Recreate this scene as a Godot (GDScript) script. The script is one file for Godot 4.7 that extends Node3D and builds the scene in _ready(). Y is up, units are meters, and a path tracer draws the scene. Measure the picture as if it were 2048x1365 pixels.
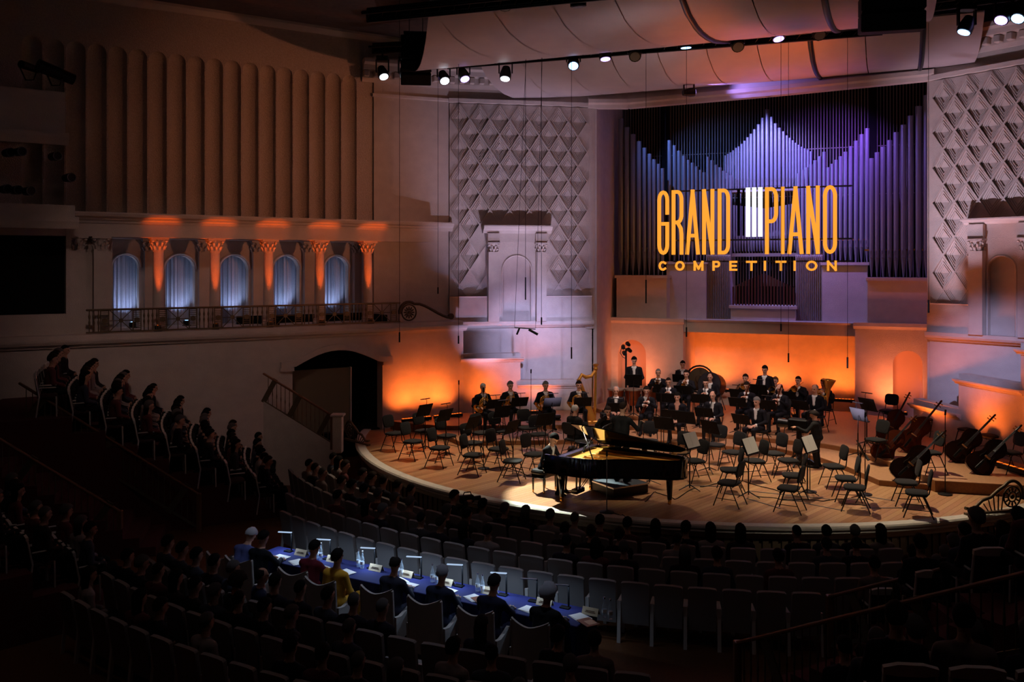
extends Node3D
# A concert hall during a piano competition: lengths in metres, y up, stage floor at y = 0.

class M:
	var v := PackedVector3Array()
	var n := PackedVector3Array()
	var c := PackedColorArray()
	var k := Color(1, 1, 1)
	var x := Transform3D()
	func tri(a: Vector3, b: Vector3, d: Vector3, na: Vector3, nb: Vector3, nd: Vector3) -> void:
		if (b - a).cross(d - a).dot(na + nb + nd) > 0.0:
			var t := b
			b = d
			d = t
			t = nb
			nb = nd
			nd = t
		v.append(x * a); v.append(x * b); v.append(x * d)
		n.append((x.basis * na).normalized()); n.append((x.basis * nb).normalized()); n.append((x.basis * nd).normalized())
		c.append(k); c.append(k); c.append(k)
	func quad(a: Vector3, b: Vector3, d: Vector3, e: Vector3) -> void:
		var nn := (b - a).cross(e - a)
		if nn.length_squared() < 1e-12:
			nn = (b - d).cross(e - d) * -1.0
		nn = nn.normalized()
		tri(a, b, d, nn, nn, nn)
		tri(a, d, e, nn, nn, nn)
	func quadn(a: Vector3, b: Vector3, d: Vector3, e: Vector3, na: Vector3, nb: Vector3, nd: Vector3, ne: Vector3) -> void:
		tri(a, b, d, na, nb, nd)
		tri(a, d, e, na, nd, ne)
	func box(p: Vector3, s: Vector3, b := Basis()) -> void:
		var h := s * 0.5
		var dirs: Array[Vector3] = [Vector3(1, 0, 0), Vector3(0, 1, 0), Vector3(0, 0, 1)]
		for i in 3:
			for g in [-1.0, 1.0]:
				var w: Vector3 = dirs[i] * g
				var p1: Vector3 = dirs[(i + 1) % 3]
				var p2: Vector3 = dirs[(i + 2) % 3] * g
				var o := w * h
				quad(p + b * (o - p1 * h - p2 * h), p + b * (o + p1 * h - p2 * h), p + b * (o + p1 * h + p2 * h), p + b * (o - p1 * h + p2 * h))
	func cbox(p: Vector3, s: Vector3, ch: float, b := Basis()) -> void:
		var h := s * 0.5
		var q := h - Vector3(ch, ch, ch)
		for i in 3:
			for g in [-1.0, 1.0]:
				var f := [Vector3(), Vector3(), Vector3(), Vector3()]
				var jj := (i + 1) % 3
				var kk := (i + 2) % 3
				var sg := [[-1, -1], [1, -1], [1, 1], [-1, 1]]
				var nn := Vector3()
				nn[i] = g
				for t in 4:
					var w := Vector3()
					w[i] = g * h[i]
					w[jj] = sg[t][0] * q[jj]
					w[kk] = sg[t][1] * q[kk]
					f[t] = p + b * w
				nn = b * nn
				quadn(f[0], f[1], f[2], f[3], nn, nn, nn, nn)
		for i in 3:
			var jj := (i + 1) % 3
			var kk := (i + 2) % 3
			for g1 in [-1.0, 1.0]:
				for g2 in [-1.0, 1.0]:
					var f := []
					for e in [[-1.0, 0], [1.0, 0], [1.0, 1], [-1.0, 1]]:
						var w := Vector3()
						w[i] = e[0] * q[i]
						w[jj] = g1 * (h[jj] if e[1] == 0 else q[jj])
						w[kk] = g2 * (q[kk] if e[1] == 0 else h[kk])
						f.append(p + b * w)
					var nn := Vector3()
					nn[jj] = g1
					nn[kk] = g2
					nn = (b * nn).normalized()
					quadn(f[0], f[1], f[2], f[3], nn, nn, nn, nn)
		for g1 in [-1.0, 1.0]:
			for g2 in [-1.0, 1.0]:
				for g3 in [-1.0, 1.0]:
					var nn: Vector3 = b * Vector3(g1, g2, g3).normalized()
					tri(p + b * Vector3(g1 * h.x, g2 * q.y, g3 * q.z), p + b * Vector3(g1 * q.x, g2 * h.y, g3 * q.z), p + b * Vector3(g1 * q.x, g2 * q.y, g3 * h.z), nn, nn, nn)
	func cyl(a: Vector3, b: Vector3, r0: float, r1 := -1.0, seg := 8, caps := true) -> void:
		if r1 < 0.0:
			r1 = r0
		var w := (b - a).normalized()
		var p := w.cross(Vector3(0, 1, 0) if absf(w.y) < 0.9 else Vector3(1, 0, 0)).normalized()
		var q := w.cross(p)
		for i in seg:
			var t0 := TAU * i / seg
			var t1 := TAU * (i + 1) / seg
			var d0 := p * cos(t0) + q * sin(t0)
			var d1 := p * cos(t1) + q * sin(t1)
			quadn(a + d0 * r0, a + d1 * r0, b + d1 * r1, b + d0 * r1, d0, d1, d1, d0)
			if caps:
				tri(a, a + d0 * r0, a + d1 * r0, -w, -w, -w)
				tri(b, b + d0 * r1, b + d1 * r1, w, w, w)
	func tube(pts: Array, r: Variant, seg := 6, caps := true) -> void:
		var count := pts.size()
		var p := Vector3()
		var prev := []
		var pw := Vector3()
		for i in count:
			var a: Vector3 = pts[maxi(i - 1, 0)]
			var b: Vector3 = pts[mini(i + 1, count - 1)]
			var w := (b - a).normalized()
			if i == 0:
				p = w.cross(Vector3(0, 1, 0) if absf(w.y) < 0.9 else Vector3(1, 0, 0)).normalized()
			else:
				p = (p - w * p.dot(w)).normalized()
			var q := w.cross(p)
			var rr: float = r[i] if r is Array else r
			var ring := []
			for s in seg:
				var d := p * cos(TAU * s / seg) + q * sin(TAU * s / seg)
				ring.append([pts[i] + d * rr, d])
			if i > 0:
				for s in seg:
					var t := (s + 1) % seg
					quadn(prev[s][0], prev[t][0], ring[t][0], ring[s][0], prev[s][1], prev[t][1], ring[t][1], ring[s][1])
			if caps and (i == 0 or i == count - 1):
				var e := -w if i == 0 else w
				for s in seg:
					tri(pts[i], ring[s][0], ring[(s + 1) % seg][0], e, e, e)
			prev = ring
	func lathe(prof: Array, seg := 12, o := Transform3D()) -> void:
		for i in prof.size() - 1:
			var a: Vector2 = prof[i]
			var b: Vector2 = prof[i + 1]
			var d := b - a
			var nr := Vector2(d.y, -d.x).normalized()
			for s in seg:
				var t0 := TAU * s / seg
				var t1 := TAU * (s + 1) / seg
				var c0 := Vector3(cos(t0), 0, sin(t0))
				var c1 := Vector3(cos(t1), 0, sin(t1))
				var n0 := o.basis * (c0 * nr.x + Vector3(0, nr.y, 0))
				var n1 := o.basis * (c1 * nr.x + Vector3(0, nr.y, 0))
				var p0 := o * (c0 * a.x + Vector3(0, a.y, 0))
				var p1 := o * (c1 * a.x + Vector3(0, a.y, 0))
				var p2 := o * (c1 * b.x + Vector3(0, b.y, 0))
				var p3 := o * (c0 * b.x + Vector3(0, b.y, 0))
				if a.x > 1e-5:
					tri(p0, p1, p2, n0, n1, n1)
				if b.x > 1e-5:
					tri(p0, p2, p3, n0, n1, n0)
	func prism(poly: PackedVector2Array, z0: float, z1: float, o := Transform3D()) -> void:
		var idx := Geometry2D.triangulate_polygon(poly)
		var w := o.basis.z.normalized()
		for i in range(0, idx.size(), 3):
			var a := poly[idx[i]]
			var b := poly[idx[i + 1]]
			var d := poly[idx[i + 2]]
			tri(o * Vector3(a.x, a.y, z1), o * Vector3(b.x, b.y, z1), o * Vector3(d.x, d.y, z1), w, w, w)
			tri(o * Vector3(a.x, a.y, z0), o * Vector3(b.x, b.y, z0), o * Vector3(d.x, d.y, z0), -w, -w, -w)
		var cw := Geometry2D.is_polygon_clockwise(poly)
		for i in poly.size():
			var a := poly[i]
			var b := poly[(i + 1) % poly.size()]
			var d := (b - a).normalized()
			var nn := o.basis * (Vector3(d.y, -d.x, 0) * (-1.0 if cw else 1.0))
			quadn(o * Vector3(a.x, a.y, z0), o * Vector3(b.x, b.y, z0), o * Vector3(b.x, b.y, z1), o * Vector3(a.x, a.y, z1), nn, nn, nn, nn)
	func ell(p: Vector3, r: Vector3, seg := 12, rings := 8, b := Basis()) -> void:
		for i in rings:
			var f0 := PI * i / rings - PI / 2
			var f1 := PI * (i + 1) / rings - PI / 2
			for s in seg:
				var t0 := TAU * s / seg
				var t1 := TAU * (s + 1) / seg
				var q := [Vector3(cos(f0) * cos(t0), sin(f0), cos(f0) * sin(t0)), Vector3(cos(f0) * cos(t1), sin(f0), cos(f0) * sin(t1)), Vector3(cos(f1) * cos(t1), sin(f1), cos(f1) * sin(t1)), Vector3(cos(f1) * cos(t0), sin(f1), cos(f1) * sin(t0))]
				var w := []
				var nn := []
				for e in q:
					w.append(p + b * (e * r))
					nn.append(b * (e / r).normalized())
				if i > 0:
					tri(w[0], w[1], w[2], nn[0], nn[1], nn[2])
				if i < rings - 1:
					tri(w[0], w[2], w[3], nn[0], nn[2], nn[3])
	func mesh() -> ArrayMesh:
		var a := []
		a.resize(Mesh.ARRAY_MAX)
		a[Mesh.ARRAY_VERTEX] = v
		a[Mesh.ARRAY_NORMAL] = n
		a[Mesh.ARRAY_COLOR] = c
		var m := ArrayMesh.new()
		m.add_surface_from_arrays(Mesh.PRIMITIVE_TRIANGLES, a)
		return m

var counts := {}
var tex := {}
var mats := {}
var rng := RandomNumberGenerator.new()

func numbered(called: String) -> String:
	if not counts.has(called):
		counts[called] = 0
		return called
	counts[called] += 1
	return "%s_%03d" % [called, counts[called]]

func tag(o: Node, label: String, category := "", group := "", kind := "") -> Node:
	if label: o.set_meta("label", label)
	if category: o.set_meta("category", category)
	if group: o.set_meta("group", group)
	if kind: o.set_meta("kind", kind)
	return o

func thing(called: String, label: String, category: String, at := Transform3D(), group := "", kind := "") -> Node3D:
	var o := Node3D.new()
	o.name = numbered(called)
	add_child(o)
	o.transform = at
	tag(o, label, category, group, kind)
	return o

func part(called: String, m: Variant, mat: Material, parent: Node, at := Transform3D()) -> MeshInstance3D:
	var o := MeshInstance3D.new()
	o.mesh = m.mesh() if m is M else m
	o.material_override = mat
	o.name = called
	parent.add_child(o, true)
	o.transform = at
	return o

func single(called: String, m: Variant, mat: Material, label: String, category: String, at := Transform3D(), group := "", kind := "") -> MeshInstance3D:
	var o := part(numbered(called), m, mat, self, at)
	tag(o, label, category, group, kind)
	return o

func struct(called: String, m: Variant, mat: Material, label: String, at := Transform3D()) -> MeshInstance3D:
	return single(called, m, mat, label, "", at, "", "structure")

func copy(o: Node3D, at: Transform3D, label := "", group := "") -> Node3D:
	var base: String = o.name
	var r := RegEx.create_from_string("_[0-9]{3}$")
	base = r.sub(base, "")
	var q: Node3D = o.duplicate()
	q.name = numbered(base)
	add_child(q)
	q.transform = at
	if label: q.set_meta("label", label)
	if group: q.set_meta("group", group)
	return q

func face(p: Vector3, dir: Vector3) -> Transform3D:
	# local +z looks along dir
	var z := Vector3(dir.x, 0, dir.z).normalized()
	return Transform3D(Basis(Vector3.UP.cross(z).normalized(), Vector3.UP, z), p)

func noise_tex(called: String, freq: float, octaves: int, size := 512, seed_ := 1, normal := false) -> NoiseTexture2D:
	if tex.has(called):
		return tex[called]
	var f := FastNoiseLite.new()
	f.seed = seed_
	f.frequency = freq
	f.fractal_octaves = octaves
	f.noise_type = FastNoiseLite.TYPE_SIMPLEX_SMOOTH
	var t := NoiseTexture2D.new()
	t.width = size
	t.height = size
	t.seamless = true
	t.noise = f
	t.as_normal_map = normal
	tex[called] = t
	return t

func mat(called: String, col: Color, rough := 0.7, metal := 0.0) -> StandardMaterial3D:
	if mats.has(called):
		return mats[called]
	var m := StandardMaterial3D.new()
	m.resource_name = called
	m.albedo_color = col
	m.roughness = rough
	m.metallic = metal
	mats[called] = m
	return m

func tinted(called: String, a: Color, b: Color, rough: float, freq: float, scale: Vector3, bump := 0.0, bumpfreq := 0.05) -> StandardMaterial3D:
	# colour wandering between a and b by noise, with an optional fine relief; looked up in world space
	if mats.has(called):
		return mats[called]
	var m := mat(called, Color.WHITE, rough)
	var t: NoiseTexture2D = noise_tex("c_" + called, freq, 4, 512, called.hash() % 1000)
	var g := Gradient.new()
	g.set_color(0, a)
	g.set_color(1, b)
	t.color_ramp = g
	m.albedo_texture = t
	m.uv1_triplanar = true
	m.uv1_world_triplanar = true
	m.uv1_scale = scale
	if bump > 0.0:
		m.normal_enabled = true
		m.normal_scale = bump
		m.normal_texture = noise_tex("n_%.3f" % bumpfreq, bumpfreq, 3, 512, 7, true)
	return m

func glow(called: String, col: Color, energy: float) -> StandardMaterial3D:
	var m := mat(called, Color(0.05, 0.05, 0.05), 0.5)
	m.emission_enabled = true
	m.emission = col
	m.emission_energy_multiplier = energy
	return m

func spot(p: Vector3, aim: Vector3, col: Color, energy: float, angle: float, size := 0.1, blend := 0.6) -> SpotLight3D:
	var l := SpotLight3D.new()
	l.name = numbered("spot_lamp")
	l.position = p
	add_child(l)
	var up := Vector3.UP if absf((aim - p).normalized().y) < 0.98 else Vector3.RIGHT
	l.look_at_from_position(p, aim, up)
	l.light_color = col
	l.light_energy = energy
	l.spot_angle = angle
	l.spot_range = 60.0
	l.spot_attenuation = 2.0
	l.spot_angle_attenuation = blend
	l.light_size = size
	l.shadow_enabled = true
	return l

func area(at: Transform3D, size: Vector2, col: Color, energy: float) -> AreaLight3D:
	var l := AreaLight3D.new()
	l.name = numbered("area_lamp")
	add_child(l)
	l.transform = at
	l.area_size = size
	l.light_color = col
	l.light_energy = energy
	l.area_range = 40.0
	l.shadow_enabled = true
	return l

func frame(o: Vector3, ax: Vector3) -> Transform3D:
	var a := ax.normalized()
	return Transform3D(Basis(a, Vector3.UP, a.cross(Vector3.UP)), o)

func T(p: Vector3, b := Basis()) -> Transform3D:
	return Transform3D(b, p)

func run(m: M, prof: Array, x0: float, x1: float, caps := true) -> void:
	# a moulding: the profile (z out, y up) swept along local x
	var poly := PackedVector2Array()
	for p in prof:
		poly.append(Vector2(p[0], p[1]))
	m.prism(poly, x0, x1, Transform3D(Basis(Vector3(0, 0, 1), Vector3(0, 1, 0), Vector3(1, 0, 0)), Vector3()))

const WF_O := Vector3(-11.07, 0, -23.3)
var WF := frame(WF_O, Vector3(0.841, 0, -0.541))
var OF := frame(Vector3(9.07, 0, -32.0), Vector3(0.9272, 0, 0.3746))
var LF := frame(Vector3(-2.11, 0, -29.93), Vector3(0.9825, 0, -0.186))
var RF := frame(Vector3(12.13, 0, -26.19), Vector3(0.579, 0, 0.8155))
var KF := frame(Vector3(-4.45, 0, -29.0), Vector3(0.9293, 0, -0.3694))
const SC := Vector3(5.55, 0, -27.4)

func _ready() -> void:
	rng.seed = 20
	# camera: a level lens shifted downwards
	var cam := Camera3D.new()
	cam.name = "camera"
	cam.projection = Camera3D.PROJECTION_FRUSTUM
	cam.near = 0.1
	cam.far = 200.0
	cam.size = 0.1 * 1365.0 / 1800.0
	cam.frustum_offset = Vector2(0, -0.1 * 147.5 / 1800.0)
	cam.position = Vector3(0, 5, 0)
	add_child(cam)
	cam.current = true
	var we := WorldEnvironment.new()
	we.name = "environment"
	var env := Environment.new()
	env.background_mode = Environment.BG_COLOR
	env.background_color = Color(0, 0, 0)
	env.tonemap_mode = Environment.TONE_MAPPER_LINEAR
	env.tonemap_exposure = 1.0
	env.sdfgi_enabled = true
	env.ssao_enabled = true
	env.ssil_enabled = true
	we.environment = env
	add_child(we)
	materials()
	lighting()
	room()
	left_wall()
	back_walls()
	organ()
	canopy()
	stage()
	rigging()
	people_shapes()
	orchestra_furniture()
	piano()
	basses()
	musicians()
	jury()
	stalls()

func materials() -> void:
	tinted("plaster", Color(0.75, 0.7, 0.66), Color(0.82, 0.77, 0.72), 0.85, 0.012, Vector3(0.35, 0.35, 0.35), 0.25, 0.25)
	tinted("rough_plaster", Color(0.7, 0.64, 0.58), Color(0.8, 0.74, 0.68), 0.95, 0.05, Vector3(0.5, 0.5, 0.5), 1.0, 0.12)
	tinted("canopy_sheet", Color(0.74, 0.7, 0.7), Color(0.79, 0.75, 0.74), 0.42, 0.01, Vector3(0.2, 0.2, 0.2))
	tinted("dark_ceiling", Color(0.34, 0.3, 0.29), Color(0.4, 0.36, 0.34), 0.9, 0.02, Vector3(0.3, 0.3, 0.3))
	for i in 5:
		var base: Color = [Color(0.66, 0.47, 0.31), Color(0.7, 0.52, 0.35), Color(0.62, 0.43, 0.28), Color(0.73, 0.55, 0.38), Color(0.68, 0.48, 0.33)][i]
		var m := tinted("oak_%d" % i, base.darkened(0.12), base.lightened(0.08), 0.38, 0.02, Vector3(2.2, 2.2, 2.2))
		m.metallic_specular = 0.4
	tinted("riser_wood", Color(0.5, 0.31, 0.16), Color(0.6, 0.39, 0.22), 0.45, 0.02, Vector3(1.5, 1.5, 1.5))
	tinted("riser_top", Color(0.64, 0.47, 0.33), Color(0.71, 0.54, 0.39), 0.45, 0.02, Vector3(1.0, 1.0, 1.0))
	tinted("border_paint", Color(0.72, 0.7, 0.66), Color(0.78, 0.76, 0.71), 0.6, 0.02, Vector3(0.6, 0.6, 0.6))
	tinted("carpet", Color(0.28, 0.09, 0.08), Color(0.36, 0.13, 0.11), 1.0, 0.2, Vector3(2, 2, 2))
	tinted("parquet", Color(0.34, 0.2, 0.1), Color(0.42, 0.26, 0.14), 0.5, 0.03, Vector3(1, 1, 1))
	tinted("blue_carpet", Color(0.05, 0.1, 0.4), Color(0.08, 0.15, 0.5), 1.0, 0.2, Vector3(2, 2, 2))
	var b := mat("black", Color(0.025, 0.025, 0.028), 0.6)
	b.metallic_specular = 0.3
	mat("void", Color(0.01, 0.01, 0.01), 1.0)  # near-black standing in for unlit depth behind openings
	mat("black_metal", Color(0.03, 0.03, 0.033), 0.4, 0.3)
	var l := mat("lacquer", Color(0.012, 0.012, 0.013), 0.07)
	l.clearcoat_enabled = true
	l.clearcoat = 0.6
	l.clearcoat_roughness = 0.05
	mat("brass", Color(0.88, 0.65, 0.3), 0.26, 0.75)
	mat("gold_plate", Color(0.83, 0.6, 0.26), 0.4, 0.5)
	mat("silver", Color(0.75, 0.75, 0.77), 0.25, 1.0)
	mat("steel", Color(0.45, 0.46, 0.48), 0.35, 0.9)
	mat("pipe_metal", Color(0.5, 0.5, 0.54), 0.42, 0.45)
	mat("slat_paint", Color(0.5, 0.46, 0.43), 0.6)
	tinted("black_cloth", Color(0.028, 0.028, 0.036), Color(0.05, 0.05, 0.062), 0.95, 0.2, Vector3(3, 3, 3))
	tinted("curtain", Color(0.7, 0.71, 0.76), Color(0.78, 0.79, 0.83), 0.9, 0.05, Vector3(1, 1, 1))
	tinted("seat_fabric", Color(0.5, 0.47, 0.45), Color(0.58, 0.55, 0.53), 0.95, 0.2, Vector3(3, 3, 3), 0.3, 0.3)
	tinted("jury_fabric", Color(0.6, 0.58, 0.55), Color(0.7, 0.67, 0.64), 0.95, 0.2, Vector3(3, 3, 3), 0.3, 0.3)
	tinted("seat_paint", Color(0.76, 0.73, 0.7), Color(0.8, 0.77, 0.73), 0.55, 0.05, Vector3(1, 1, 1))
	tinted("rail_wood", Color(0.42, 0.27, 0.17), Color(0.5, 0.34, 0.22), 0.35, 0.03, Vector3(2, 2, 2))
	mat("rail_metal", Color(0.42, 0.36, 0.27), 0.5, 0.5)
	mat("bronze", Color(0.3, 0.24, 0.17), 0.5, 0.6)
	tinted("bass_wood", Color(0.28, 0.1, 0.035), Color(0.38, 0.16, 0.06), 0.25, 0.03, Vector3(3, 1, 3))
	tinted("bass_dark", Color(0.13, 0.055, 0.03), Color(0.19, 0.085, 0.04), 0.25, 0.03, Vector3(3, 1, 3))
	mat("ebony", Color(0.04, 0.035, 0.032), 0.35)
	mat("paper", Color(0.86, 0.84, 0.8), 0.9)
	mat("card", Color(0.8, 0.72, 0.58), 0.9)
	tinted("table_cloth", Color(0.035, 0.07, 0.3), Color(0.045, 0.09, 0.36), 0.9, 0.1, Vector3(2, 2, 2))
	var person := mat("person", Color.WHITE, 0.75)
	person.vertex_color_use_as_albedo = true
	person.metallic_specular = 0.2
	var g := mat("bottle_glass", Color(0.85, 0.92, 0.95, 0.12), 0.05)
	g.transparency = BaseMaterial3D.TRANSPARENCY_ALPHA
	glow("lens_white", Color(0.92, 0.95, 1.0), 5.0)
	glow("lens_cool", Color(0.6, 0.78, 1.0), 3.5)
	glow("lens_violet", Color(0.72, 0.6, 1.0), 3.5)
	glow("lens_orange", Color(1.0, 0.42, 0.1), 2.0)
	glow("added_flood_orange", Color(1.0, 0.5, 0.2), 0.35)
	glow("unseen_flood_cool", Color(0.8, 0.82, 1.0), 0.35)
	glow("sign_orange", Color(1.0, 0.63, 0.2), 1.1)
	glow("sign_white", Color(0.97, 0.97, 1.0), 1.1)
	glow("lamp_bar", Color(0.75, 0.86, 1.0), 0.75)

func circle_poly(r: float, a0: float, a1: float, steps: int) -> Array:
	var p := []
	for i in steps + 1:
		var t := lerpf(a0, a1, float(i) / steps)
		p.append(Vector2(SC.x + r * cos(t), SC.z + r * sin(t)))
	return p

func slab(m: M, poly: PackedVector2Array, y0: float, y1: float) -> void:
	# poly in world (x, z), extruded up
	m.prism(poly, y0, y1, Transform3D(Basis(Vector3(1, 0, 0), Vector3(0, 0, 1), Vector3(0, 1, 0)), Vector3()))

func room() -> void:
	var m := M.new()
	m.box(Vector3(0, -1.1, -16), Vector3(60, 0.2, 60))
	struct("floor", m, mats.parquet, "dark parquet floor of the stalls")
	m = M.new()
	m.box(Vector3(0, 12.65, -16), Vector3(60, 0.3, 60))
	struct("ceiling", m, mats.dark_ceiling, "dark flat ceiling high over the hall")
	m = M.new()
	m.box(Vector3(0, 6, 13.8), Vector3(60, 14, 0.3))  # unseen outer walls close the hall in for bounced light
	struct("wall_unseen_rear", m, mats.plaster, "unseen rear wall of the hall, placed to bounce light")
	m = M.new()
	m.box(Vector3(-26, 6, -6), Vector3(0.3, 14, 40))
	struct("wall_unseen_left", m, mats.plaster, "unseen outer side wall beyond the left seats, placed to bounce light")
	m = M.new()
	m.box(Vector3(24, 6, -6), Vector3(0.3, 14, 60))
	struct("wall_unseen_right", m, mats.plaster, "unseen outer side wall beyond the right seats, placed to bounce light")
	m = M.new()
	m.box(Vector3(0, 6, -39), Vector3(60, 14, 0.3))
	struct("wall_unseen_back", m, mats.plaster, "unseen outer wall behind the organ chamber, placed to bounce light")

func capital(w: float, h: float) -> M:
	# a leafy capital: bell, two tiers of curling leaves, abacus; square plan of width w
	var m := M.new()
	m.lathe([Vector2(w * 0.34, 0), Vector2(w * 0.36, h * 0.4), Vector2(w * 0.5, h * 0.85)], 12)
	m.cyl(Vector3(0, -h * 0.1, 0), Vector3(0, 0, 0), w * 0.4, w * 0.4, 12)
	m.box(Vector3(0, h * 0.92, 0), Vector3(w * 1.12, h * 0.16, w * 1.12))
	for tier in 2:
		for i in 8:
			var a := TAU * (i + 0.5 * tier) / 8
			var d := Vector3(cos(a), 0, sin(a))
			var r := w * 0.36
			var y0 := h * (0.02 + 0.3 * tier)
			m.tube([d * r + Vector3(0, y0, 0), d * (r * 1.12) + Vector3(0, y0 + h * 0.22, 0), d * (r * 1.42) + Vector3(0, y0 + h * 0.34, 0), d * (r * 1.5) + Vector3(0, y0 + h * 0.24, 0)], [w * 0.09, w * 0.1, w * 0.07, w * 0.03], 5)
	for i in 4:
		var a := TAU * (i + 0.5) / 4
		var d := Vector3(cos(a), 0, sin(a))
		m.ell(d * w * 0.6 + Vector3(0, h * 0.74, 0), Vector3(w * 0.1, h * 0.1, w * 0.1), 8, 6)
	return m

func left_wall() -> void:
	# lower wall with the arched stage door
	var d0 := 5.537
	var d1 := 8.399
	var ys := 2.076
	var yc := 2.502
	var w := thing("wall_left", "long side wall with arched stage door below the colonnade", "", WF, "", "structure")
	var poly := PackedVector2Array([Vector2(-9, -1), Vector2(d0, -1), Vector2(d0, ys)])
	for i in range(1, 12):
		var t := i / 12.0
		poly.append(Vector2(lerpf(d0, d1, t), ys + (yc - ys) * sin(PI * t)))
	poly.append_array([Vector2(d1, ys), Vector2(d1, -1), Vector2(11.27, -1), Vector2(11.27, 3.24), Vector2(-9, 3.24)])
	var m := M.new()
	m.prism(poly, -0.4, 0.0)
	part("wall_face", m, mats.plaster, w)
	m = M.new()
	run(m, [[0, 2.93], [0.05, 2.93], [0.07, 2.98], [0.14, 3.02], [0.17, 3.09], [0.17, 3.13], [0, 3.13]], -9, 11.35)
	part("ledge_moulding", m, mats.plaster, w)
	m = M.new()
	m.box(Vector3(1.1, 3.2, -1.6), Vector3(20.3, 0.1, 3.1))
	part("balcony_floor", m, mats.plaster, w)
	# arch moulding over the stage door
	m = M.new()
	var a0 := 5.165
	var a1 := 8.687
	var arc := []
	var up := []
	for i in 17:
		var t := i / 16.0
		arc.append(Vector2(lerpf(a0, a1, t), ys + (yc - ys + 0.02) * sin(PI * clampf((t - 0.11) / 0.78, 0.0, 1.0))))
		up.append(arc[i] + Vector2(0, 0.17))
	up.reverse()
	m.prism(PackedVector2Array(arc + up), 0.0, 0.13)
	m.box(Vector3((d1 + a1) * 0.5, ys - 0.05, 0.05), Vector3(a1 - d1 + 0.04, 0.1, 0.12))
	m.box(Vector3((d0 + a0) * 0.5, ys - 0.05, 0.05), Vector3(d0 - a0 + 0.04, 0.1, 0.12))
	part("arch_moulding", m, mats.plaster, w)
	# vestibule behind the door
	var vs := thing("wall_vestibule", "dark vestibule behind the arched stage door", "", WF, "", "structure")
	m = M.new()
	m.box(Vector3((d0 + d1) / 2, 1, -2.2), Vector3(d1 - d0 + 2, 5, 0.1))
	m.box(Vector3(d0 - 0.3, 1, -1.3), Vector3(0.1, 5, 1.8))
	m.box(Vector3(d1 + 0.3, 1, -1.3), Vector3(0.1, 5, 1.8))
	part("vestibule_wall", m, mats.void, vs)  # blackened walls in place of the shade behind the door
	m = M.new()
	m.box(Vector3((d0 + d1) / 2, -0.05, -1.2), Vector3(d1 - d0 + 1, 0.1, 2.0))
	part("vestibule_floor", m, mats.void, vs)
	var dr := thing("door_1", "olive grey door panel standing in the arched stage entrance", "", WF, "", "structure")
	m = M.new()
	var dx := 7.522
	m.cbox(Vector3((d0 + dx) / 2, 0.95, -0.45), Vector3(dx - d0, 1.95, 0.06), 0.01)
	part("leaf", m, mat("door_paint", Color(0.42, 0.4, 0.32), 0.6), dr)
	m = M.new()
	m.cbox(Vector3(dx, 0.95, -0.43), Vector3(0.05, 1.97, 0.1), 0.01)
	part("door_stile", m, mats.seat_paint, dr)
	# stepped wall ends descending towards the back of the stage
	var p1 := WF * Vector3(11.27, 0, 0)
	var p2 := Vector3(0.281, 2.04, -29.8)
	var p3 := Vector3(2.08, 1.16, -29.95)
	var steps := [[p1, p2, 2.0], [p2, p3, 1.1]]
	for i in 2:
		var s: Array = steps[i]
		var a := Vector3(s[0].x, 0, s[0].z)
		var b := Vector3(s[1].x, 0, s[1].z)
		var f := frame(a, b - a)
		var ln := a.distance_to(b)
		var y: float = s[2]
		var st := thing("wall_step", "", "", f, "", "structure")
		tag(st, ["upper low step of the orange-lit wall beside the stage", "lowest step of the orange-lit wall nearest the harp"][i])
		m = M.new()
		m.box(Vector3(ln / 2, (y + 0.16 - 0.2) / 2, -0.15), Vector3(ln, y + 0.16 + 0.2, 0.3))
		part("wall_face", m, mats.plaster, st)
		m = M.new()
		run(m, [[0, y - 0.12], [0.04, y - 0.12], [0.06, y - 0.07], [0.12, y - 0.04], [0.14, y], [0.14, y + 0.02], [0, y + 0.02]], -0.1, ln + 0.1)
		part("ledge_moulding", m, mats.plaster, st)
	# loggia: arcade wall with arched openings, curtains, columns, entablature
	var lg := thing("wall_loggia", "arcade wall with five round-headed curtained openings behind the columns", "", WF, "", "structure")
	var zA := -2.4
	var arch := [[1.058, 1.760], [2.498, 3.345], [4.101, 4.959], [5.749, 6.597], [7.455, 8.271]]
	var ytop := 5.355
	var edge := [-9.0]
	for i in 5:
		edge.append(arch[i][0]); edge.append(arch[i][1])
	edge.append(10.6)
	for i in 6:
		m = M.new()
		m.box(Vector3((edge[2 * i] + edge[2 * i + 1]) / 2, 4.6, zA - 0.15), Vector3(edge[2 * i + 1] - edge[2 * i], 2.8, 0.3))
		part("wall_pier", m, mats.plaster, lg)
	for i in 5:
		var x0: float = arch[i][0]
		var x1: float = arch[i][1]
		var r := (x1 - x0) / 2
		var yy := ytop - r
		var pl := PackedVector2Array([Vector2(x0, 6.0), Vector2(x0, yy)])
		for k in range(1, 12):
			var t := PI - PI * k / 12.0
			pl.append(Vector2((x0 + x1) / 2 + r * cos(t), yy + r * sin(t)))
		pl.append_array([Vector2(x1, yy), Vector2(x1, 6.0)])
		m = M.new()
		m.prism(pl, zA - 0.3, zA)
		part("arch_head", m, mats.plaster, lg)
		var ring := []
		for k in 15:
			var t := PI - PI * k / 14.0
			ring.append(Vector3((x0 + x1) / 2 + (r + 0.06) * cos(t), yy + (r + 0.06) * sin(t), zA))
		m = M.new()
		m.tube(ring, 0.045, 6)
		part("arch_moulding", m, mats.plaster, lg)
		# curtain, hung in folds
		m = M.new()
		var n := 48
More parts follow.
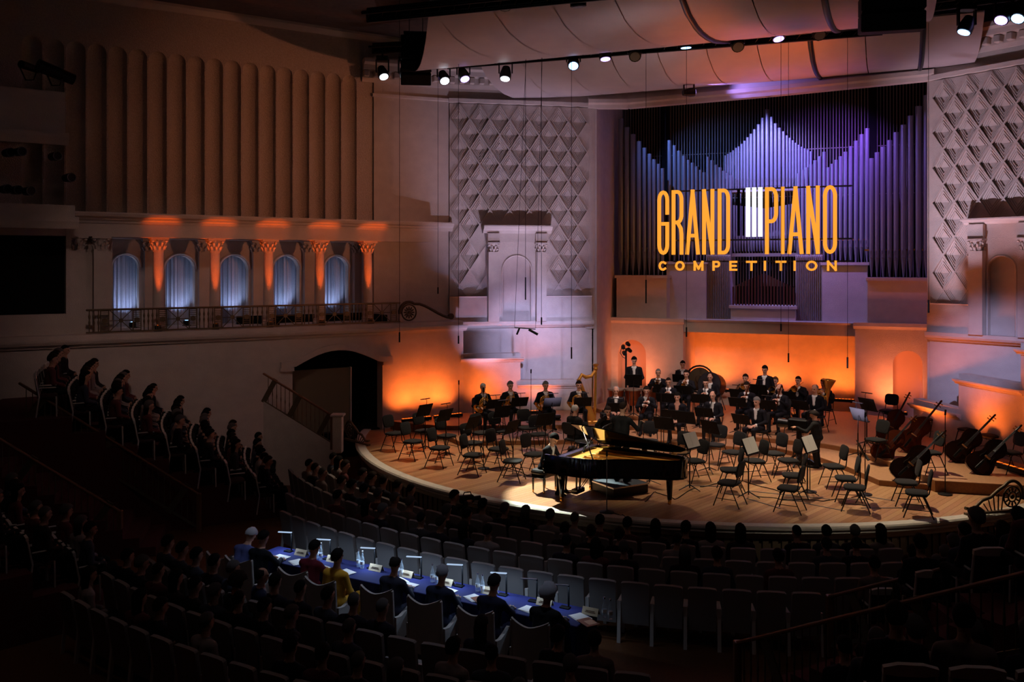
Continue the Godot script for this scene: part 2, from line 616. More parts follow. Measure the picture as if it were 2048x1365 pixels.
		for k in n:
			var u0 := lerpf(x0 - 0.15, x1 + 0.15, float(k) / n)
			var u1 := lerpf(x0 - 0.15, x1 + 0.15, float(k + 1) / n)
			var z0 := zA - 0.5 + 0.035 * sin(k * 1.15 + i) + 0.015 * sin(k * 2.7)
			var z1 := zA - 0.5 + 0.035 * sin((k + 1) * 1.15 + i) + 0.015 * sin((k + 1) * 2.7)
			m.quad(Vector3(u0, 3.25, z0), Vector3(u1, 3.25, z1), Vector3(u1, 5.9, z1), Vector3(u0, 5.9, z0))
			m.quad(Vector3(u1, 3.25, z1 - 0.01), Vector3(u0, 3.25, z0 - 0.01), Vector3(u0, 5.9, z0 - 0.01), Vector3(u1, 5.9, z1 - 0.01))
		single("curtain", m, mats.curtain, "pale gathered curtain in the %s arch of the colonnade" % ["leftmost", "second", "middle", "fourth", "rightmost"][i], "curtain", WF, "curtains behind the columns")
	# pilasters on the arcade wall
	var pil := [2.045, 3.585, 5.210, 6.860, 8.565]
	var yb := 5.821
	var capm := capital(0.42, 0.34).mesh()
	for s in pil:
		m = M.new()
		m.box(Vector3(s, (3.25 + yb - 0.34) / 2, zA + 0.1), Vector3(0.32, yb - 0.34 - 3.25, 0.2))
		part("pilaster", m, mats.plaster, lg)
		part("pilaster_capital", capm, mats.plaster, lg, T(Vector3(s, yb - 0.34, zA + 0.08)))
	# columns
	var cols := [1.981, 3.523, 5.081, 6.664, 8.249]
	for i in 5:
		var f := WF * T(Vector3(cols[i], 3.25, -0.8))
		var c := thing("column", "slender orange-lit round column with leafy capital, %s from the left" % ["first", "second", "third", "fourth", "fifth"][i], "column", f, "columns of the left colonnade")
		var hh := yb - 3.25
		m = M.new()
		m.lathe([Vector2(0, 0), Vector2(0.21, 0), Vector2(0.21, 0.08), Vector2(0.18, 0.12), Vector2(0.19, 0.17), Vector2(0.155, 0.2)], 16)
		part("base", m, mats.plaster, c)
		m = M.new()
		m.lathe([Vector2(0.155, 0.2), Vector2(0.155, 0.9), Vector2(0.135, hh - 0.36)], 20)
		part("shaft", m, mats.plaster, c)
		part("capital", capm, mats.plaster, c, T(Vector3(0, hh - 0.34, 0)))
	# entablature and cornice
	var en := thing("trim_1", "entablature and cornice over the columns", "", WF, "", "structure")
	m = M.new()
	m.box(Vector3(0.72, yb + 0.2, -1.5), Vector3(19.5, 0.4, 2.0))
	part("architrave", m, mats.plaster, en)
	m = M.new()
	run(m, [[-0.5, yb + 0.36], [-0.46, yb + 0.36], [-0.44, yb + 0.42], [-0.36, yb + 0.45], [-0.34, yb + 0.5], [-0.22, yb + 0.53], [-0.18, yb + 0.6], [-0.18, yb + 0.64], [-0.9, yb + 0.64], [-0.9, yb + 0.36]], -9, 10.55)
	part("cornice", m, mats.plaster, en)
	# fluted upper wall: concave flutes with domed heads
	var fw := thing("wall_left_upper", "upper side wall of tall plaster flutes with domed heads", "", WF, "", "structure")
	var zF := -1.3
	var fl := [-1.095, -0.621, -0.126, 0.356, 0.868, 1.391, 1.933, 2.461, 3.000, 3.495, 4.029, 4.582, 5.117, 5.657, 6.208, 6.755, 7.297, 7.850]
	var pitch: float = (fl[17] - fl[0]) / 17.0
	var y0 := yb + 0.6
	var y1 := 11.125
	var R := pitch * 0.46
	m = M.new()
	flute(m, pitch, y0, y1, R)
	var fm := m.mesh()
	for i in 18:
		part("flute", fm, mats.rough_plaster, fw, T(Vector3(fl[0] + pitch * i, 0, zF)))
	var xl: float = fl[0] - pitch / 2
	var xr: float = fl[17] + pitch / 2
	m = M.new()
	m.box(Vector3((xl + xr) / 2, (y1 + 12.7) / 2, zF - 0.2), Vector3(xr - xl, 12.7 - y1, 0.4))
	m.box(Vector3((xl - 9) / 2, 9.4, zF - 0.2), Vector3(xl + 9, 6.6, 0.4))
	m.box(Vector3((xr + 10.5) / 2, 9.4, zF - 0.2), Vector3(10.5 - xr, 6.6, 0.4))
	part("wall_face", m, mats.rough_plaster, fw)
	m = M.new()
	run(m, [[zF, 12.28], [zF + 0.1, 12.28], [zF + 0.2, 12.42], [zF + 0.2, 12.5], [zF, 12.5]], -9, 10.5)
	part("ceiling_moulding", m, mats.plaster, fw)
	# end pier zone at the left with the dark opening and boxes
	var ez := thing("wall_left_end", "plain wall bay with pilasters and a wide dark opening", "", WF, "", "structure")
	var ox1 := -0.385
	var oy0 := 3.787
	var oy1 := 5.817
	m = M.new()
	m.box(Vector3((ox1 - 9) / 2, (3.2 + oy0) / 2, -0.5), Vector3(ox1 + 9, oy0 - 3.2, 0.2))
	m.box(Vector3((ox1 - 9) / 2, (yb + 0.7 + oy1) / 2, -0.5), Vector3(ox1 + 9, yb + 0.7 - oy1, 0.2))
	m.box(Vector3(ox1 + 0.06, 4.6, -0.5), Vector3(0.12, 2.9, 0.24))
	part("wall_face", m, mats.plaster, ez)
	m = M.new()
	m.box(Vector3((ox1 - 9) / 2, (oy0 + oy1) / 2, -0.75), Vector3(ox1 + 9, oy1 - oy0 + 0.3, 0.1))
	part("dark_opening_sheet", m, mats.void, ez)  # near-black sheet in place of the unlit depth of the opening
	for u in [-0.089, 0.471]:
		m = M.new()
		m.box(Vector3(u, (3.25 + yb - 0.34) / 2, -0.62), Vector3(0.36, yb - 0.34 - 3.25, 0.3))
		part("pilaster", m, mats.plaster, ez)
		part("pilaster_capital", capm, mats.plaster, ez, T(Vector3(u, yb - 0.34, -0.6)))
	m = M.new()
	m.box(Vector3((-0.385 + 0.698) / 2, 4.6, -1.0), Vector3(1.3, 2.8, 0.2))
	part("wall_pier", m, mats.plaster, ez)
	# two box balconies high on the left
	var lab := ["upper box balcony jutting from the fluted wall under the ceiling", "lower box balcony front hung with stage lamps above the dark opening"]
	for i in 2:
		var bx := thing("balcony_box", lab[i], "balcony", WF, "boxes on the left wall")
		var e := [-0.508, -0.281][i] as float
		var ya: float = [8.365, 6.269][i]
		var yc2: float = [9.400, 6.565][i]
		m = M.new()
		m.box(Vector3((e - 9) / 2, (ya + yc2) / 2, 0.45), Vector3(e + 9, yc2 - ya, 0.1))
		m.box(Vector3(e - 0.05, (ya + yc2) / 2, -0.4), Vector3(0.1, yc2 - ya, 1.7))
		part("front", m, mats.plaster, bx)
		m = M.new()
		m.box(Vector3((e - 9) / 2, ya - 0.05, -0.35), Vector3(e + 9.0, 0.1, 1.7))
		part("slab", m, mats.plaster, bx)
		m = M.new()
		run(m, [[0.5, ya - 0.3], [0.56, ya - 0.3], [0.62, ya - 0.12], [0.62, ya], [0.5, ya]], -9, e + 0.08)
		part("cornice", m, mats.plaster, bx)
	balustrade()

func flute(m: M, pitch: float, y0: float, y1: float, R: float) -> void:
	# one bay of the fluted wall, centred on x = 0, its flat face at z = 0
	var n := 10
	var ys := y1 - R
	var h := pitch / 2
	m.quad(Vector3(-h, y0, 0), Vector3(-R, y0, 0), Vector3(-R, ys, 0), Vector3(-h, ys, 0))
	m.quad(Vector3(R, y0, 0), Vector3(h, y0, 0), Vector3(h, ys, 0), Vector3(R, ys, 0))
	for i in n:
		var t0 := PI - PI * i / n
		var t1 := PI - PI * (i + 1) / n
		var a := Vector3(cos(t0), 0, -sin(t0))
		var b := Vector3(cos(t1), 0, -sin(t1))
		m.quadn(a * R + Vector3(0, y0, 0), b * R + Vector3(0, y0, 0), b * R + Vector3(0, ys, 0), a * R + Vector3(0, ys, 0), -a, -b, -b, -a)
		# front spandrel above the arch
		m.quad(Vector3(cos(t0) * R, ys + sin(t0) * R, 0), Vector3(cos(t1) * R, ys + sin(t1) * R, 0), Vector3(cos(t1) * h, y1, 0), Vector3(cos(t0) * h, y1, 0))
		# quarter dome
		for j in 5:
			var f0 := PI / 2 * j / 5
			var f1 := PI / 2 * (j + 1) / 5
			var q := [a * cos(f0) + Vector3(0, sin(f0), 0), b * cos(f0) + Vector3(0, sin(f0), 0), b * cos(f1) + Vector3(0, sin(f1), 0), a * cos(f1) + Vector3(0, sin(f1), 0)]
			var c := Vector3(0, ys, 0)
			m.quadn(q[0] * R + c, q[1] * R + c, q[2] * R + c, q[3] * R + c, -q[0], -q[1], -q[2], -q[3])
	m.quad(Vector3(-h, ys, 0), Vector3(-R, ys, 0), Vector3(-R, ys, 0), Vector3(-h, y1, 0))
	m.tri(Vector3(-h, ys, 0), Vector3(-R, ys, 0), Vector3(-h, y1, 0), Vector3(0, 0, 1), Vector3(0, 0, 1), Vector3(0, 0, 1))
	m.tri(Vector3(h, ys, 0), Vector3(R, ys, 0), Vector3(h, y1, 0), Vector3(0, 0, 1), Vector3(0, 0, 1), Vector3(0, 0, 1))

func balustrade() -> void:
	var zB := -0.18
	var s0 := 0.061
	var s1 := 9.081
	var b := thing("balustrade", "bronze balustrade with wheel panels along the colonnade balcony", "railing", WF)
	var m := M.new()
	m.cbox(Vector3((s0 + s1) / 2, 3.88, zB), Vector3(s1 - s0, 0.05, 0.1), 0.015)
	part("handrail", m, mats.rail_metal, b)
	m = M.new()
	m.box(Vector3((s0 + s1) / 2, 3.29, zB), Vector3(s1 - s0, 0.04, 0.06))
	part("bottom_rail", m, mats.rail_metal, b)
	var bal := M.new()
	bal.lathe([Vector2(0.014, 3.3), Vector2(0.014, 3.45), Vector2(0.028, 3.55), Vector2(0.014, 3.62), Vector2(0.03, 3.7), Vector2(0.014, 3.78), Vector2(0.014, 3.87)], 6)
	var balm := bal.mesh()
	var wheel := M.new()
	wheel.x = T(Vector3(0, 3.585, 0))
	wheel.cyl(Vector3(0, 0, -0.02), Vector3(0, 0, 0.02), 0.06, 0.06, 10)
	for i in 8:
		var a := TAU * i / 8
		var far := Vector3(cos(a) / maxf(absf(cos(a)), absf(sin(a))) * 0.28, sin(a) / maxf(absf(cos(a)), absf(sin(a))) * 0.28, 0)
		wheel.cyl(Vector3(), far, 0.012, 0.012, 5)
	var wm := wheel.mesh()
	var fret := M.new()
	fret.x = T(Vector3(0, 3.585, 0))
	for g in [-1.0, 1.0]:
		fret.box(Vector3(g * 0.1, 0, 0), Vector3(0.025, 0.56, 0.03))
	for i in 11:
		if i != 5:
			fret.box(Vector3(0, -0.26 + 0.052 * i, 0), Vector3(0.2, 0.018, 0.02))
	fret.cyl(Vector3(0, 0, -0.02), Vector3(0, 0, 0.02), 0.075, 0.075, 10)
	var frm := fret.mesh()
	var wc := [0.910, 2.365, 3.850, 5.388, 6.903, 8.464]
	for i in 6:
		part("wheel_panel", wm, mats.rail_metal, b, T(Vector3(wc[i], 0, zB)))
		for g in [-1.0, 1.0]:
			part("fret_panel", frm, mats.rail_metal, b, T(Vector3(wc[i] + g * 0.4, 0, zB)))
		var from: float = (wc[i - 1] if i > 0 else s0 - 0.5) + 0.58
		var to: float = wc[i] - 0.55
		var k := int(round((to - from) / 0.12))
		for j in k + 1:
			part("baluster", balm, mats.rail_metal, b, T(Vector3(lerpf(from, to, float(j) / maxi(k, 1)), 0, zB)))
	# scroll end of the balustrade
	var sc := thing("scroll_end", "carved scroll with rosette ending the colonnade balustrade", "ornament", WF)
	var sx := 9.186
	var ex := 10.931
	var pl := [Vector2(sx - 0.12, 3.28)]
	var rad := 0.32
	for k in 9:
		var t := PI * 1.05 - PI * 0.75 * k / 8.0
		pl.append(Vector2(sx + 0.2 + rad * cos(t), 3.58 + rad * sin(t)))
	for k in range(1, 9):
		var t := k / 8.0
		pl.append(Vector2(lerpf(sx + 0.4, ex, t), lerpf(3.85, 3.36, smoothstep(0, 1, t))))
	pl.append(Vector2(ex, 3.28))
	m = M.new()
	m.prism(PackedVector2Array(pl), zB - 0.08, zB + 0.02)
	part("scroll_body", m, mats.plaster, sc)
	m = M.new()
	var crest := []
	for k in range(1, pl.size() - 1):
		crest.append(Vector3(pl[k].x, pl[k].y, zB))
	m.tube(crest, 0.05, 6)
	part("garland", m, mats.bronze, sc)
	m = M.new()
	var ro := Vector3(sx + 0.2, 3.57, zB + 0.02)
	var ring := []
	for k in 25:
		ring.append(ro + Vector3(cos(TAU * k / 24) * 0.25, sin(TAU * k / 24) * 0.25, 0))
	m.tube(ring, 0.025, 6, false)
	m.cyl(ro, ro + Vector3(0, 0, 0.05), 0.05, 0.05, 8)
	for k in 12:
		m.ell(ro + Vector3(cos(TAU * k / 12) * 0.13, sin(TAU * k / 12) * 0.13, 0.01), Vector3(0.07, 0.025, 0.02), 6, 4, Basis(Vector3(0, 0, 1), TAU * k / 12))
	part("rosette", m, mats.bronze, sc)
	m = M.new()
	m.cyl(Vector3(ex - 0.03, 3.4, zB - 0.04), Vector3(ex - 0.03, 3.4, zB + 0.05), 0.1, 0.1, 12)
	part("end_rosette", m, mats.bronze, sc)

func diamonds(parent: Node, x0: float, x1: float, ybot: float, ytop: float, hole: Array, mt: Material) -> void:
	# recessed stepped diamonds between proud lattice bars; every diamond is a piece of its own, cut ones along the borders too
	var w := 0.676
	var h := 1.01
	var corner := [Vector2(w / 2, 0), Vector2(0, h / 2), Vector2(-w / 2, 0), Vector2(0, -h / 2)]
	var lv := [[1.0, 0.06], [0.92, 0.038], [0.78, 0.028], [0.64, 0.018], [0.5, 0.008]]
	# the field dips to a crease at the waist: upper half looking down, lower half looking up
	var zb := func(q: Vector2, lift: float) -> Vector3: return Vector3(q.x, q.y, -0.03 + 0.075 * absf(q.y) / (h / 2) + lift)
	var m := M.new()
	for i in 4:
		var a: Vector2 = corner[i]
		var b: Vector2 = corner[(i + 1) % 4]
		m.quad(Vector3(a.x, a.y, 0.07), Vector3(b.x, b.y, 0.07), Vector3(b.x * 0.92, b.y * 0.92, 0.07), Vector3(a.x * 0.92, a.y * 0.92, 0.07))
		m.quad(Vector3(a.x * 0.92, a.y * 0.92, 0.07), Vector3(b.x * 0.92, b.y * 0.92, 0.07), zb.call(b * 0.92, 0.0), zb.call(a * 0.92, 0.0))
		m.tri(zb.call(a * 0.92, 0.0), zb.call(b * 0.92, 0.0), zb.call(Vector2(), 0.0), Vector3(0, -0.15 if i < 2 else 0.15, 1), Vector3(0, -0.15 if i < 2 else 0.15, 1), Vector3(0, -0.15 if i < 2 else 0.15, 1))
		for st in [[0.82, 0.72], [0.63, 0.54], [0.45, 0.37]]:
			var o0: Vector2 = a * st[0]
			var o1: Vector2 = b * st[0]
			var n0: Vector2 = a * st[1]
			var n1: Vector2 = b * st[1]
			m.quad(zb.call(o0, 0.026), zb.call(o1, 0.026), zb.call(n1, 0.026), zb.call(n0, 0.026))
			m.quad(zb.call(o1, 0.026), zb.call(o0, 0.026), zb.call(o0, 0.0), zb.call(o1, 0.0))
			m.quad(zb.call(n0, 0.026), zb.call(n1, 0.026), zb.call(n1, 0.0), zb.call(n0, 0.0))
	var dm := m.mesh()
	var region := PackedVector2Array([Vector2(x0, ybot), Vector2(x1, ybot), Vector2(x1, ytop), Vector2(x0, ytop)])
	var hp := PackedVector2Array([Vector2(hole[0], hole[2]), Vector2(hole[1], hole[2]), Vector2(hole[1], hole[3]), Vector2(hole[0], hole[3])])
	for r in int((ytop - ybot) / (h / 2)) + 2:
		for c in range(-1, int((x1 - x0) / w) + 2):
			var o := Vector2(x0 + w * (c + (0.5 if r % 2 == 1 else 0.0)), ytop - h / 2 * r)
			var full := PackedVector2Array()
			for q in corner:
				full.append(q + o)
			var inside := o.x - w / 2 > x0 - 0.01 and o.x + w / 2 < x1 + 0.01 and o.y + h / 2 < ytop + 0.01 and o.y - h / 2 > ybot - 0.01
			if inside and Geometry2D.intersect_polygons(full, hp).is_empty():
				part("diamond", dm, mt, parent, T(Vector3(o.x, o.y, 0.0)))
				continue
			var mm := M.new()
			for k in 5:
				var s0: float = lv[k][0]
				var s1: float = lv[k + 1][0] if k < 4 else 0.0
				for i in 4:
					var a: Vector2 = corner[i]
					var b: Vector2 = corner[(i + 1) % 4]
					var pl := PackedVector2Array([a * s0 + o, b * s0 + o, b * s1 + o, a * s1 + o]) if k < 4 else PackedVector2Array([a * s0 + o, b * s0 + o, o])
					for res in Geometry2D.intersect_polygons(pl, region):
						for rest in Geometry2D.clip_polygons(res, hp):
							if not Geometry2D.is_polygon_clockwise(rest):
								mm.prism(rest, -0.05, lv[k][1])
			if mm.v.size() > 0:
				part("diamond", mm, mt, parent)

func portal(parent: Node3D, pa: float, pb: float, pc: float, pd: float, n0: float, n1: float, ycap0: float, ycap1: float, yent: float, ytop: float, c0: float, c1: float, yn: float, yfloor: float) -> void:
	# a small aedicule: two pilasters, entablature, cornice, round-headed niche
	var m := M.new()
	var capm := capital(absf(pb - pa) * 1.05, ycap1 - ycap0).mesh()
	for q in [[pa, pb], [pc, pd]]:
		m = M.new()
		m.box(Vector3((q[0] + q[1]) / 2, (yfloor + ycap0) / 2, 0.16), Vector3(q[1] - q[0], ycap0 - yfloor, 0.32))
		part("pilaster", m, mats.plaster, parent)
		part("pilaster_capital", capm, mats.plaster, parent, T(Vector3((q[0] + q[1]) / 2, ycap0, 0.17)))
		m = M.new()
		m.box(Vector3((q[0] + q[1]) / 2, (ycap1 + yent) / 2, 0.15), Vector3(q[1] - q[0] + 0.04, yent - ycap1, 0.34))
		part("impost", m, mats.plaster, parent)
	m = M.new()
	m.box(Vector3((pa + pd) / 2, (ycap1 + yent) / 2, 0.05), Vector3(pd - pa + 0.02, yent - ycap1, 0.26))
	part("entablature", m, mats.plaster, parent)
	m = M.new()
	run(m, [[0, yent], [0.24, yent], [0.28, yent + (ytop - yent) * 0.35], [0.4, yent + (ytop - yent) * 0.55], [0.46, ytop - 0.04], [0.46, ytop], [0, ytop]], c0, c1)
	part("cornice", m, mats.plaster, parent)
	# niche wall with a round-headed hole and the half-cylinder behind
	var r := (n1 - n0) / 2
	var cxx := (n0 + n1) / 2
	var ys := yn - r
	var pl := PackedVector2Array([Vector2(pb - 0.02, yfloor), Vector2(n0, yfloor), Vector2(n0, ys)])
	for k in range(1, 14):
		var t := PI - PI * k / 14.0
		pl.append(Vector2(cxx + r * cos(t), ys + r * sin(t)))
	pl.append_array([Vector2(n1, ys), Vector2(n1, yfloor), Vector2(pc + 0.02, yfloor), Vector2(pc + 0.02, ycap1 + 0.02), Vector2(pb - 0.02, ycap1 + 0.02)])
	m = M.new()
	m.prism(pl, -0.05, 0.12)
	part("niche_wall", m, mats.plaster, parent)
	m = M.new()
	var n := 12
	for i in n:
		var t0 := PI - PI * i / n
		var t1 := PI - PI * (i + 1) / n
		var a := Vector3(cos(t0), 0, -sin(t0))
		var b := Vector3(cos(t1), 0, -sin(t1))
		var o := Vector3(cxx, 0, 0.02)
		m.quadn(o + a * r + Vector3(0, yfloor, 0), o + b * r + Vector3(0, yfloor, 0), o + b * r + Vector3(0, ys, 0), o + a * r + Vector3(0, ys, 0), -a, -b, -b, -a)
		for j in 5:
			var f0 := PI / 2 * j / 5
			var f1 := PI / 2 * (j + 1) / 5
			var q := [a * cos(f0) + Vector3(0, sin(f0), 0), b * cos(f0) + Vector3(0, sin(f0), 0), b * cos(f1) + Vector3(0, sin(f1), 0), a * cos(f1) + Vector3(0, sin(f1), 0)]
			var cc := Vector3(cxx, ys, 0.02)
			m.quadn(cc + q[0] * r, cc + q[1] * r, cc + q[2] * r, cc + q[3] * r, -q[0], -q[1], -q[2], -q[3])
	part("niche", m, mat("niche_gloss", Color(0.72, 0.68, 0.64), 0.3), parent)
	var ring := [Vector3(n0, yfloor, 0.12), Vector3(n0, ys, 0.12)]
	for k in range(1, 14):
		var t := PI - PI * k / 14.0
		ring.append(Vector3(cxx + r * cos(t), ys + r * sin(t), 0.12))
	ring.append_array([Vector3(n1, ys, 0.12), Vector3(n1, yfloor, 0.12)])
	m = M.new()
	m.tube(ring, 0.03, 6)
	part("niche_moulding", m, mats.plaster, parent)

func dentil_cornice(parent: Node3D, x0: float, x1: float, y: float, first: float) -> void:
	var m := M.new()
	run(m, [[0, y], [0.06, y], [0.1, y + 0.12], [0.1, y + 0.34], [0.34, y + 0.36], [0.38, y + 0.5], [0.5, y + 0.56], [0.5, y + 0.68], [0, y + 0.68]], x0, x1)
	part("cornice", m, mats.plaster, parent)
	var d := M.new()
	d.cbox(Vector3(0, y + 0.24, 0.2), Vector3(0.17, 0.2, 0.22), 0.02)
	var dm := d.mesh()
	var k := int((x1 - x0) / 0.33)
	for i in k:
		part("dentil", dm, mats.plaster, parent, T(Vector3(x0 + first + 0.33 * i, 0, 0)))

func back_walls() -> void:
	# blank pier between the colonnade and the diamond panel
	var m := M.new()
	var wk := 2.52
	var k := thing("wall_pier", "blank tall wall pier between colonnade and diamond panels", "", KF, "", "structure")
	m.box(Vector3(wk / 2, 5.3, -0.3), Vector3(wk, 13, 0.6))
	m.box(Vector3(-0.1, 7.75, -1.4), Vector3(0.2, 9.1, 2.4))
	part("wall_face", m, mats.plaster, k)
	m = M.new()
	var yq := 6.358
	run(m, [[0, yq - 0.16], [0.06, yq - 0.16], [0.1, yq - 0.06], [0.2, yq], [0.24, yq + 0.08], [0.24, yq + 0.12], [0, yq + 0.12]], -0.05, wk + 0.12)
	part("cornice", m, mats.plaster, k)
	m = M.new()
	run(m, [[0, 10.5], [0.05, 10.52], [0.07, 10.6], [0, 10.6]], -0.05, wk)
	part("string_course", m, mats.plaster, k)
	dentil_cornice(k, -0.4, wk, 10.95, 0.1)
	# left diamond panel wall
	var l := thing("wall_back_left", "diamond-relief wall with niche portal left of the organ", "", LF, "", "structure")
	var xe := 4.95
	m = M.new()
	m.box(Vector3(xe / 2, 5.3, -0.25), Vector3(xe, 13, 0.4))
	part("wall_face", m, mats.plaster, l)
	m = M.new()
	run(m, [[0, 10.48], [0.08, 10.5], [0.1, 10.62], [0, 10.62]], 0, xe)
	part("string_course", m, mats.plaster, l)
	dentil_cornice(l, 0, xe, 10.95, 0.1)
	var yd := 3.994
	m = M.new()
	run(m, [[-0.02, 2.98], [0.06, 2.98], [0.1, 3.03], [0.2, 3.05], [0.24, 3.1], [0.24, 3.19], [-0.02, 3.19]], 0, xe)
	part("shelf_moulding", m, mats.plaster, l)
	var pa := 1.297
	var pd := 3.271
	for q in [[0.02, pa - 0.02], [pd + 0.02, xe - 0.05]]:
		m = M.new()
		m.box(Vector3((q[0] + q[1]) / 2, (3.19 + yd) / 2, 0.04), Vector3(q[1] - q[0], yd - 3.19, 0.2))
		run(m, [[0, yd], [0.16, yd], [0.18, yd + 0.04], [0, yd + 0.04]], q[0], q[1])
		part("dado", m, mats.plaster, l)
	portal(l, pa, 1.651, 2.927, pd, 1.787, 2.798, 5.515, 5.831, 6.136, 6.398, 1.130, 3.454, 5.403, 3.19)
	diamonds(l, 0.03, 4.814, yd + 0.05, 10.46, [pa, pd, 3.0, 6.232], mats.plaster)
	m = M.new()
	m.lathe([Vector2(0.3, 2.9), Vector2(0.3, 10.6)], 16, T(Vector3(xe - 0.05, 0, -0.28)))
	part("corner_shaft", m, mats.plaster, l)
	# right diamond panel wall
	var r := thing("wall_back_right", "diamond-relief wall with niche portal right of the organ", "", RF, "", "structure")
	xe = 7.0
	m = M.new()
	m.box(Vector3(xe / 2, 5.3, -0.25), Vector3(xe, 13, 0.4))
	part("wall_face", m, mats.plaster, r)
	m = M.new()
	run(m, [[0, 10.42], [0.08, 10.44], [0.1, 10.56], [0, 10.56]], 0, xe)
	part("string_course", m, mats.plaster, r)
	dentil_cornice(r, 0, xe, 10.95, 0.1)
	var yr := 3.930
	m = M.new()
	run(m, [[-0.02, 2.9], [0.06, 2.9], [0.1, 2.96], [0.2, 2.98], [0.24, 3.04], [0.24, 3.14], [-0.02, 3.14]], 0, xe)
	part("shelf_moulding", m, mats.plaster, r)
	pa = 1.321
	pd = 2.643 + 1.707 - 1.321
	for q in [[0.02, pa - 0.02], [pd + 0.02, xe]]:
		m = M.new()
		m.box(Vector3((q[0] + q[1]) / 2, (3.14 + yr) / 2, 0.04), Vector3(q[1] - q[0], yr - 3.14, 0.2))
		run(m, [[0, yr], [0.16, yr], [0.18, yr + 0.04], [0, yr + 0.04]], q[0], q[1])
		part("dado", m, mats.plaster, r)
	portal(r, pa, 1.707, 2.643, pd, 1.741, 2.510, 5.455, 5.785, 6.185, 6.344, 1.163, pd + 0.4, 5.325, 3.14)
	diamonds(r, 0.12, 6.2, yr + 0.05, 10.4, [pa, pd, 3.0, 6.213], mats.plaster)
	# stepped wall end at the right of the stage
	var hs := [[Vector3(11.6, 0, -26), Vector3(11.96, 0, -24.1), 1.05], [Vector3(11.96, 0, -24.1), Vector3(12.38, 0, -21.9), 2.0], [Vector3(12.38, 0, -21.9), Vector3(13.5, 0, -16), 3.0]]
	for i in 3:
		var a := Vector3(hs[i][0].x, 0, hs[i][0].z)
		var b := Vector3(hs[i][1].x, 0, hs[i][1].z)
		var y: float = hs[i][2]
		var st := thing("wall_step", ["lowest step of the orange-lit wall behind the basses", "middle step of the orange-lit wall behind the basses", "highest step of the orange-lit wall at the picture's right edge"][i], "", frame(a, b - a), "", "structure")
		var ln := a.distance_to(b)
		m = M.new()
		m.box(Vector3(ln / 2, (y - 0.04) / 2, -0.15), Vector3(ln, y + 0.36, 0.3))
		part("wall_face", m, mats.plaster, st)
		m = M.new()
		run(m, [[0, y - 0.12], [0.04, y - 0.12], [0.06, y - 0.07], [0.12, y - 0.04], [0.14, y], [0.14, y + 0.02], [0, y + 0.02]], -0.1, ln + 0.1)
		part("ledge_moulding", m, mats.plaster, st)

func stroke(m: M, pts: Array, t: float, ox: float, oy: float, sx: float, sy: float, z0: float, z1: float) -> void:
	# one pen stroke of a letter; points run 0..1 across the box of the letter, pen width t
	var line := PackedVector2Array()
	for p in pts:
		line.append(Vector2(ox + t / 2 + p[0] * (sx - t), oy + t / 2 + p[1] * (sy - t)))
	if pts.size() < 2:
		return
	for poly in Geometry2D.offset_polyline(line, t / 2, Geometry2D.JOIN_MITER, Geometry2D.END_SQUARE):
		m.prism(poly, z0, z1)

func bow(x0: float, y0: float, x1: float, y1: float, a0: float, a1: float) -> Array:
	# part of an ellipse within the letter box
	var o := []
	for i in 9:
		var t := deg_to_rad(lerpf(a0, a1, i / 8.0))
		o.append([(x0 + x1) / 2 + (x1 - x0) / 2 * cos(t), (y0 + y1) / 2 + (y1 - y0) / 2 * sin(t)])
	return o

func letter(ch: String, tall: bool) -> Array:
	var c := 0.13 if tall else 0.5
	match ch:
		"G":
			return [[[1, 0.66]] + bow(0, 1 - 2 * c, 1, 1, 0, 180) + [[0, 1 - c], [0, c]] + bow(0, 0, 1, 2 * c, 180, 360) + [[1, 0.48], [0.5, 0.48]]]
		"C":
			return [bow(0, 0, 1, 1, 45, 315)]
		"O":
			if tall:
				return [bow(0, 1 - 2 * c, 1, 1, 0, 180), [[0, 1 - c], [0, c]], bow(0, 0, 1, 2 * c, 180, 360), [[1, c], [1, 1 - c]]]
			return [bow(0, 0, 1, 1, 0, 180), bow(0, 0, 1, 1, 180, 360)]
		"R":
			return [[[0, 0], [0, 1]], [[0, 1], [0.5, 1]] + bow(0, 1 - 2 * c, 1, 1, 90, 0) + [[1, 0.62]] + bow(0, 0.5, 1, 0.5 + 2 * c, 0, -90) + [[0.1, 0.5]], [[0.5, 0.5], [0.92, 0.4], [1, 0.3], [1, 0]]]
		"P":
			if tall:
				return [[[0, 0], [0, 1]], [[0, 1], [0.5, 1]] + bow(0, 1 - 2 * c, 1, 1, 90, 0) + [[1, 0.62]] + bow(0, 0.49, 1, 0.49 + 2 * c, 0, -90) + [[0.1, 0.49]]]
			return [[[0, 0], [0, 1]], [[0, 1], [0.6, 1]] + bow(0.3, 0.42, 1, 1, 90, -90) + [[0.1, 0.42]]]
		"A":
			return [[[0, 0], [0.5, 1]], [[0.5, 1], [1, 0]], [[0.2, 0.28], [0.8, 0.28]]]
		"N":
			return [[[0, 0], [0, 1]], [[0, 1], [1, 0]], [[1, 0], [1, 1]]]
		"D":
			return [[[0, 0], [0, 1]], [[0, 1], [0.5, 1]] + bow(0, 1 - 2 * c, 1, 1, 90, 0) + [[1, c]] + bow(0, 0, 1, 2 * c, 0, -90) + [[0, 0]]]
		"I":
			return [[[0.5, 0], [0.5, 1]]]
		"M":
			return [[[0, 0], [0, 1]], [[0, 1], [0.5, 0.15]], [[0.5, 0.15], [1, 1]], [[1, 1], [1, 0]]]
		"E":
			return [[[1, 0], [0, 0], [0, 1], [1, 1]], [[0, 0.5], [0.9, 0.5]]]
		"T":
			return [[[0, 1], [1, 1]], [[0.5, 1], [0.5, 0]]]
	return []

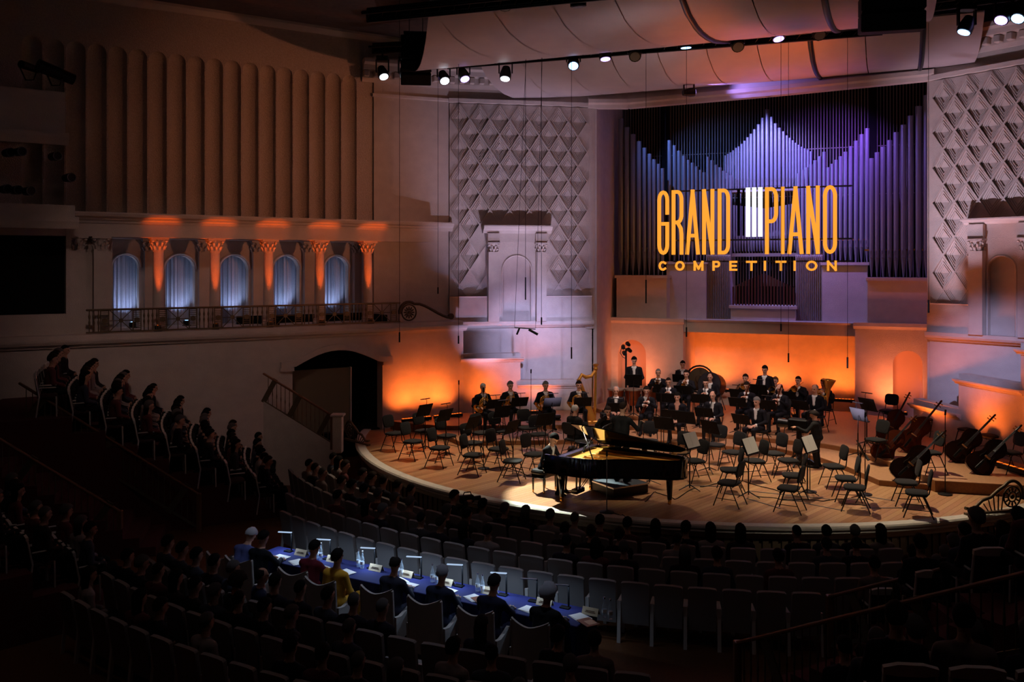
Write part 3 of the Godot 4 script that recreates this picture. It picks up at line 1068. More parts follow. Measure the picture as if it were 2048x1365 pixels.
func pipe_mesh(r: float, h: float, foot: float) -> ArrayMesh:
	# an organ pipe standing on the tip of its conical foot, mouth facing +z
	var m := M.new()
	m.lathe([Vector2(r * 0.25, 0), Vector2(r, foot), Vector2(r, h), Vector2(r * 0.86, h), Vector2(r * 0.86, h - 0.1)], 10)
	m.box(Vector3(0, foot + 0.03, r * 0.92), Vector3(r * 1.2, 0.025, r * 0.3))
	m.box(Vector3(0, foot + 0.16, r * 0.9), Vector3(r * 1.15, 0.2, r * 0.16), Basis(Vector3(1, 0, 0), 0.12))
	return m.mesh()

func organ() -> void:
	var o := thing("pipe_organ", "large pipe organ of silver pipes in mountain-shaped ranks above the stage", "organ", OF)
	# case blocks: [u0, u1, y0, y1, z]
	var yt := 12.5
	var m := M.new()
	m.box(Vector3(0, 7.8, -2.2), Vector3(11.6, 9.4, 0.1))
	part("case_back", m, mats.void, o)
	m = M.new()
	var x := -5.5
	while x < 5.6:
		m.box(Vector3(x, 8.4, -1.25), Vector3(0.035, 8.2, 0.04))
		x += 0.105
	for y in [7.6, 9.3]:
		m.box(Vector3(0, y, -1.29), Vector3(11.2, 0.03, 0.02))
	tag(part("slat_screen", m, mats.slat_paint, o), "screen of fine upright slats behind the pipes", "", "", "stuff")
	for q in [-3.885, 3.476]:
		m = M.new()
		m.box(Vector3(q, 8.4, -1.15), Vector3(0.28, 8.2, 0.2))
		part("case_post", m, mats.void, o)
	# each rank: [x, top y] pairs, foot tip height, foot length, z
	var ranks := []
	var zt := 0.45
	ranks.append([3.0, 0.62, 0.45, 0.105, [Vector2(-5.220, 10.534), Vector2(-4.990, 10.204), Vector2(-4.762, 9.931), Vector2(-4.535, 9.659), Vector2(-4.328, 9.409), Vector2(-4.141, 9.179), Vector2(-3.973, 8.969), Vector2(-3.806, 8.796), Vector2(-3.657, 8.625)], 4.705])
	ranks.append([3.0, 0.62, 0.45, 0.13, [Vector2(3.449, 8.669), Vector2(3.621, 8.862), Vector2(3.807, 9.038), Vector2(4.008, 9.245), Vector2(4.208, 9.501), Vector2(4.437, 9.737), Vector2(4.650, 10.023), Vector2(4.892, 10.322), Vector2(5.132, 10.668), Vector2(5.371, 10.963)], 4.683])
	ranks.append([3.0, 0.5, -0.1, 0.085, [Vector2(-3.517, 9.715), Vector2(-3.330, 9.519), Vector2(-3.163, 9.308), Vector2(-2.978, 9.114), Vector2(-2.812, 8.959), Vector2(-2.665, 8.842), Vector2(-2.518, 8.707), Vector2(-2.372, 8.573), Vector2(-2.245, 8.476), Vector2(-2.100, 9.037), Vector2(-1.955, 8.903), Vector2(-1.811, 8.732), Vector2(-1.668, 8.635), Vector2(-1.542, 8.503), Vector2(-1.417, 8.425), Vector2(-1.293, 8.330)], 5.220])
	ranks.append([3.0, 0.5, -0.1, 0.1, [Vector2(1.060, 8.310), Vector2(1.194, 8.428), Vector2(1.328, 8.511), Vector2(1.478, 8.609), Vector2(1.611, 8.744), Vector2(1.760, 8.877), Vector2(1.909, 9.027), Vector2(2.041, 8.481), Vector2(2.172, 8.597), Vector2(2.303, 8.730), Vector2(2.450, 8.845), Vector2(2.612, 8.993), Vector2(2.774, 9.175), Vector2(2.951, 9.355), Vector2(3.128, 9.569), Vector2(3.304, 9.765)], 5.174])
	ranks.append([3.0, 0.35, -0.35, 0.072, [Vector2(-1.509, 9.093), Vector2(-1.419, 9.144), Vector2(-1.329, 9.194), Vector2(-1.240, 9.263), Vector2(-1.133, 9.348), Vector2(-1.044, 9.398), Vector2(-0.937, 9.484), Vector2(-0.831, 9.587), Vector2(-0.725, 9.708), Vector2(-0.601, 9.828), Vector2(-0.478, 9.984), Vector2(-0.338, 10.156), Vector2(-0.198, 10.382), Vector2(-0.041, 10.677), Vector2(0.115, 10.398), Vector2(0.253, 10.157), Vector2(0.391, 9.988), Vector2(0.529, 9.855), Vector2(0.649, 9.705), Vector2(0.751, 9.611), Vector2(0.854, 9.516), Vector2(0.956, 9.422), Vector2(1.057, 9.346), Vector2(1.159, 9.270), Vector2(1.260, 9.212), Vector2(1.361, 9.154), Vector2(1.462, 9.096)], 7.569])
	for rk in ranks:
		var pts: Array = rk[4]
		for i in pts.size():
			var near: float = 9.0
			if i > 0: near = minf(near, absf(pts[i].x - pts[i - 1].x))
			if i < pts.size() - 1: near = minf(near, absf(pts[i + 1].x - pts[i].x))
			var r := minf(near * 0.43, 0.13)
			part("pipe", pipe_mesh(r, pts[i].y - rk[5], rk[1]), mats.pipe_metal, o, T(Vector3(pts[i].x, rk[5], rk[2])))
	# small dark pipes in the middle of the case
	for i in 22:
		var px := lerpf(-1.226, 0.910, i / 21.0)
		part("pipe", pipe_mesh(0.04, 1.55 + 0.15 * absf(i - 10.5) / 10.5, 0.3), mats.pipe_metal, o, T(Vector3(px, 5.578, -0.5)))
	# wind chests (ledges) under the ranks
	m = M.new()
	m.box(Vector3(0.05, 7.781, -0.5), Vector3(1.617 - -1.562, 0.12, 0.6))
	part("wind_chest", m, mats.slat_paint, o)
	m = M.new()
	m.box(Vector3(0, 5.448, -0.4), Vector3(1.782 - -2.011, 0.12, 0.5))
	part("wind_chest", m, mats.slat_paint, o)
	# pipe rails
	for q in [[(-5.261 + -3.481) / 2, 5.699, 0.36, 1.9], [(3.372 + 5.379) / 2, 5.581, 0.36, 2.3], [(-3.589 + -1.260) / 2, 6.005, -0.16, 2.3], [(1.034 + 3.368) / 2, 5.953, -0.16, 2.3]]:
		m = M.new()
		m.box(Vector3(q[0], q[1], q[2]), Vector3(q[3], 0.06, 0.1))
		part("pipe_rail", m, mats.brass, o)
	# lower casework
	var blocks := [[-5.296, -3.434, 4.635, 0.8, "pedestal"], [3.327, 5.587, 4.588, 0.8, "pedestal"],
		[-3.564, -2.120, 5.146, 0.2, "panel"], [1.859, 3.322, 5.103, 0.2, "panel"],
		[-1.234, 0.990, 3.570, 0.3, "console_front"], [-2.164, -1.285, 5.454, -0.05, "grille_back"], [0.962, 1.862, 5.438, -0.05, "grille_back"]]
	for b in blocks:
		m = M.new()
		m.box(Vector3((b[0] + b[1]) / 2, (3.1 + b[2]) / 2, b[3] - 0.6), Vector3(b[1] - b[0], b[2] - 3.1, 1.2))
		if b[4] != "grille_back":
			m.box(Vector3((b[0] + b[1]) / 2, b[2] + 0.02, b[3] - 0.57), Vector3(b[1] - b[0] + 0.1, 0.1, 1.3))
		part(b[4], m, mats.plaster, o)
	for q in [[-2.155, -1.278], [0.966, 1.865]]:
		m = M.new()
		var k := 14
		for i in k:
			m.box(Vector3(lerpf(q[0] + 0.03, q[1] - 0.03, i / (k - 1.0)), (3.15 + 5.417) / 2, 0.0), Vector3(0.03, 5.417 - 3.15, 0.06))
		tag(part("grille", m, mats.slat_paint, o), "grille of thin upright bars", "", "", "stuff")
	m = M.new()
	for i in 20:
		m.cyl(Vector3(lerpf(-1.175, 0.907, i / 19.0), 3.5, 0.05), Vector3(lerpf(-1.175, 0.907, i / 19.0), 4.3 + 0.5 * (1 - absf(i - 9.5) / 9.5), 0.05), 0.035, 0.035, 6)
	tag(part("inner_pipes", m, mat("wood_pipe", Color(0.32, 0.17, 0.09), 0.5), o), "row of small dark pipes in the central opening", "", "", "stuff")
	# organ gallery: lower wall with two door pillars and the recess between them
	var g := thing("wall_back", "wall below the organ with two door pillars and a wide orange-lit recess", "", OF, "", "structure")
	m = M.new()
	m.box(Vector3(0.2, 2.9, -0.3), Vector3(12.6, 0.45, 2.0))
	run(m, [[0.7, 3.05], [0.76, 3.05], [0.8, 3.12], [0.7, 3.16]], -5.9, 6.6)
	part("gallery_ledge", m, mats.plaster, g)
	m = M.new()
	m.box(Vector3((-3.233 + 2.931) / 2, 1.2, -1.45), Vector3(7.5, 3.4, 0.2))
	part("recess_back", m, mats.plaster, g)
	var doors := [[-5.976, -2.816, -5.212, -4.164, 2.347], [2.939, 5.799, 4.108, 5.007, 2.267]]
	for d in doors:
		var x0: float = d[0]
		var x1: float = d[1]
		var n0: float = d[2]
		var n1: float = d[3]
		var r := (n1 - n0) / 2
		var ys: float = d[4] - r
		var pl := PackedVector2Array([Vector2(x0, -0.2), Vector2(n0, -0.2), Vector2(n0, ys)])
		for k in range(1, 12):
			var t := PI - PI * k / 12.0
			pl.append(Vector2((n0 + n1) / 2 + r * cos(t), ys + r * sin(t)))
		pl.append_array([Vector2(n1, ys), Vector2(n1, -0.2), Vector2(x1, -0.2), Vector2(x1, 2.95), Vector2(x0, 2.95)])
		m = M.new()
		m.prism(pl, 0.2, 0.9)
		m.box(Vector3(x0 + 0.05, 1.4, -0.55), Vector3(0.1, 3.2, 1.7))
		m.box(Vector3(x1 - 0.05, 1.4, -0.55), Vector3(0.1, 3.2, 1.7))
		part("door_pillar", m, mats.plaster, g)
		m = M.new()
		m.box(Vector3((n0 + n1) / 2, 1.3, 0.25), Vector3(n1 - n0 + 0.3, 3.0, 0.1))
		part("door_recess", m, mat("recess_paint", Color(0.74, 0.62, 0.55), 0.8), g)
		m = M.new()
		run(m, [[0.88, 2.95], [0.94, 2.95], [0.98, 3.02], [1.02, 3.04], [1.02, 3.16], [0.88, 3.16]], x0 - 0.05, x1 + 0.05)
		part("cap_moulding", m, mats.plaster, g)
	# side walls of the organ bay
	for q in [[Vector3(2.85, 0, -30.9), OF * Vector3(-5.75, 0, -2.2)], [Vector3(12.2, 0, -26.3), OF * Vector3(6.3, 0, -2.2)]]:
		var a: Vector3 = q[0]
		var b: Vector3 = q[1]
		var f := frame(a, b - a)
		m = M.new()
		m.box(Vector3(a.distance_to(b) / 2, 5.6, 0), Vector3(a.distance_to(b), 12, 0.12))
		struct("wall_bay", m, mats.plaster, "side wall of the organ bay at the %s" % ("left" if a.x < 8 else "right"), f)
	# lintel over the organ opening
	var pts := [Vector3(2.62, 0, -30.75), Vector3(3.95, 0, -30.75), Vector3(8.1, 0, -28.6), Vector3(12.2, 0, -26.1)]
	var li := thing("trim_2", "moulded lintel and fascia above the organ opening", "", Transform3D(), "", "structure")
	for i in 3:
		var f := frame(pts[i], pts[i + 1] - pts[i])
		var ln: float = pts[i].distance_to(pts[i + 1])
		m = M.new()
		m.x = f
		run(m, [[-0.3, 10.45], [0.0, 10.45], [0.05, 10.55], [0.16, 10.6], [0.18, 10.72], [0.0, 10.76], [0.0, 11.3], [0.2, 11.35], [0.4, 11.6], [0.4, 11.75], [-0.3, 11.75]], -0.02, ln + 0.05)
		part("lintel", m, mats.plaster, li)
	# the sign
	var sg := thing("letter_sign", "glowing orange letters GRAND PIANO COMPETITION with three white bars", "sign", frame(Vector3(8.21, 0, -29.87), Vector3(0.9272, 0, 0.3746)))
	var yb := 5.434
	var yh := 7.651 - 5.434
	var pen := 0.122
	var gl := [["G", -3.423, -3.022], ["R", -2.927, -2.530], ["A", -2.453, -1.968], ["N", -1.884, -1.481], ["D", -1.364, -0.958], ["P", 0.181, 0.596], ["I", 0.683, 0.801], ["A", 0.896, 1.397], ["N", 1.482, 1.899], ["O", 1.999, 2.425]]
	for L in gl:
		m = M.new()
		for st in letter(L[0], true):
			stroke(m, st, minf(pen, L[2] - L[1]), L[1], yb, L[2] - L[1], yh, -0.03, 0.03)
		part("letter", m, mats.sign_orange, sg)
	for q in [[-0.441, -0.295], [-0.238, -0.101], [-0.044, 0.101]]:
		m = M.new()
		m.box(Vector3((q[0] + q[1]) / 2, (7.661 + 6.014) / 2, 0), Vector3(q[1] - q[0], 7.661 - 6.014, 0.06))
		part("white_bar", m, mats.sign_white, sg)
	for q in [[-0.719, -0.629], [-0.547, -0.482]]:
		m = M.new()
		m.box(Vector3((q[0] + q[1]) / 2, (7.644 + 6.014) / 2, 0), Vector3(q[1] - q[0], 1.55, 0.04))
		part("dark_bar", m, mats.black, sg)
	var cw := [["C", -3.384, -3.091], ["O", -2.807, -2.487], ["M", -2.175, -1.845], ["P", -1.539, -1.284], ["E", -0.979, -0.721], ["T", -0.430, -0.081], ["I", 0.139, 0.216], ["T", 0.516, 0.857], ["I", 1.083, 1.158], ["O", 1.471, 1.825], ["N", 2.119, 2.420]]
	var y2 := 4.883
	var h2 := 5.217 - 4.883
	for L in cw:
		m = M.new()
		for st in letter(L[0], false):
			stroke(m, st, minf(0.07, L[2] - L[1]), L[1], y2, L[2] - L[1], h2, -0.03, 0.03)
		part("letter", m, mats.sign_orange, sg)
	m = M.new()
	for y in [yb + yh * 0.985, yb + yh * 0.22, y2 + h2 * 0.95]:
		m.box(Vector3(0, y, -0.07), Vector3(2.395 - -3.370, 0.05, 0.05))
	part("sign_rail", m, mats.steel, sg)
	m = M.new()
	for q in [-3.161, 2.212]:
		m.cyl(Vector3(q, yb, -0.07), Vector3(q, 12.5, -0.07), 0.008, 0.008, 5)
	part("hanging_wire", m, mats.black_metal, sg)

func canopy() -> void:
	var cf := frame(Vector3(5.28, 0, -24.0), Vector3(0.92, 0, 0.39))
	var rows := [[[[0, 11.0], [0.8, 10.8], [1.6, 10.62], [2.4, 10.46], [3.2, 10.35], [3.9, 10.29], [4.5, 10.28], [5.3, 10.35], [6.2, 10.62], [7.0, 11.1]], -9.0, 5.3, 1.36, "front acoustic canopy of curved pale sheets hung over the stage", [7, 9]],
		[[[-6.5, 11.15], [-5.8, 10.99], [-5.1, 10.85], [-4.4, 10.76], [-3.7, 10.7], [-3.0, 10.7], [-2.3, 10.78], [-1.6, 11.0], [-1.0, 11.35]], -7.3, 6.6, 1.39, "rear acoustic canopy of curved pale sheets in front of the organ", [7, 9]]]
	for rw in rows:
		var c := thing("acoustic_canopy", rw[4], "canopy", cf, "acoustic canopies")
		var x: float = rw[1]
		var k := 0
		while x < rw[2] - 0.2:
			var x1: float = minf(x + rw[3], rw[2])
			var m := M.new()
			var pr: Array = rw[0]
			for i in pr.size() - 1:
				var a: Array = pr[i]
				var b: Array = pr[i + 1]
				var g := 0.012
				for s in [0.0, 0.04]:
					# the left end of the sheets is cut obliquely
					var ea: float = rw[1] + maxf(a[0], 0.0) * 0.62
					var eb: float = rw[1] + maxf(b[0], 0.0) * 0.62
					var p0 := Vector3(maxf(x + g, ea), a[1] + s, a[0])
					var p1 := Vector3(maxf(x1 - g, ea), a[1] + s, a[0])
					var p2 := Vector3(maxf(x1 - g, eb), b[1] + s, b[0])
					var p3 := Vector3(maxf(x + g, eb), b[1] + s, b[0])
					var na := prof_normal(pr, i) * (-1.0 if s == 0.0 else 1.0)
					var nb := prof_normal(pr, i + 1) * (-1.0 if s == 0.0 else 1.0)
					m.quadn(p0, p1, p2, p3, na, na, nb, nb)
			m.box(Vector3((x + x1) / 2, pr[0][1] + 0.02, pr[0][0]), Vector3(x1 - x - 0.03, 0.06, 0.02))
			part("sheet", m, mats.canopy_sheet, c)
			if k in rw[5]:
				m = M.new()
				var seam := []
				for q in pr:
					seam.append(Vector3(x, q[1] - 0.01, q[0]))
				m.tube(seam, 0.07, 6)
				part("seam_beam", m, mats.black_metal, c)
			x = x1
			k += 1

func prof_normal(pr: Array, i: int) -> Vector3:
	var a: Array = pr[maxi(i - 1, 0)]
	var b: Array = pr[mini(i + 1, pr.size() - 1)]
	var d := Vector2(b[0] - a[0], b[1] - a[1]).normalized()
	return Vector3(0, d.x, -d.y)

func clip_strip(poly: PackedVector2Array, o: Vector2, d: Vector2, w0: float, w1: float) -> Array:
	var nn := Vector2(-d.y, d.x)
	return Geometry2D.intersect_polygons(poly, PackedVector2Array([o + nn * w0 - d * 40, o + nn * w0 + d * 40, o + nn * w1 + d * 40, o + nn * w1 - d * 40]))

func stage() -> void:
	var st := thing("floor_stage", "round oak-boarded stage with pale curved border", "", Transform3D(), "", "structure")
	var disc := PackedVector2Array()
	for i in 96:
		disc.append(Vector2(SC.x + 9.9 * cos(TAU * i / 96), SC.z + 9.9 * sin(TAU * i / 96)))
	var lim := PackedVector2Array([Vector2(-5.2, -10), Vector2(-5.2, -27.1), Vector2(-1.5, -29.35), Vector2(2.2, -30.2), Vector2(2.9, -31.2), Vector2(3.6, -34.0), Vector2(14.9, -30), Vector2(20, -10)])
	disc = Geometry2D.intersect_polygons(disc, lim)[0]
	var d := Vector2(0.68, -0.73).normalized()
	var o := Vector2(SC.x, SC.z)
	var w := -10.0
	var k := 0
	while w < 10.0:
		for poly in clip_strip(disc, o, d, w + 0.002, w + 0.128):
			var m := M.new()
			slab(m, poly, -0.04, 0.0)
			part("plank", m, mats["oak_%d" % rng.randi_range(0, 4)], st)
			k += 1
		w += 0.13
	var sub := M.new()
	slab(sub, disc, -0.3, -0.045)
	part("underfloor", sub, mats.riser_wood, st)
	# border ring, moulding and fascia
	var a0 := deg_to_rad(-8)
	var a1 := deg_to_rad(182)
	var prof := [[9.9, -0.02], [9.9, 0.012], [10.12, 0.012], [10.17, -0.01], [10.17, -0.05], [10.12, -0.08], [10.14, -0.12], [10.1, -0.16], [10.02, -0.2], [10.02, -0.26]]
	for pc in [[0, 3, "border", mats.border_paint], [2, 9, "border_moulding", mats.border_paint]]:
		var m := M.new()
		for i in 90:
			var t0 := lerpf(a0, a1, i / 90.0)
			var t1 := lerpf(a0, a1, (i + 1) / 90.0)
			var c0 := Vector3(cos(t0), 0, sin(t0))
			var c1 := Vector3(cos(t1), 0, sin(t1))
			for j in range(pc[0], pc[1]):
				var p: Array = prof[j]
				var q: Array = prof[j + 1]
				m.quad(SC + c1 * p[0] + Vector3(0, p[1], 0), SC + c0 * p[0] + Vector3(0, p[1], 0), SC + c0 * q[0] + Vector3(0, q[1], 0), SC + c1 * q[0] + Vector3(0, q[1], 0))
		part(pc[2], m, pc[3], st)
	var fm := M.new()
	for i in 180:
		var t := lerpf(a0, a1, i / 180.0)
		var t1 := lerpf(a0, a1, (i + 0.62) / 180.0)
		var t2 := lerpf(a0, a1, (i + 1.0) / 180.0)
		var c := [Vector3(cos(t), 0, sin(t)), Vector3(cos(t1), 0, sin(t1)), Vector3(cos(t2), 0, sin(t2))]
		fm.quad(SC + c[1] * 10.0 + Vector3(0, -1, 0), SC + c[0] * 10.0 + Vector3(0, -1, 0), SC + c[0] * 10.0 + Vector3(0, -0.26, 0), SC + c[1] * 10.0 + Vector3(0, -0.26, 0))
		fm.quad(SC + c[2] * 9.96 + Vector3(0, -1, 0), SC + c[1] * 9.96 + Vector3(0, -1, 0), SC + c[1] * 9.96 + Vector3(0, -0.26, 0), SC + c[2] * 9.96 + Vector3(0, -0.26, 0))
	tag(part("fascia_slats", fm, mat("fascia_paint", Color(0.4, 0.33, 0.26), 0.7), st), "slatted stage front", "", "", "stuff")
	# risers
	var tiers := [["low front riser curving round the conductor", 0.0, 0.13, [[-2.4, 26.4], [-1.87, 26.0], [-1.48, 25.2], [-0.9, 25.2], [1.5, 25.4], [3.3, 25.6], [4.9, 25.05], [6.2, 24.35], [7.2, 24.2], [7.9, 23.05], [8.2, 21.95], [8.4, 20.6], [9.35, 20.15], [9.6, 21], [9.6, 27], [5, 28.5], [-2.5, 28.2]]],
		["second riser carrying the horns and the double basses", 0.0, 0.26, [[-3.75, 27.75], [-2.9, 27.2], [-1.8, 26.9], [-0.4, 27.0], [1.9, 27.1], [4.1, 26.8], [5.2, 25.9], [6.1, 25.55], [7.4, 24.8], [8.4, 24.2], [9.0, 23.4], [9.0, 22.75], [9.3, 21.5], [9.4, 20.0], [11.1, 19.55], [12.3, 19.2], [12.3, 21.6], [11.45, 26.2], [11.8, 28.6], [9, 30.9], [3.2, 30.9], [2.25, 30.5], [2.2, 29.85], [0.27, 29.68], [-1.55, 29.25]]],
		["rear riser for the percussion under the organ", 0.262, 0.4, [[2.6, 29.7], [3.4, 28.0], [6.3, 27.0], [6.7, 28.5], [6.9, 30.6], [3.75, 31.5], [3.15, 30.7]]]]
	for t in tiers:
		var pl := PackedVector2Array()
		for p in t[3]:
			pl.append(Vector2(p[0], -p[1]))
		var upper := PackedVector2Array()
		if t[2] == 0.13:
			for p in tiers[1][3]:
				upper.append(Vector2(p[0], -p[1]))
			pl = Geometry2D.clip_polygons(pl, upper)[0]
		var rs := thing("stage_riser", t[0], "riser", Transform3D(), "orchestra risers")
		var m := M.new()
		slab(m, pl, t[1], t[2] - 0.02)
		part("fascia", m, mats.riser_wood, rs)
		m = M.new()
		slab(m, pl, t[2] - 0.019, t[2])
		part("deck", m, mats.riser_top, rs)
	# openwork scrolls at both ends of the stage border
	for q in [[Vector3(-3.99, 0, -25.14), Vector3(-4.84, 0, -26.09), "left", 0.55], [Vector3(9.12, 0, -18.11), Vector3(10.5, 0, -18.48), "right", 0.62]]:
		var a: Vector3 = q[0]
		var b: Vector3 = q[1]
		var f := frame(a, b - a)
		if q[2] == "left":
			f = frame(b, a - b)
			f.origin = b
		scroll_ornament(f, a.distance_to(b), q[3], q[2] == "right", "openwork scroll ornament on the stage border at its %s end" % q[2])

func scroll_ornament(f: Transform3D, ln: float, h: float, flip: bool, label: String) -> void:
	var s := thing("scroll_ornament", label, "ornament", f, "stage border scrolls")
	var g := func(x: float, y: float) -> Vector3: return Vector3((ln - x) if flip else x, y + 0.02, 0)
	var R := h * 0.42
	var crest := []
	for i in 13:
		var t := PI * 1.1 - PI * 0.85 * i / 12.0
		crest.append(g.call(R + 0.02 + R * cos(t), h * 0.5 + R * 1.15 * sin(t)))
	for i in range(1, 10):
		var t := i / 9.0
		crest.append(g.call(lerpf(R * 1.9, ln, t), lerpf(h * 0.72, 0.1, smoothstep(0, 1, t * 0.95 + 0.05)) + 0.03 * sin(t * 14)))
	var m := M.new()
	m.tube(crest, 0.035, 6)
	m.box(g.call(ln / 2, 0.01), Vector3(ln, 0.05, 0.08))
	part("rim", m, mats.rail_metal, s)
	m = M.new()
	var c: Vector3 = g.call(R + 0.02, h * 0.46)
	for k in 2:
		var ring := []
		for i in 21:
			ring.append(c + Vector3(cos(TAU * i / 20), sin(TAU * i / 20), 0) * R * (0.8 - 0.42 * k))
		m.tube(ring, 0.018, 5, false)
	for i in 12:
		var d := Vector3(cos(TAU * i / 12), sin(TAU * i / 12), 0)
		m.ell(c + d * R * 0.58, Vector3(R * 0.19, R * 0.075, 0.02), 6, 4, Basis(Vector3(0, 0, 1), TAU * i / 12))
	m.ell(c, Vector3(0.05, 0.05, 0.03), 8, 6)
	part("rosette", m, mats.bronze, s)
	m = M.new()
	for i in 7:
		var t := i / 6.0
		m.tube([g.call(lerpf(R * 2.1, ln * 0.72, t), 0.03), g.call(lerpf(R * 2.0, ln * 0.8, t), 0.08 + 0.12 * (1 - t)), g.call(lerpf(R * 1.9, ln * 0.86, t), lerpf(h * 0.62, 0.12, smoothstep(0, 1, t)))], 0.014, 5)
	part("palmette", m, mats.bronze, s)

const ORANGE := Color(1.0, 0.45, 0.17)
const LAVENDER := Color(0.74, 0.74, 1.0)
const WARM := Color(1.0, 0.9, 0.77)

func lighting() -> void:
	# key on the pianist from the lamp cluster upstage left
	spot(Vector3(-2.02, 10.6, -27.09), Vector3(1.2, 0.0, -19.5), Color(0.97, 1.0, 0.93), 700.0, 6.2, 0.04, 0.4)
	# overhead wash on the orchestra and the empty desks
	spot(Vector3(-0.205, 10.5, -26.32), Vector3(-1.4, 0.0, -23.0), WARM, 95.0, 19.0, 0.06, 0.9)
	spot(Vector3(4.69, 10.9, -24.25), Vector3(5.2, 0.0, -25.5), Color(1.0, 0.86, 0.84), 75.0, 26.0, 0.08, 0.9)
	spot(Vector3(6.91, 10.9, -23.31), Vector3(8.0, 0.0, -20.6), Color(1.0, 0.91, 0.78), 140.0, 21.0, 0.06, 0.9)
	spot(Vector3(2.61, 10.8, -25.13), Vector3(3.2, 0.0, -22.0), WARM, 60.0, 20.0, 0.06, 0.9)
	# unseen front-of-house lamps lighting the players' faces and the piano
	spot(Vector3(-3.5, 11.3, -9.0), Vector3(3.2, 1.0, -26.5), Color(1.0, 0.9, 0.84), 75.0, 14.0, 0.12, 0.9)
	spot(Vector3(8.5, 11.3, -9.0), Vector3(6.0, 1.0, -27.0), Color(1.0, 0.9, 0.86), 75.0, 14.0, 0.12, 0.9)
	spot(Vector3(2.5, 11.3, -8.0), Vector3(2.3, 1.0, -19.8), Color(1.0, 0.92, 0.82), 120.0, 6.0, 0.12, 0.9)
	# another unseen one lighting the empty desks in front
	spot(Vector3(8.5, 11.3, -8.6), Vector3(5.8, 0.6, -19.6), Color(1.0, 0.94, 0.84), 52.0, 12.0, 0.12, 1.0)
	# unseen lamps lighting lavender pools on the white walls beside the organ
	spot(Vector3(1.5, 11.3, -8.0), LF * Vector3(3.0, 2.4, 0), LAVENDER, 600.0, 5.6, 0.15, 1.0)
	spot(Vector3(4.5, 11.3, -8.0), RF * Vector3(1.6, 2.2, 0), LAVENDER, 330.0, 5.6, 0.15, 1.0)
	# unseen amber lamp across the hall, lighting the flutes
	spot(Vector3(12.5, 5.2, -11.0), WF * Vector3(6.4, 8.2, -1.4), Color(1.0, 0.62, 0.45), 95.0, 14.0, 0.15, 1.0)
	# added dim lamp brightening the side wall under the colonnade
	spot(Vector3(-6.0, 11.6, -13.0), WF * Vector3(2.5, 2.6, 0), Color(1.0, 0.84, 0.8), 14.0, 20.0, 0.2, 1.0)
	# unseen overhead lamps lighting the jury table with cool light
	spot(Vector3(-2.6, 11.55, -15.0), Vector3(-3.0, -0.3, -15.6), Color(0.8, 0.87, 1.0), 26.0, 13.0, 0.1, 0.9)
	spot(Vector3(-0.6, 11.55, -13.6), Vector3(-0.6, -0.3, -14.2), Color(0.8, 0.87, 1.0), 24.0, 13.0, 0.1, 0.9)
	# organ: blue from the left, violet from the right
	spot(Vector3(4.05, 11, -31.69), OF * Vector3(-2.0, 8.0, 0), Color(0.45, 0.6, 1.0), 42.0, 42.0, 0.06, 1.0)
	spot(Vector3(7.57, 11, -30.2), OF * Vector3(0.2, 8.6, 0), Color(0.6, 0.58, 1.0), 85.0, 36.0, 0.06, 1.0)
	spot(Vector3(11.3, 11, -28.63), OF * Vector3(2.4, 8.8, 0), Color(0.6, 0.38, 1.0), 52.0, 42.0, 0.06, 1.0)
	spot(Vector3(9.2, 11, -29.51), OF * Vector3(4.4, 7.2, 0), Color(0.62, 0.5, 1.0), 26.0, 30.0, 0.06, 1.0)
	spot(Vector3(5.97, 10.6, -28.3), Vector3(8.31, 10.8, -28.7), Color(0.62, 0.52, 1.0), 7.0, 30.0, 0.04, 1.0)

func batten(p: Vector3, along: Vector3, ln: float, tilt: float, col: Color, energy: float, label: String, group: String, glass: Material, spread := 40.0) -> void:
	# a low floor batten of LED cells throwing light up a wall behind it (local -z)
	var f := frame(p, along)
	var t := thing("light_batten", label, "stage light", f, group)
	var m := M.new()
	m.cbox(Vector3(0, 0.07, 0), Vector3(ln, 0.1, 0.12), 0.012)
	for g in [-1.0, 1.0]:
		m.box(Vector3(g * ln * 0.35, 0.01, 0), Vector3(0.05, 0.02, 0.16))
	part("housing", m, mats.black_metal, t)
	m = M.new()
	var k := int(ln / 0.1)
	for i in k:
		m.box(Vector3((i + 0.5) * ln / k - ln / 2, 0.123, -0.02), Vector3(0.06, 0.006, 0.06))
	part("lens_row", m, glass, t)
	# the cells throw upwards in two broad beams
	for g in [-0.25, 0.25]:
		spot(f * Vector3(ln * g, 0.15, -0.02), f * Vector3(ln * g, 0.15 + cos(tilt), -sin(tilt)), col, energy, spread, 0.1, 1.0)

func flood(p: Vector3, aim: Vector3, col: Color, energy: float, angle: float, label: String) -> void:
	# a squat floor flood on a bracket, an unseen light source
	var t := thing("unseen_flood_lamp", label, "stage light", T(p), "unseen floor floods")
	var d := (aim - p).normalized()
	var b := Basis.looking_at(d, Vector3.UP if absf(d.y) < 0.97 else Vector3.RIGHT)
	var m := M.new()
	m.cbox(Vector3(0, 0.14, 0) + b.z * 0.05, Vector3(0.2, 0.16, 0.1), 0.015, b)
	m.box(Vector3(0, 0.01, 0), Vector3(0.24, 0.02, 0.14))
	m.box(Vector3(0, 0.06, 0), Vector3(0.03, 0.1, 0.03))
	part("housing", m, mats.black_metal, t)
	m = M.new()
	m.box(Vector3(0, 0.14, 0) - b.z * 0.004, Vector3(0.16, 0.12, 0.004), b)
	part("lens", m, mats.added_flood_orange if col.b < 0.5 else mats.unseen_flood_cool, t)
	spot(p + Vector3(0, 0.14, 0) + d * 0.03, aim, col, energy, angle, 0.08, 1.0)

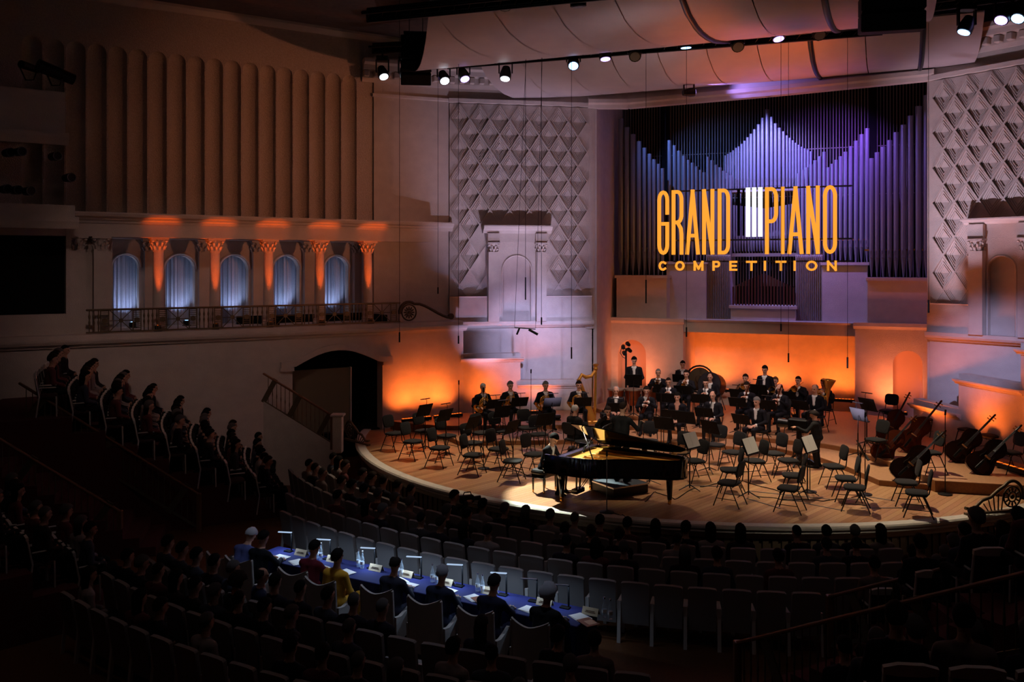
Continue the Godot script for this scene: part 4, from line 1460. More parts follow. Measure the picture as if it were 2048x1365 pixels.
func stage_lamp(p: Vector3, aim: Vector3, glass: Material, label: String, size := 0.16, group := "moving heads on the trusses") -> void:
	var t := thing("stage_lamp", label, "stage light", T(p), group)
	var d := (aim - p).normalized()
	var q := -d
	var b := Basis.looking_at(d, Vector3.UP if absf(d.y) < 0.97 else Vector3.RIGHT)
	var m := M.new()
	m.x = Transform3D(b, Vector3())
	m.cyl(Vector3(0, 0, 0.02), Vector3(0, 0, 0.16), size * 1.05, size * 1.1, 12)
	m.cyl(Vector3(0, 0, 0.16), Vector3(0, 0, 0.4), size * 1.1, size * 0.7, 12)
	part("head", m, mats.black_metal, t)
	m = M.new()
	m.x = Transform3D(b, Vector3())
	m.cyl(Vector3(0, 0, 0.005), Vector3(0, 0, 0.02), size * 0.85, size * 0.85, 14)
	part("lens", m, glass, t)
	m = M.new()
	var up := q * 0.2
	m.box(up + Vector3(0, 0.42, 0), Vector3(size * 2.2, 0.16, 0.26))
	for g in [-1.0, 1.0]:
		m.box(up + Vector3(g * (size * 1.2), 0.2, 0), Vector3(0.035, 0.4, 0.1))
	m.cyl(up + Vector3(0, 0.5, 0), up + Vector3(0, 0.68, 0), 0.03, 0.03, 6)
	part("yoke", m, mats.black_metal, t)

func truss(a: Vector3, b: Vector3, label: String) -> void:
	var ax := (b - a).normalized()
	var az := ax.cross(Vector3.UP).normalized()
	var f := Transform3D(Basis(ax, az.cross(ax), az), a)
	var t := thing("lighting_truss", label, "truss", f, "lighting bars")
	var ln := a.distance_to(b)
	var m := M.new()
	for q in [[0.0, 0.0], [0.0, 0.26], [0.22, 0.13]]:
		m.cyl(Vector3(0, q[1], q[0]), Vector3(ln, q[1], q[0]), 0.045, 0.045, 6)
	m.box(Vector3(ln / 2, 0.1, 0.02), Vector3(ln, 0.14, 0.06))
	part("chord", m, mats.black_metal, t)
	m = M.new()
	var k := int(ln / 0.35)
	for i in k:
		var x0 := ln * i / k
		var x1 := ln * (i + 1) / k
		m.cyl(Vector3(x0, 0, 0), Vector3((x0 + x1) / 2, 0.26, 0), 0.012, 0.012, 4)
		m.cyl(Vector3((x0 + x1) / 2, 0.26, 0), Vector3(x1, 0, 0), 0.012, 0.012, 4)
		m.cyl(Vector3(x0, 0, 0), Vector3((x0 + x1) / 2, 0.13, 0.22), 0.012, 0.012, 4)
	part("lacing", m, mats.black_metal, t)

func loudspeaker(p: Vector3, dir: Vector3, n: int, w: float, label: String) -> void:
	var t := thing("loudspeaker_array", label, "loudspeaker", face(p, dir), "hanging loudspeaker arrays")
	for i in n:
		var m := M.new()
		m.x = T(Vector3(0, -0.34 * i, -0.03 * i * i), Basis(Vector3(1, 0, 0), 0.12 * i))
		m.cbox(Vector3(0, 0, 0), Vector3(w, 0.33, 0.5), 0.02)
		m.box(Vector3(0, 0, 0.255), Vector3(w * 0.92, 0.28, 0.012))
		part("cabinet", m, mats.black, t)
	var m2 := M.new()
	m2.box(Vector3(0, 0.24, 0), Vector3(w * 0.8, 0.06, 0.5))
	m2.cyl(Vector3(0.2, 0.25, 0), Vector3(0.2, 12.5 - p.y, 0), 0.012, 0.012, 5)
	m2.cyl(Vector3(-0.2, 0.25, 0), Vector3(-0.2, 12.5 - p.y, 0), 0.012, 0.012, 5)
	part("rigging_frame", m2, mats.black_metal, t)

func rigging() -> void:
	truss(Vector3(-1.97, 11.1, -27.51), Vector3(9.35, 10.9, -22.71), "long black lighting truss between the two canopies")
	truss(Vector3(-4.35, 11.7, -28.08), Vector3(-2.49, 11.6, -27.29), "short truss end holding lamps beside the left loudspeakers")
	truss(Vector3(-3.29, 10.6, -20.46), Vector3(4.36, 10.4, -17.22), "upper black lighting bar crossing the front canopy")
	truss(Vector3(9.56, 11, -21.1), Vector3(12.2, 11.1, -19.99), "lighting truss at the picture's upper right corner")
	var floor_c := Vector3(3, 0, -21)
	for q in [[Vector3(-3.97, 10.9, -27.92), Vector3(0, 0, -22), "lens_white", "lit moving head at the left end of the short truss"], [Vector3(-3.25, 10.8, -27.62), Vector3(0, 0, -22), "lens_white", "lit moving head left of the hanging loudspeakers' lower corner"], [Vector3(-2.61, 10.8, -27.35), Vector3(1, 0, -21), "lens_violet", "lit violet lamp peeping out under the left loudspeakers"], [Vector3(-2.02, 10.6, -27.09), Vector3(1.2, 0.3, -19.2), "lens_white", "small lit moving head just right of the left loudspeakers"], [Vector3(-1.4, 10.6, -26.83), Vector3(2, 0, -21), "lens_violet", "large lit moving head with violet rim, second from the truss's left end"], [Vector3(-0.205, 10.5, -26.32), Vector3(-1.2, 0, -22.6), "lens_white", "large lit moving head at the front canopy's lower left corner"], [Vector3(1.74, 10.7, -25.5), Vector3(1, 0, -16), "lens_cool", "moving head with one cool bright lens left of the truss middle"], [Vector3(2.61, 10.8, -25.13), Vector3(3.2, 0, -23), "lens_violet", "flat lit violet lamp left on the long truss"], [Vector3(4.69, 10.9, -24.25), Vector3(5.2, 0, -25), "lens_cool", "flat lit bluish lamp in the middle of the long truss"], [Vector3(6.91, 10.9, -23.31), Vector3(8, 0, -20), "lens_violet", "flat lit violet lamp towards the right of the long truss"], [Vector3(3.39, 10.8, -24.8), Vector3(2, 0, -12), "", "unlit moving head between the violet and bluish lamps"], [Vector3(5.96, 10.8, -23.71), Vector3(6, 0, -12), "", "unlit moving head right of the bluish lamp"], [Vector3(7.84, 10.9, -22.91), Vector3(8, 0, -12), "", "unlit moving head near the right loudspeakers"], [Vector3(-0.151, 10.6, -19.35), Vector3(0, 0, -14), "", "large unlit lamp on the upper bar over the front canopy"], [Vector3(1.38, 10.4, -18.7), Vector3(2, 0, -20), "", "small unlit lamp on the upper bar right of the large one"], [Vector3(10.4, 10.4, -20.73), Vector3(6, 0, -20), "lens_cool", "lit bluish lamp under the right corner truss"], [Vector3(11.1, 10.6, -20.44), Vector3(5, 0, -16), "lens_violet", "lit violet lamp on the right corner truss"], [Vector3(11.4, 10.6, -20.3), Vector3(4, 0, -16), "lens_cool", "small lit lamp at the very end of the right corner truss"]]:
		stage_lamp(q[0], q[1], mats[q[2]] if q[2] else mats.steel, q[3])
	for q in [[Vector3(4.05, 11, -31.69), OF * Vector3(-1.6, 7.6, 0), "steel", "dark lamp hanging in front of the organ's left end"], [Vector3(5.73, 10.5, -28.2), Vector3(8.31, 10.8, -28.7), "lens_violet", "small violet-lit lamp before the organ lintel"], [Vector3(9.2, 11, -29.51), OF * Vector3(1, 8, 0), "steel", "small lamp before the organ right of its peak"], [Vector3(11.3, 11, -28.63), OF * Vector3(2.6, 8, 0), "steel", "dark lamp hanging in front of the organ's right part"]]:
		stage_lamp(q[0], q[1], mats[q[2]], q[3], 0.13, "lamps before the organ")
	for q in [[Vector3(-3.5, 11.3, -9.0), Vector3(3.5, 1, -25.5), "leftmost"], [Vector3(8.5, 11.3, -9.0), Vector3(6, 1, -26), "rightmost"], [Vector3(2.5, 11.3, -8.0), Vector3(2.3, 1, -19.8), "aimed at the piano"], [Vector3(1.5, 11.3, -8.0), Vector3(1.2, 2, -30.5), "aimed at the left white wall"], [Vector3(4.5, 11.3, -8.0), Vector3(13, 2, -25), "aimed at the right white wall"], [Vector3(12.5, 5.2, -11.0), WF * Vector3(6, 7.6, -1.4), "aimed at the flutes"], [Vector3(-2.6, 11.6, -15.0), Vector3(-3, -0.3, -15.6), "over the far half of the jury table"], [Vector3(-0.6, 11.6, -13.6), Vector3(-0.6, -0.3, -14.2), "over the near half of the jury table"], [Vector3(-6.0, 11.65, -12.95), WF * Vector3(2.5, 2.6, 0), "added to brighten the left side wall"]]:
		stage_lamp(q[0], q[1], mats.lens_white, "front-of-house lamp outside the picture, %s" % q[2], 0.16, "front-of-house lamps")
	loudspeaker(Vector3(-2.86, 11.7, -26.8), Vector3(0.1, 0, 1), 4, 0.9, "large black loudspeaker array hanging at the canopy's left end")
	loudspeaker(Vector3(6.96, 9.83, -16.5), Vector3(-0.25, 0, 1), 2, 1.1, "black loudspeaker array hanging over the right of the stage")
	# orange battens along the left stepped wall
	var wa := WF.basis.x
	for i in 4:
		var s: float = [9.2, 10.3, 0.0, 0.0][i]
		var p := WF * Vector3(s, 0, 0.75)
		if i == 2: p = Vector3(-0.7, 0, -28.6)
		if i == 3: p = Vector3(0.9, 0, -29.0)
		p.y = 0.26
		batten(p, wa if i < 2 else Vector3(1, 0, -0.15), 1.0, 0.85, ORANGE, [3.6, 3.8, 3.0, 1.8][i], "orange floor batten at the foot of the stepped wall, %s from the door" % ["first", "second", "third", "fourth"][i], "orange battens at the left wall", mats.lens_orange)
	# unseen orange battens lighting the recess under the organ and the door pillars
	for i in 3:
		var p := OF * Vector3([-2.0, 0.2, 2.3][i], 0.0, -0.55)
		p.y = 0.4 if i == 0 else 0.26
		batten(p, OF.basis.x, 1.4, 0.6, ORANGE, 3.4, "unseen orange floor batten lighting the recess under the organ, %s" % ["left", "middle", "right"][i], "orange battens in the recess", mats.lens_orange, 62.0)
	for q in [[OF * Vector3(-4.479, 0.0, 1.75), "left", 2.6, 0.4], [OF * Vector3(4.169, 0.0, 1.75), "right", 3.8, 0.26]]:
		var pp: Vector3 = q[0]
		pp.y = q[3]
		batten(pp, OF.basis.x, 0.7, 0.62, Color(1.0, 0.5, 0.3), q[2], "unseen orange floor batten lighting the %s door pillar" % q[1], "orange battens at the door pillars", mats.lens_orange, 62.0)
	# unseen orange battens behind the basses, lighting the stepped wall
	for q in [[Vector3(10.95, 0.26, -24.9), "far"], [Vector3(11.35, 0.26, -22.8), "middle"], [Vector3(11.6, 0.26, -20.9), "near"]]:
		batten(q[0], Vector3(0.19, 0, 1), 1.0, 0.62, ORANGE, 3.2, "unseen orange floor batten behind the basses, the %s one" % q[1], "orange battens at the right wall", mats.lens_orange)
	# unseen cool floods behind the horns, placed to light the niche and dado
	flood(Vector3(1.4, 0.26, -27.9), Vector3(1.0, 5.0, -30.5), LAVENDER, 12.0, 30.0, "unseen cool floor flood behind the third horn player, lighting the niche")
	flood(Vector3(-0.7, 0.26, -27.95), Vector3(-0.9, 4.6, -30.2), LAVENDER, 9.0, 26.0, "unseen cool floor flood behind the first horn player, lighting the dado")
	# added floods standing in for bounce and reflections on the relief walls and canopies
	var pink := Color(1.0, 0.86, 0.9)
	flood(Vector3(1.6, 0.0, -24.3), Vector3(0.0, 7.9, -30.4), Color(0.92, 0.84, 1.0), 38.0, 24.0, "added floor flood among the empty chairs, as bounce on the left relief wall")
	flood(Vector3(7.5, 0.0, -22.6), Vector3(13.3, 7.8, -24.6), Color(0.92, 0.85, 1.0), 85.0, 23.0, "added floor flood left of the basses, as bounce on the right relief wall")
	flood(Vector3(8.9, 0.26, -28.4), Vector3(7.4, 10.8, -26.3), Color(1.0, 0.42, 0.13), 60.0, 17.0, "added orange floor flood under the organ, as a reflection on the rear canopy")
	flood(Vector3(7.9, 0.26, -28.6), Vector3(5.6, 10.4, -21.5), Color(1.0, 0.42, 0.13), 85.0, 15.0, "added orange floor flood under the organ, as a reflection on the front canopy")
	flood(Vector3(3.4, 0.4, -29.9), Vector3(2.5, 10.8, -25.0), pink, 13.0, 45.0, "added pinkish floor flood behind the timpani, as bounce on the canopies")
	# added dim fill lamps under the ceiling, out of view
	for q in [[Vector3(-7.0, 12.36, -12.0), "left", 2.0], [Vector3(6.0, 12.36, -7.0), "right", 1.2]]:
		var hl := thing("added_fill_lamp", "added dim square fill lamp under the ceiling, %s side" % q[1], "lamp", T(q[0]), "added fill lamps")
		var hm := M.new()
		hm.cbox(Vector3(0, 0.05, 0), Vector3(1.3, 0.1, 1.3), 0.02)
		part("tray", hm, mats.seat_paint, hl)
		hm = M.new()
		hm.box(Vector3(0, -0.004, 0), Vector3(1.2, 0.008, 1.2))
		part("diffuser", hm, glow("added_fill_glow", Color(1.0, 0.8, 0.7), 0.3), hl)
		area(T(q[0] + Vector3(0, -0.02, 0), Basis(Vector3(1, 0, 0), -PI / 2)), Vector2(1.2, 1.2), Color(1.0, 0.86, 0.84), q[2])
	# colonnade: an orange uplight before each column, a cool one in each arch
	var cx := [1.981, 3.523, 5.081, 6.664, 8.249]
	for i in 5:
		var nth: String = ["first", "second", "third", "fourth", "fifth"][i]
		uplight(WF * Vector3(cx[i] - 0.1, 3.25, -0.34), WF * Vector3(cx[i], 5.9, -0.62), Color(1.0, 0.38, 0.1), 8.5, 13.0, mats.lens_orange, "small orange uplight at the foot of the %s column" % nth)
	for i in 5:
		var nth: String = ["first", "second", "third", "fourth", "fifth"][i]
		var ax: float = [1.456, 2.970, 4.553, 6.161, 7.840][i]
		uplight(WF * Vector3(ax + 0.12, 3.25, -2.35), WF * Vector3(ax - 0.15, 4.6, -2.95), Color(0.72, 0.8, 1.0), 0.8, 42.0, mats.lens_cool, "small cool uplight before the %s curtained arch" % nth)
	# hanging microphones
	var k := 0
	for q in [[876, 575, 588, 27.0], [1051, 555, 600, 25.0], [1143, 695, 718, 25.0], [1292, 560, 607, 24.0], [1373, 655, 674, 24.0], [1562, 648, 663, 23.0], [1577, 707, 725, 24.0], [1695, 715, 737, 23.0], [1857, 600, 626, 23.0], [799, 665, 685, 24.0], [917, 672, 688, 24.0], [1083, 635, 650, 24.0]]:
		var zz: float = q[3]
		var p := Vector3((q[0] - 1024.0) * zz / 1800.0, 5.0 - (q[2] - 535.0) * zz / 1800.0, -zz)
		var hh: float = (q[2] - q[1]) * zz / 1800.0
		var t := thing("hanging_microphone", "slim black microphone on a thin cable, %s" % ["before the blank pier", "before the niche portal", "before the white-lit wall", "longest one left of the sign", "under the sign's left end", "under the sign's right part", "lower one over the brass", "lower one over the tuba", "beside the right diamond wall", "above the arched stage door", "before the stepped wall's corner", "short one beside the stereo bar"][k], "microphone", T(p), "microphones hung over the stage")
		var m := M.new()
		m.cyl(Vector3(), Vector3(0, hh, 0), 0.022, 0.022, 6)
		part("body", m, mats.black, t)
		m = M.new()
		m.cyl(Vector3(0, hh, 0), Vector3(0, 12.5 - p.y, 0), 0.006, 0.006, 4, false)
		part("cable", m, mats.black, t)
		k += 1
	var sb := thing("stereo_microphone_bar", "hanging bar with two angled microphones before the white-lit wall", "microphone", T(Vector3(0.347, 3.37, -24)))
	var m := M.new()
	m.cyl(Vector3(-0.28, 0.02, 0), Vector3(0.28, -0.02, 0), 0.015, 0.015, 6)
	m.cyl(Vector3(-0.15, 0, 0), Vector3(-0.22, -0.16, 0.05), 0.025, 0.025, 6)
	m.cyl(Vector3(0.1, -0.03, 0), Vector3(0.34, -0.16, 0.05), 0.035, 0.035, 6)
	part("bar", m, mats.black, sb)
	m = M.new()
	m.cyl(Vector3(-0.28, 0.02, 0), Vector3(0.1, 8.9, 0), 0.005, 0.005, 4, false)
	m.cyl(Vector3(0.28, 0, 0), Vector3(0.5, 8.9, 0), 0.005, 0.005, 4, false)
	part("cable", m, mats.black, sb)
	# follow spots and profile lamps in the left boxes
	for q in [[Vector3(-11.6, 9.95, -22), Vector3(-11, 9.71, -22.6), 0.16, "big dark profile lamp pointing from the upper left box"], [Vector3(-12, 9.97, -22), Vector3(-11.9, 9.96, -22.6), 0.1, "smaller dark lamp beside the big profile lamp"]]:
		var t := thing("profile_lamp", q[3], "stage light", Transform3D(), "lamps in the left boxes")
		var mm := M.new()
		mm.cyl(q[0], q[1], q[2], q[2] * 0.85, 10)
		part("barrel", mm, mats.black_metal, t)
		mm = M.new()
		var c: Vector3 = (q[0] + q[1]) / 2
		mm.tube([c + Vector3(-0.2, 0, 0.1), c + Vector3(-0.1, -0.32, 0), c + Vector3(0.1, -0.32, 0), c + Vector3(0.15, 0, -0.1)], 0.02, 5)
		part("yoke", mm, mats.black_metal, t)
	k = 0
	for q in [[22, 305], [44, 303], [115, 312], [16, 378], [37, 380], [62, 382], [143, 355]]:
		var p := Vector3((q[0] - 1024.0) * 22.4 / 1800.0, 5.0 - (q[1] - 535.0) * 22.4 / 1800.0, -22.4)
		var t := thing("profile_lamp", "round dark lamp in the left box, %s" % ["upper row first", "upper row second", "upper row beside the pillar", "lower row first", "lower row second", "lower row third", "alone at the box's edge"][k], "stage light", face(p, Vector3(0.8, 0, 0.6)), "lamps in the left boxes")
		var mm := M.new()
		mm.cyl(Vector3(0, 0, -0.3), Vector3(), 0.1, 0.12, 12)
		part("barrel", mm, mats.black_metal, t)
		mm = M.new()
		var ring := []
		for i in 13:
			ring.append(Vector3(cos(TAU * i / 12) * 0.11, sin(TAU * i / 12) * 0.11, 0.01))
		mm.tube(ring, 0.012, 5, false)
		part("rim", mm, mats.steel, t)
		k += 1

func uplight(p: Vector3, aim: Vector3, col: Color, energy: float, angle: float, glass: Material, label: String) -> void:
	var t := thing("uplight", label, "stage light", face(p, Vector3(aim.x - p.x, 0, aim.z - p.z)), "uplights on the balcony")
	var m := M.new()
	m.cbox(Vector3(0, 0.09, 0), Vector3(0.16, 0.14, 0.14), 0.015)
	m.box(Vector3(0, 0.01, 0), Vector3(0.2, 0.02, 0.16))
	part("housing", m, mats.black_metal, t)
	m = M.new()
	m.cyl(Vector3(0.0, 0.162, 0), Vector3(0, 0.168, 0), 0.05, 0.05, 10)
	part("lens", m, glass, t)
	spot(p + Vector3(0, 0.2, 0), aim, col, energy, angle, 0.04, 0.7)

var poses := {}
var hairs := {}

func bone(a: Vector3, b: Vector3, ra: float, rb: float, id: int) -> Array:
	return [a, b, ra, rb, id, false]

func blob(c: Vector3, r: Vector3, id: int, b := Basis()) -> Array:
	return [c, r, minf(r.x, minf(r.y, r.z)), maxf(r.x, maxf(r.y, r.z)), id, true, b.transposed()]

func skin_mesh(bones: Array, cell: float, blend: float, out: Dictionary) -> void:
	# a smooth union of tapered capsules and ellipsoids, meshed with surface nets
	var lo := Vector3(99, 99, 99)
	var hi := -lo
	var pad := blend * 3.2 + cell
	for b in bones:
		var r: float = b[3] if b[5] else maxf(b[2], b[3])
		var rr := Vector3(r, r, r)
		lo = lo.min(b[0] - rr)
		hi = hi.max(b[0] + rr)
		if not b[5]:
			lo = lo.min(b[1] - rr)
			hi = hi.max(b[1] + rr)
	lo -= Vector3(pad, pad, pad)
	hi += Vector3(pad, pad, pad)
	var nx := int(ceil((hi.x - lo.x) / cell)) + 1
	var ny := int(ceil((hi.y - lo.y) / cell)) + 1
	var nz := int(ceil((hi.z - lo.z) / cell)) + 1
	var f := PackedFloat32Array()
	f.resize(nx * ny * nz)
	var best := PackedFloat32Array()
	best.resize(nx * ny * nz)
	var ids := PackedByteArray()
	ids.resize(nx * ny * nz)
	var K := 1.0 / blend
	for b in bones:
		var r: float = b[3] if b[5] else maxf(b[2], b[3])
		var e := r + blend * 3.0
		var a: Vector3 = b[0]
		var c: Vector3 = a if b[5] else b[1]
		var l: Vector3 = ((a.min(c) - Vector3(e, e, e) - lo) / cell).floor()
		var h: Vector3 = ((a.max(c) + Vector3(e, e, e) - lo) / cell).ceil()
		var x0 := maxi(int(l.x), 0)
		var x1 := mini(int(h.x), nx - 1)
		var y0 := maxi(int(l.y), 0)
		var y1 := mini(int(h.y), ny - 1)
		var z0 := maxi(int(l.z), 0)
		var z1 := mini(int(h.z), nz - 1)
		var ab := c - a
		var l2 := maxf(ab.length_squared(), 1e-9)
		var ra: float = b[2]
		var dr: float = b[3] - b[2]
		var id: int = b[4]
		var round_: bool = b[5]
		var rad := Vector3.ONE
		var tb := Basis()
		if round_:
			rad = b[1]
			tb = b[6]
		for z in range(z0, z1 + 1):
			for y in range(y0, y1 + 1):
				var i := (z * ny + y) * nx + x0
				var p := lo + Vector3(x0, y, z) * cell - a
				for x in range(x0, x1 + 1):
					var d: float
					if round_:
						d = ((tb * p / rad).length() - 1.0) * ra
					else:
						var t := clampf(p.dot(ab) / l2, 0.0, 1.0)
						d = (p - ab * t).length() - ra - dr * t
					if d < blend * 3.0:
						var s := exp(-d * K)
						f[i] += s
						if s > best[i]:
							best[i] = s
							ids[i] = id
					i += 1
					p.x += cell
	# surface nets
	var vert: PackedVector3Array = out.v
	var norm: PackedVector3Array = out.n
	var vid: PackedByteArray = out.id
	var tri: PackedInt32Array = out.t
	var index := PackedInt32Array()
	index.resize(nx * ny * nz)
	index.fill(-1)
	var off := [0, 1, nx, nx + 1, nx * ny, nx * ny + 1, nx * ny + nx, nx * ny + nx + 1]
	var pos := [Vector3(0, 0, 0), Vector3(1, 0, 0), Vector3(0, 1, 0), Vector3(1, 1, 0), Vector3(0, 0, 1), Vector3(1, 0, 1), Vector3(0, 1, 1), Vector3(1, 1, 1)]
	var edges := [[0, 1], [2, 3], [4, 5], [6, 7], [0, 2], [1, 3], [4, 6], [5, 7], [0, 4], [1, 5], [2, 6], [3, 7]]
	for z in nz - 1:
		for y in ny - 1:
			var i := (z * ny + y) * nx - 1
			for x in nx - 1:
				i += 1
				var s := int(f[i] > 1.0) + int(f[i + 1] > 1.0) + int(f[i + nx] > 1.0) + int(f[i + nx + 1] > 1.0)
				var j := i + nx * ny
				s += int(f[j] > 1.0) + int(f[j + 1] > 1.0) + int(f[j + nx] > 1.0) + int(f[j + nx + 1] > 1.0)
				if s == 0 or s == 8:
					continue
				var val := []
				for q in 8:
					val.append(log(maxf(f[i + off[q]], 1e-6)))
				var p := Vector3()
				var k := 0
				for e in edges:
					var a: float = val[e[0]]
					var c: float = val[e[1]]
					if (a > 0.0) != (c > 0.0):
						p += (pos[e[0]] as Vector3).lerp(pos[e[1]], a / (a - c))
						k += 1
				var g := Vector3(val[1] + val[3] + val[5] + val[7] - val[0] - val[2] - val[4] - val[6], val[2] + val[3] + val[6] + val[7] - val[0] - val[1] - val[4] - val[5], val[4] + val[5] + val[6] + val[7] - val[0] - val[1] - val[2] - val[3])
				index[i] = vert.size()
				vert.append(lo + (Vector3(x, y, z) + p / k) * cell)
				norm.append(-g.normalized())
				var bi := 0
				for q in 8:
					if best[i + off[q]] > best[i + off[bi]]:
						bi = q
				vid.append(ids[i + off[bi]])
	var st := [1, nx, nx * ny]
	for z in range(1, nz - 1):
		for y in range(1, ny - 1):
			for x in range(1, nx - 1):
				var i := (z * ny + y) * nx + x
				var inside := f[i] > 1.0
				for ax in 3:
					if (f[i + st[ax]] > 1.0) != inside:
						var u: int = st[(ax + 1) % 3]
						var w: int = st[(ax + 2) % 3]
						var q := [index[i], index[i - u], index[i - u - w], index[i - w]]
						if q[0] < 0 or q[1] < 0 or q[2] < 0 or q[3] < 0:
							continue
						# clockwise seen from outside
						if inside:
							tri.append_array([q[0], q[2], q[1], q[0], q[3], q[2]])
						else:
							tri.append_array([q[0], q[1], q[2], q[0], q[2], q[3]])
	out.v = vert
	out.n = norm
	out.id = vid
	out.t = tri

func hand_bones(bones: Array, wrist: Vector3, dir: Vector3, side: Vector3, curl: float) -> void:
	# palm, four fingers of unequal length and a thumb leaving the side of the palm
	dir = dir.normalized()
	side = (side - dir * side.dot(dir)).normalized()
	var down := dir.cross(side).normalized()
	if down.y > 0.0:
		down = -down
	bones.append(bone(wrist, wrist + dir * 0.07 + side * 0.018, 0.026, 0.022, 2))
	bones.append(bone(wrist, wrist + dir * 0.07 - side * 0.022, 0.026, 0.02, 2))
	for i in 4:
		var k := (i - 1.5) * 0.021
		var ln: float = [0.062, 0.075, 0.07, 0.052][i]
		var a := wrist + dir * 0.082 + side * k
		var d1 := (dir + down * curl * 0.7).normalized()
		var b := a + d1 * ln * 0.55
		var d2 := (dir + down * curl * 2.0).normalized()
		bones.append(bone(a, b, 0.0105, 0.0095, 2))
		bones.append(bone(b, b + d2 * ln * 0.5, 0.0095, 0.008, 2))
	var t0 := wrist + dir * 0.03 - side * 0.03
	var t1 := t0 + (dir * 0.6 - side * 0.7 + down * 0.3).normalized() * 0.045
	bones.append(bone(t0, t1, 0.014, 0.012, 2))
	bones.append(bone(t1, t1 + (dir - side * 0.15 + down * 0.4).normalized() * 0.03, 0.012, 0.009, 2))

func make_pose(called: String, o: Dictionary) -> void:
	# joints in metres; local +z is where the body faces, the floor is y = 0
	var stand: bool = o.get("stand", false)
	var lean: float = o.get("lean", 0.05)
	var hipy: float = 0.93 if stand else 0.55
	var hip := Vector3(0, hipy, 0.0)
	var u := Vector3(0, cos(lean), sin(lean))
	var fw := Vector3(0, -sin(lean), cos(lean))
	var B := []
	var wide: float = o.get("wide", 1.0)
	B.append(bone(hip + Vector3(-0.08, 0, 0), hip + Vector3(0.08, 0, 0), 0.125 * wide, 0.125 * wide, 3))
	for g in [-1.0, 1.0]:
		B.append(bone(hip + Vector3(g * 0.055, 0.02, 0), hip + Vector3(g * 0.06 * wide, 0, 0) + u * 0.22, 0.115 * wide, 0.11 * wide, 0))
		B.append(bone(hip + Vector3(g * 0.065 * wide, 0, 0) + u * 0.2, hip + Vector3(g * 0.09, 0, 0) + u * 0.42, 0.108 * wide, 0.098, 0))
		B.append(bone(hip + Vector3(g * 0.05, 0, 0) + u * 0.47, hip + Vector3(g * 0.175, 0, 0) + u * 0.445, 0.06, 0.062, 0))
	B.append(bone(hip + u * 0.44, hip + u * 0.49, 0.085, 0.06, 0))
	if o.get("shirt", true):
		B.append(bone(hip + u * 0.475 + fw * 0.075, hip + u * 0.27 + fw * 0.125, 0.038, 0.022, 1))
		B.append(bone(hip + u * 0.485 + Vector3(-0.03, 0, 0) + fw * 0.04, hip + u * 0.485 + Vector3(0.03, 0, 0) + fw * 0.04, 0.046, 0.046, 1))
	B.append(bone(hip + u * 0.46, hip + u * 0.6 + fw * 0.02, 0.056, 0.052, 2))
	# legs
	for g in [-1.0, 1.0]:
		var leg: Array = o.get("legs", [])
		var hp := hip + Vector3(g * 0.095, -0.02, 0.02)
		var kn: Vector3
		var an: Vector3
		var toe: Vector3
		if stand:
			var fy: float = 0.0
			kn = Vector3(g * 0.1, 0.5, 0.03)
			an = Vector3(g * 0.11, 0.09, -0.02)
			toe = Vector3(g * 0.14, 0.045, 0.16)
		else:
			kn = Vector3(g * o.get("knees", 0.13), 0.54, 0.45)
			an = Vector3(g * o.get("knees", 0.13) * 1.05, 0.1, 0.42)
			toe = an + Vector3(g * 0.02, -0.055, 0.17)
		B.append(bone(hp, kn, 0.088, 0.062, 3))
		B.append(bone(kn, an, 0.06, 0.044, 3))
		B.append(bone(an + Vector3(0, -0.045, -0.04), toe, 0.042, 0.036, 4))
	# arms: [elbow, wrist] for the right (-x) and left (+x) arm, hand direction, hand side
	var H := []
	for g in 2:
		var arm: Array = o.arms[g]
		var sh := hip + Vector3((-1 if g == 0 else 1) * 0.19, 0, 0) + u * 0.44
		B.append(bone(sh, arm[0], 0.058, 0.046, 0))
		B.append(bone(arm[0], arm[1], 0.046, 0.034, 0))
		var d: Vector3 = (arm[1] - arm[0]).normalized()
		B.append(bone(arm[1] - d * 0.012, arm[1] + d * 0.004, 0.035, 0.034, 1))
		if arm.size() > 2:
			d = arm[2]
		B.append(bone(arm[1], arm[1] + d.normalized() * 0.03, 0.024, 0.026, 2))
		hand_bones(H, arm[1] + d.normalized() * 0.02, d, Vector3(1 if g == 0 else -1, 0.1, 0.1), o.get("curl", 0.5))
	# head
	var c := hip + u * (0.71) + fw * 0.025
	var nod: float = o.get("nod", 0.1)
	var turn: float = o.get("turn", 0.0)
	var hb := Basis(Vector3(0, 1, 0), turn) * Basis(Vector3(1, 0, 0), lean + nod)
	c += hb * Vector3(0, 0, 0.012)
	var D := []
	var at := func(x: float, y: float, z: float) -> Vector3: return c + hb * Vector3(x, y, z)
	D.append(blob(at.call(0, 0.02, -0.012), Vector3(0.074, 0.098, 0.094), 2, hb))
	D.append(blob(at.call(0, -0.05, 0.02), Vector3(0.054, 0.066, 0.066), 2, hb))
	D.append(bone(at.call(0, -0.05, -0.02), c - u * 0.16, 0.05, 0.05, 2))
	D.append(bone(at.call(0, 0.012, 0.078), at.call(0, -0.03, 0.102), 0.01, 0.015, 2))
	D.append(bone(at.call(-0.035, 0.03, 0.073), at.call(0.035, 0.03, 0.073), 0.012, 0.012, 2))
	for g in [-1.0, 1.0]:
		D.append(blob(at.call(g * 0.077, -0.008, -0.01), Vector3(0.01, 0.03, 0.018), 2, hb))
		D.append(blob(at.call(g * 0.03, 0.01, 0.079), Vector3(0.013, 0.007, 0.01), 5, hb))
	D.append(bone(at.call(-0.02, -0.063, 0.078), at.call(0.02, -0.063, 0.078), 0.007, 0.007, 6))
	var out := {"v": PackedVector3Array(), "n": PackedVector3Array(), "id": PackedByteArray(), "t": PackedInt32Array()}
	skin_mesh(B, o.get("cell", 0.017), 0.014, out)
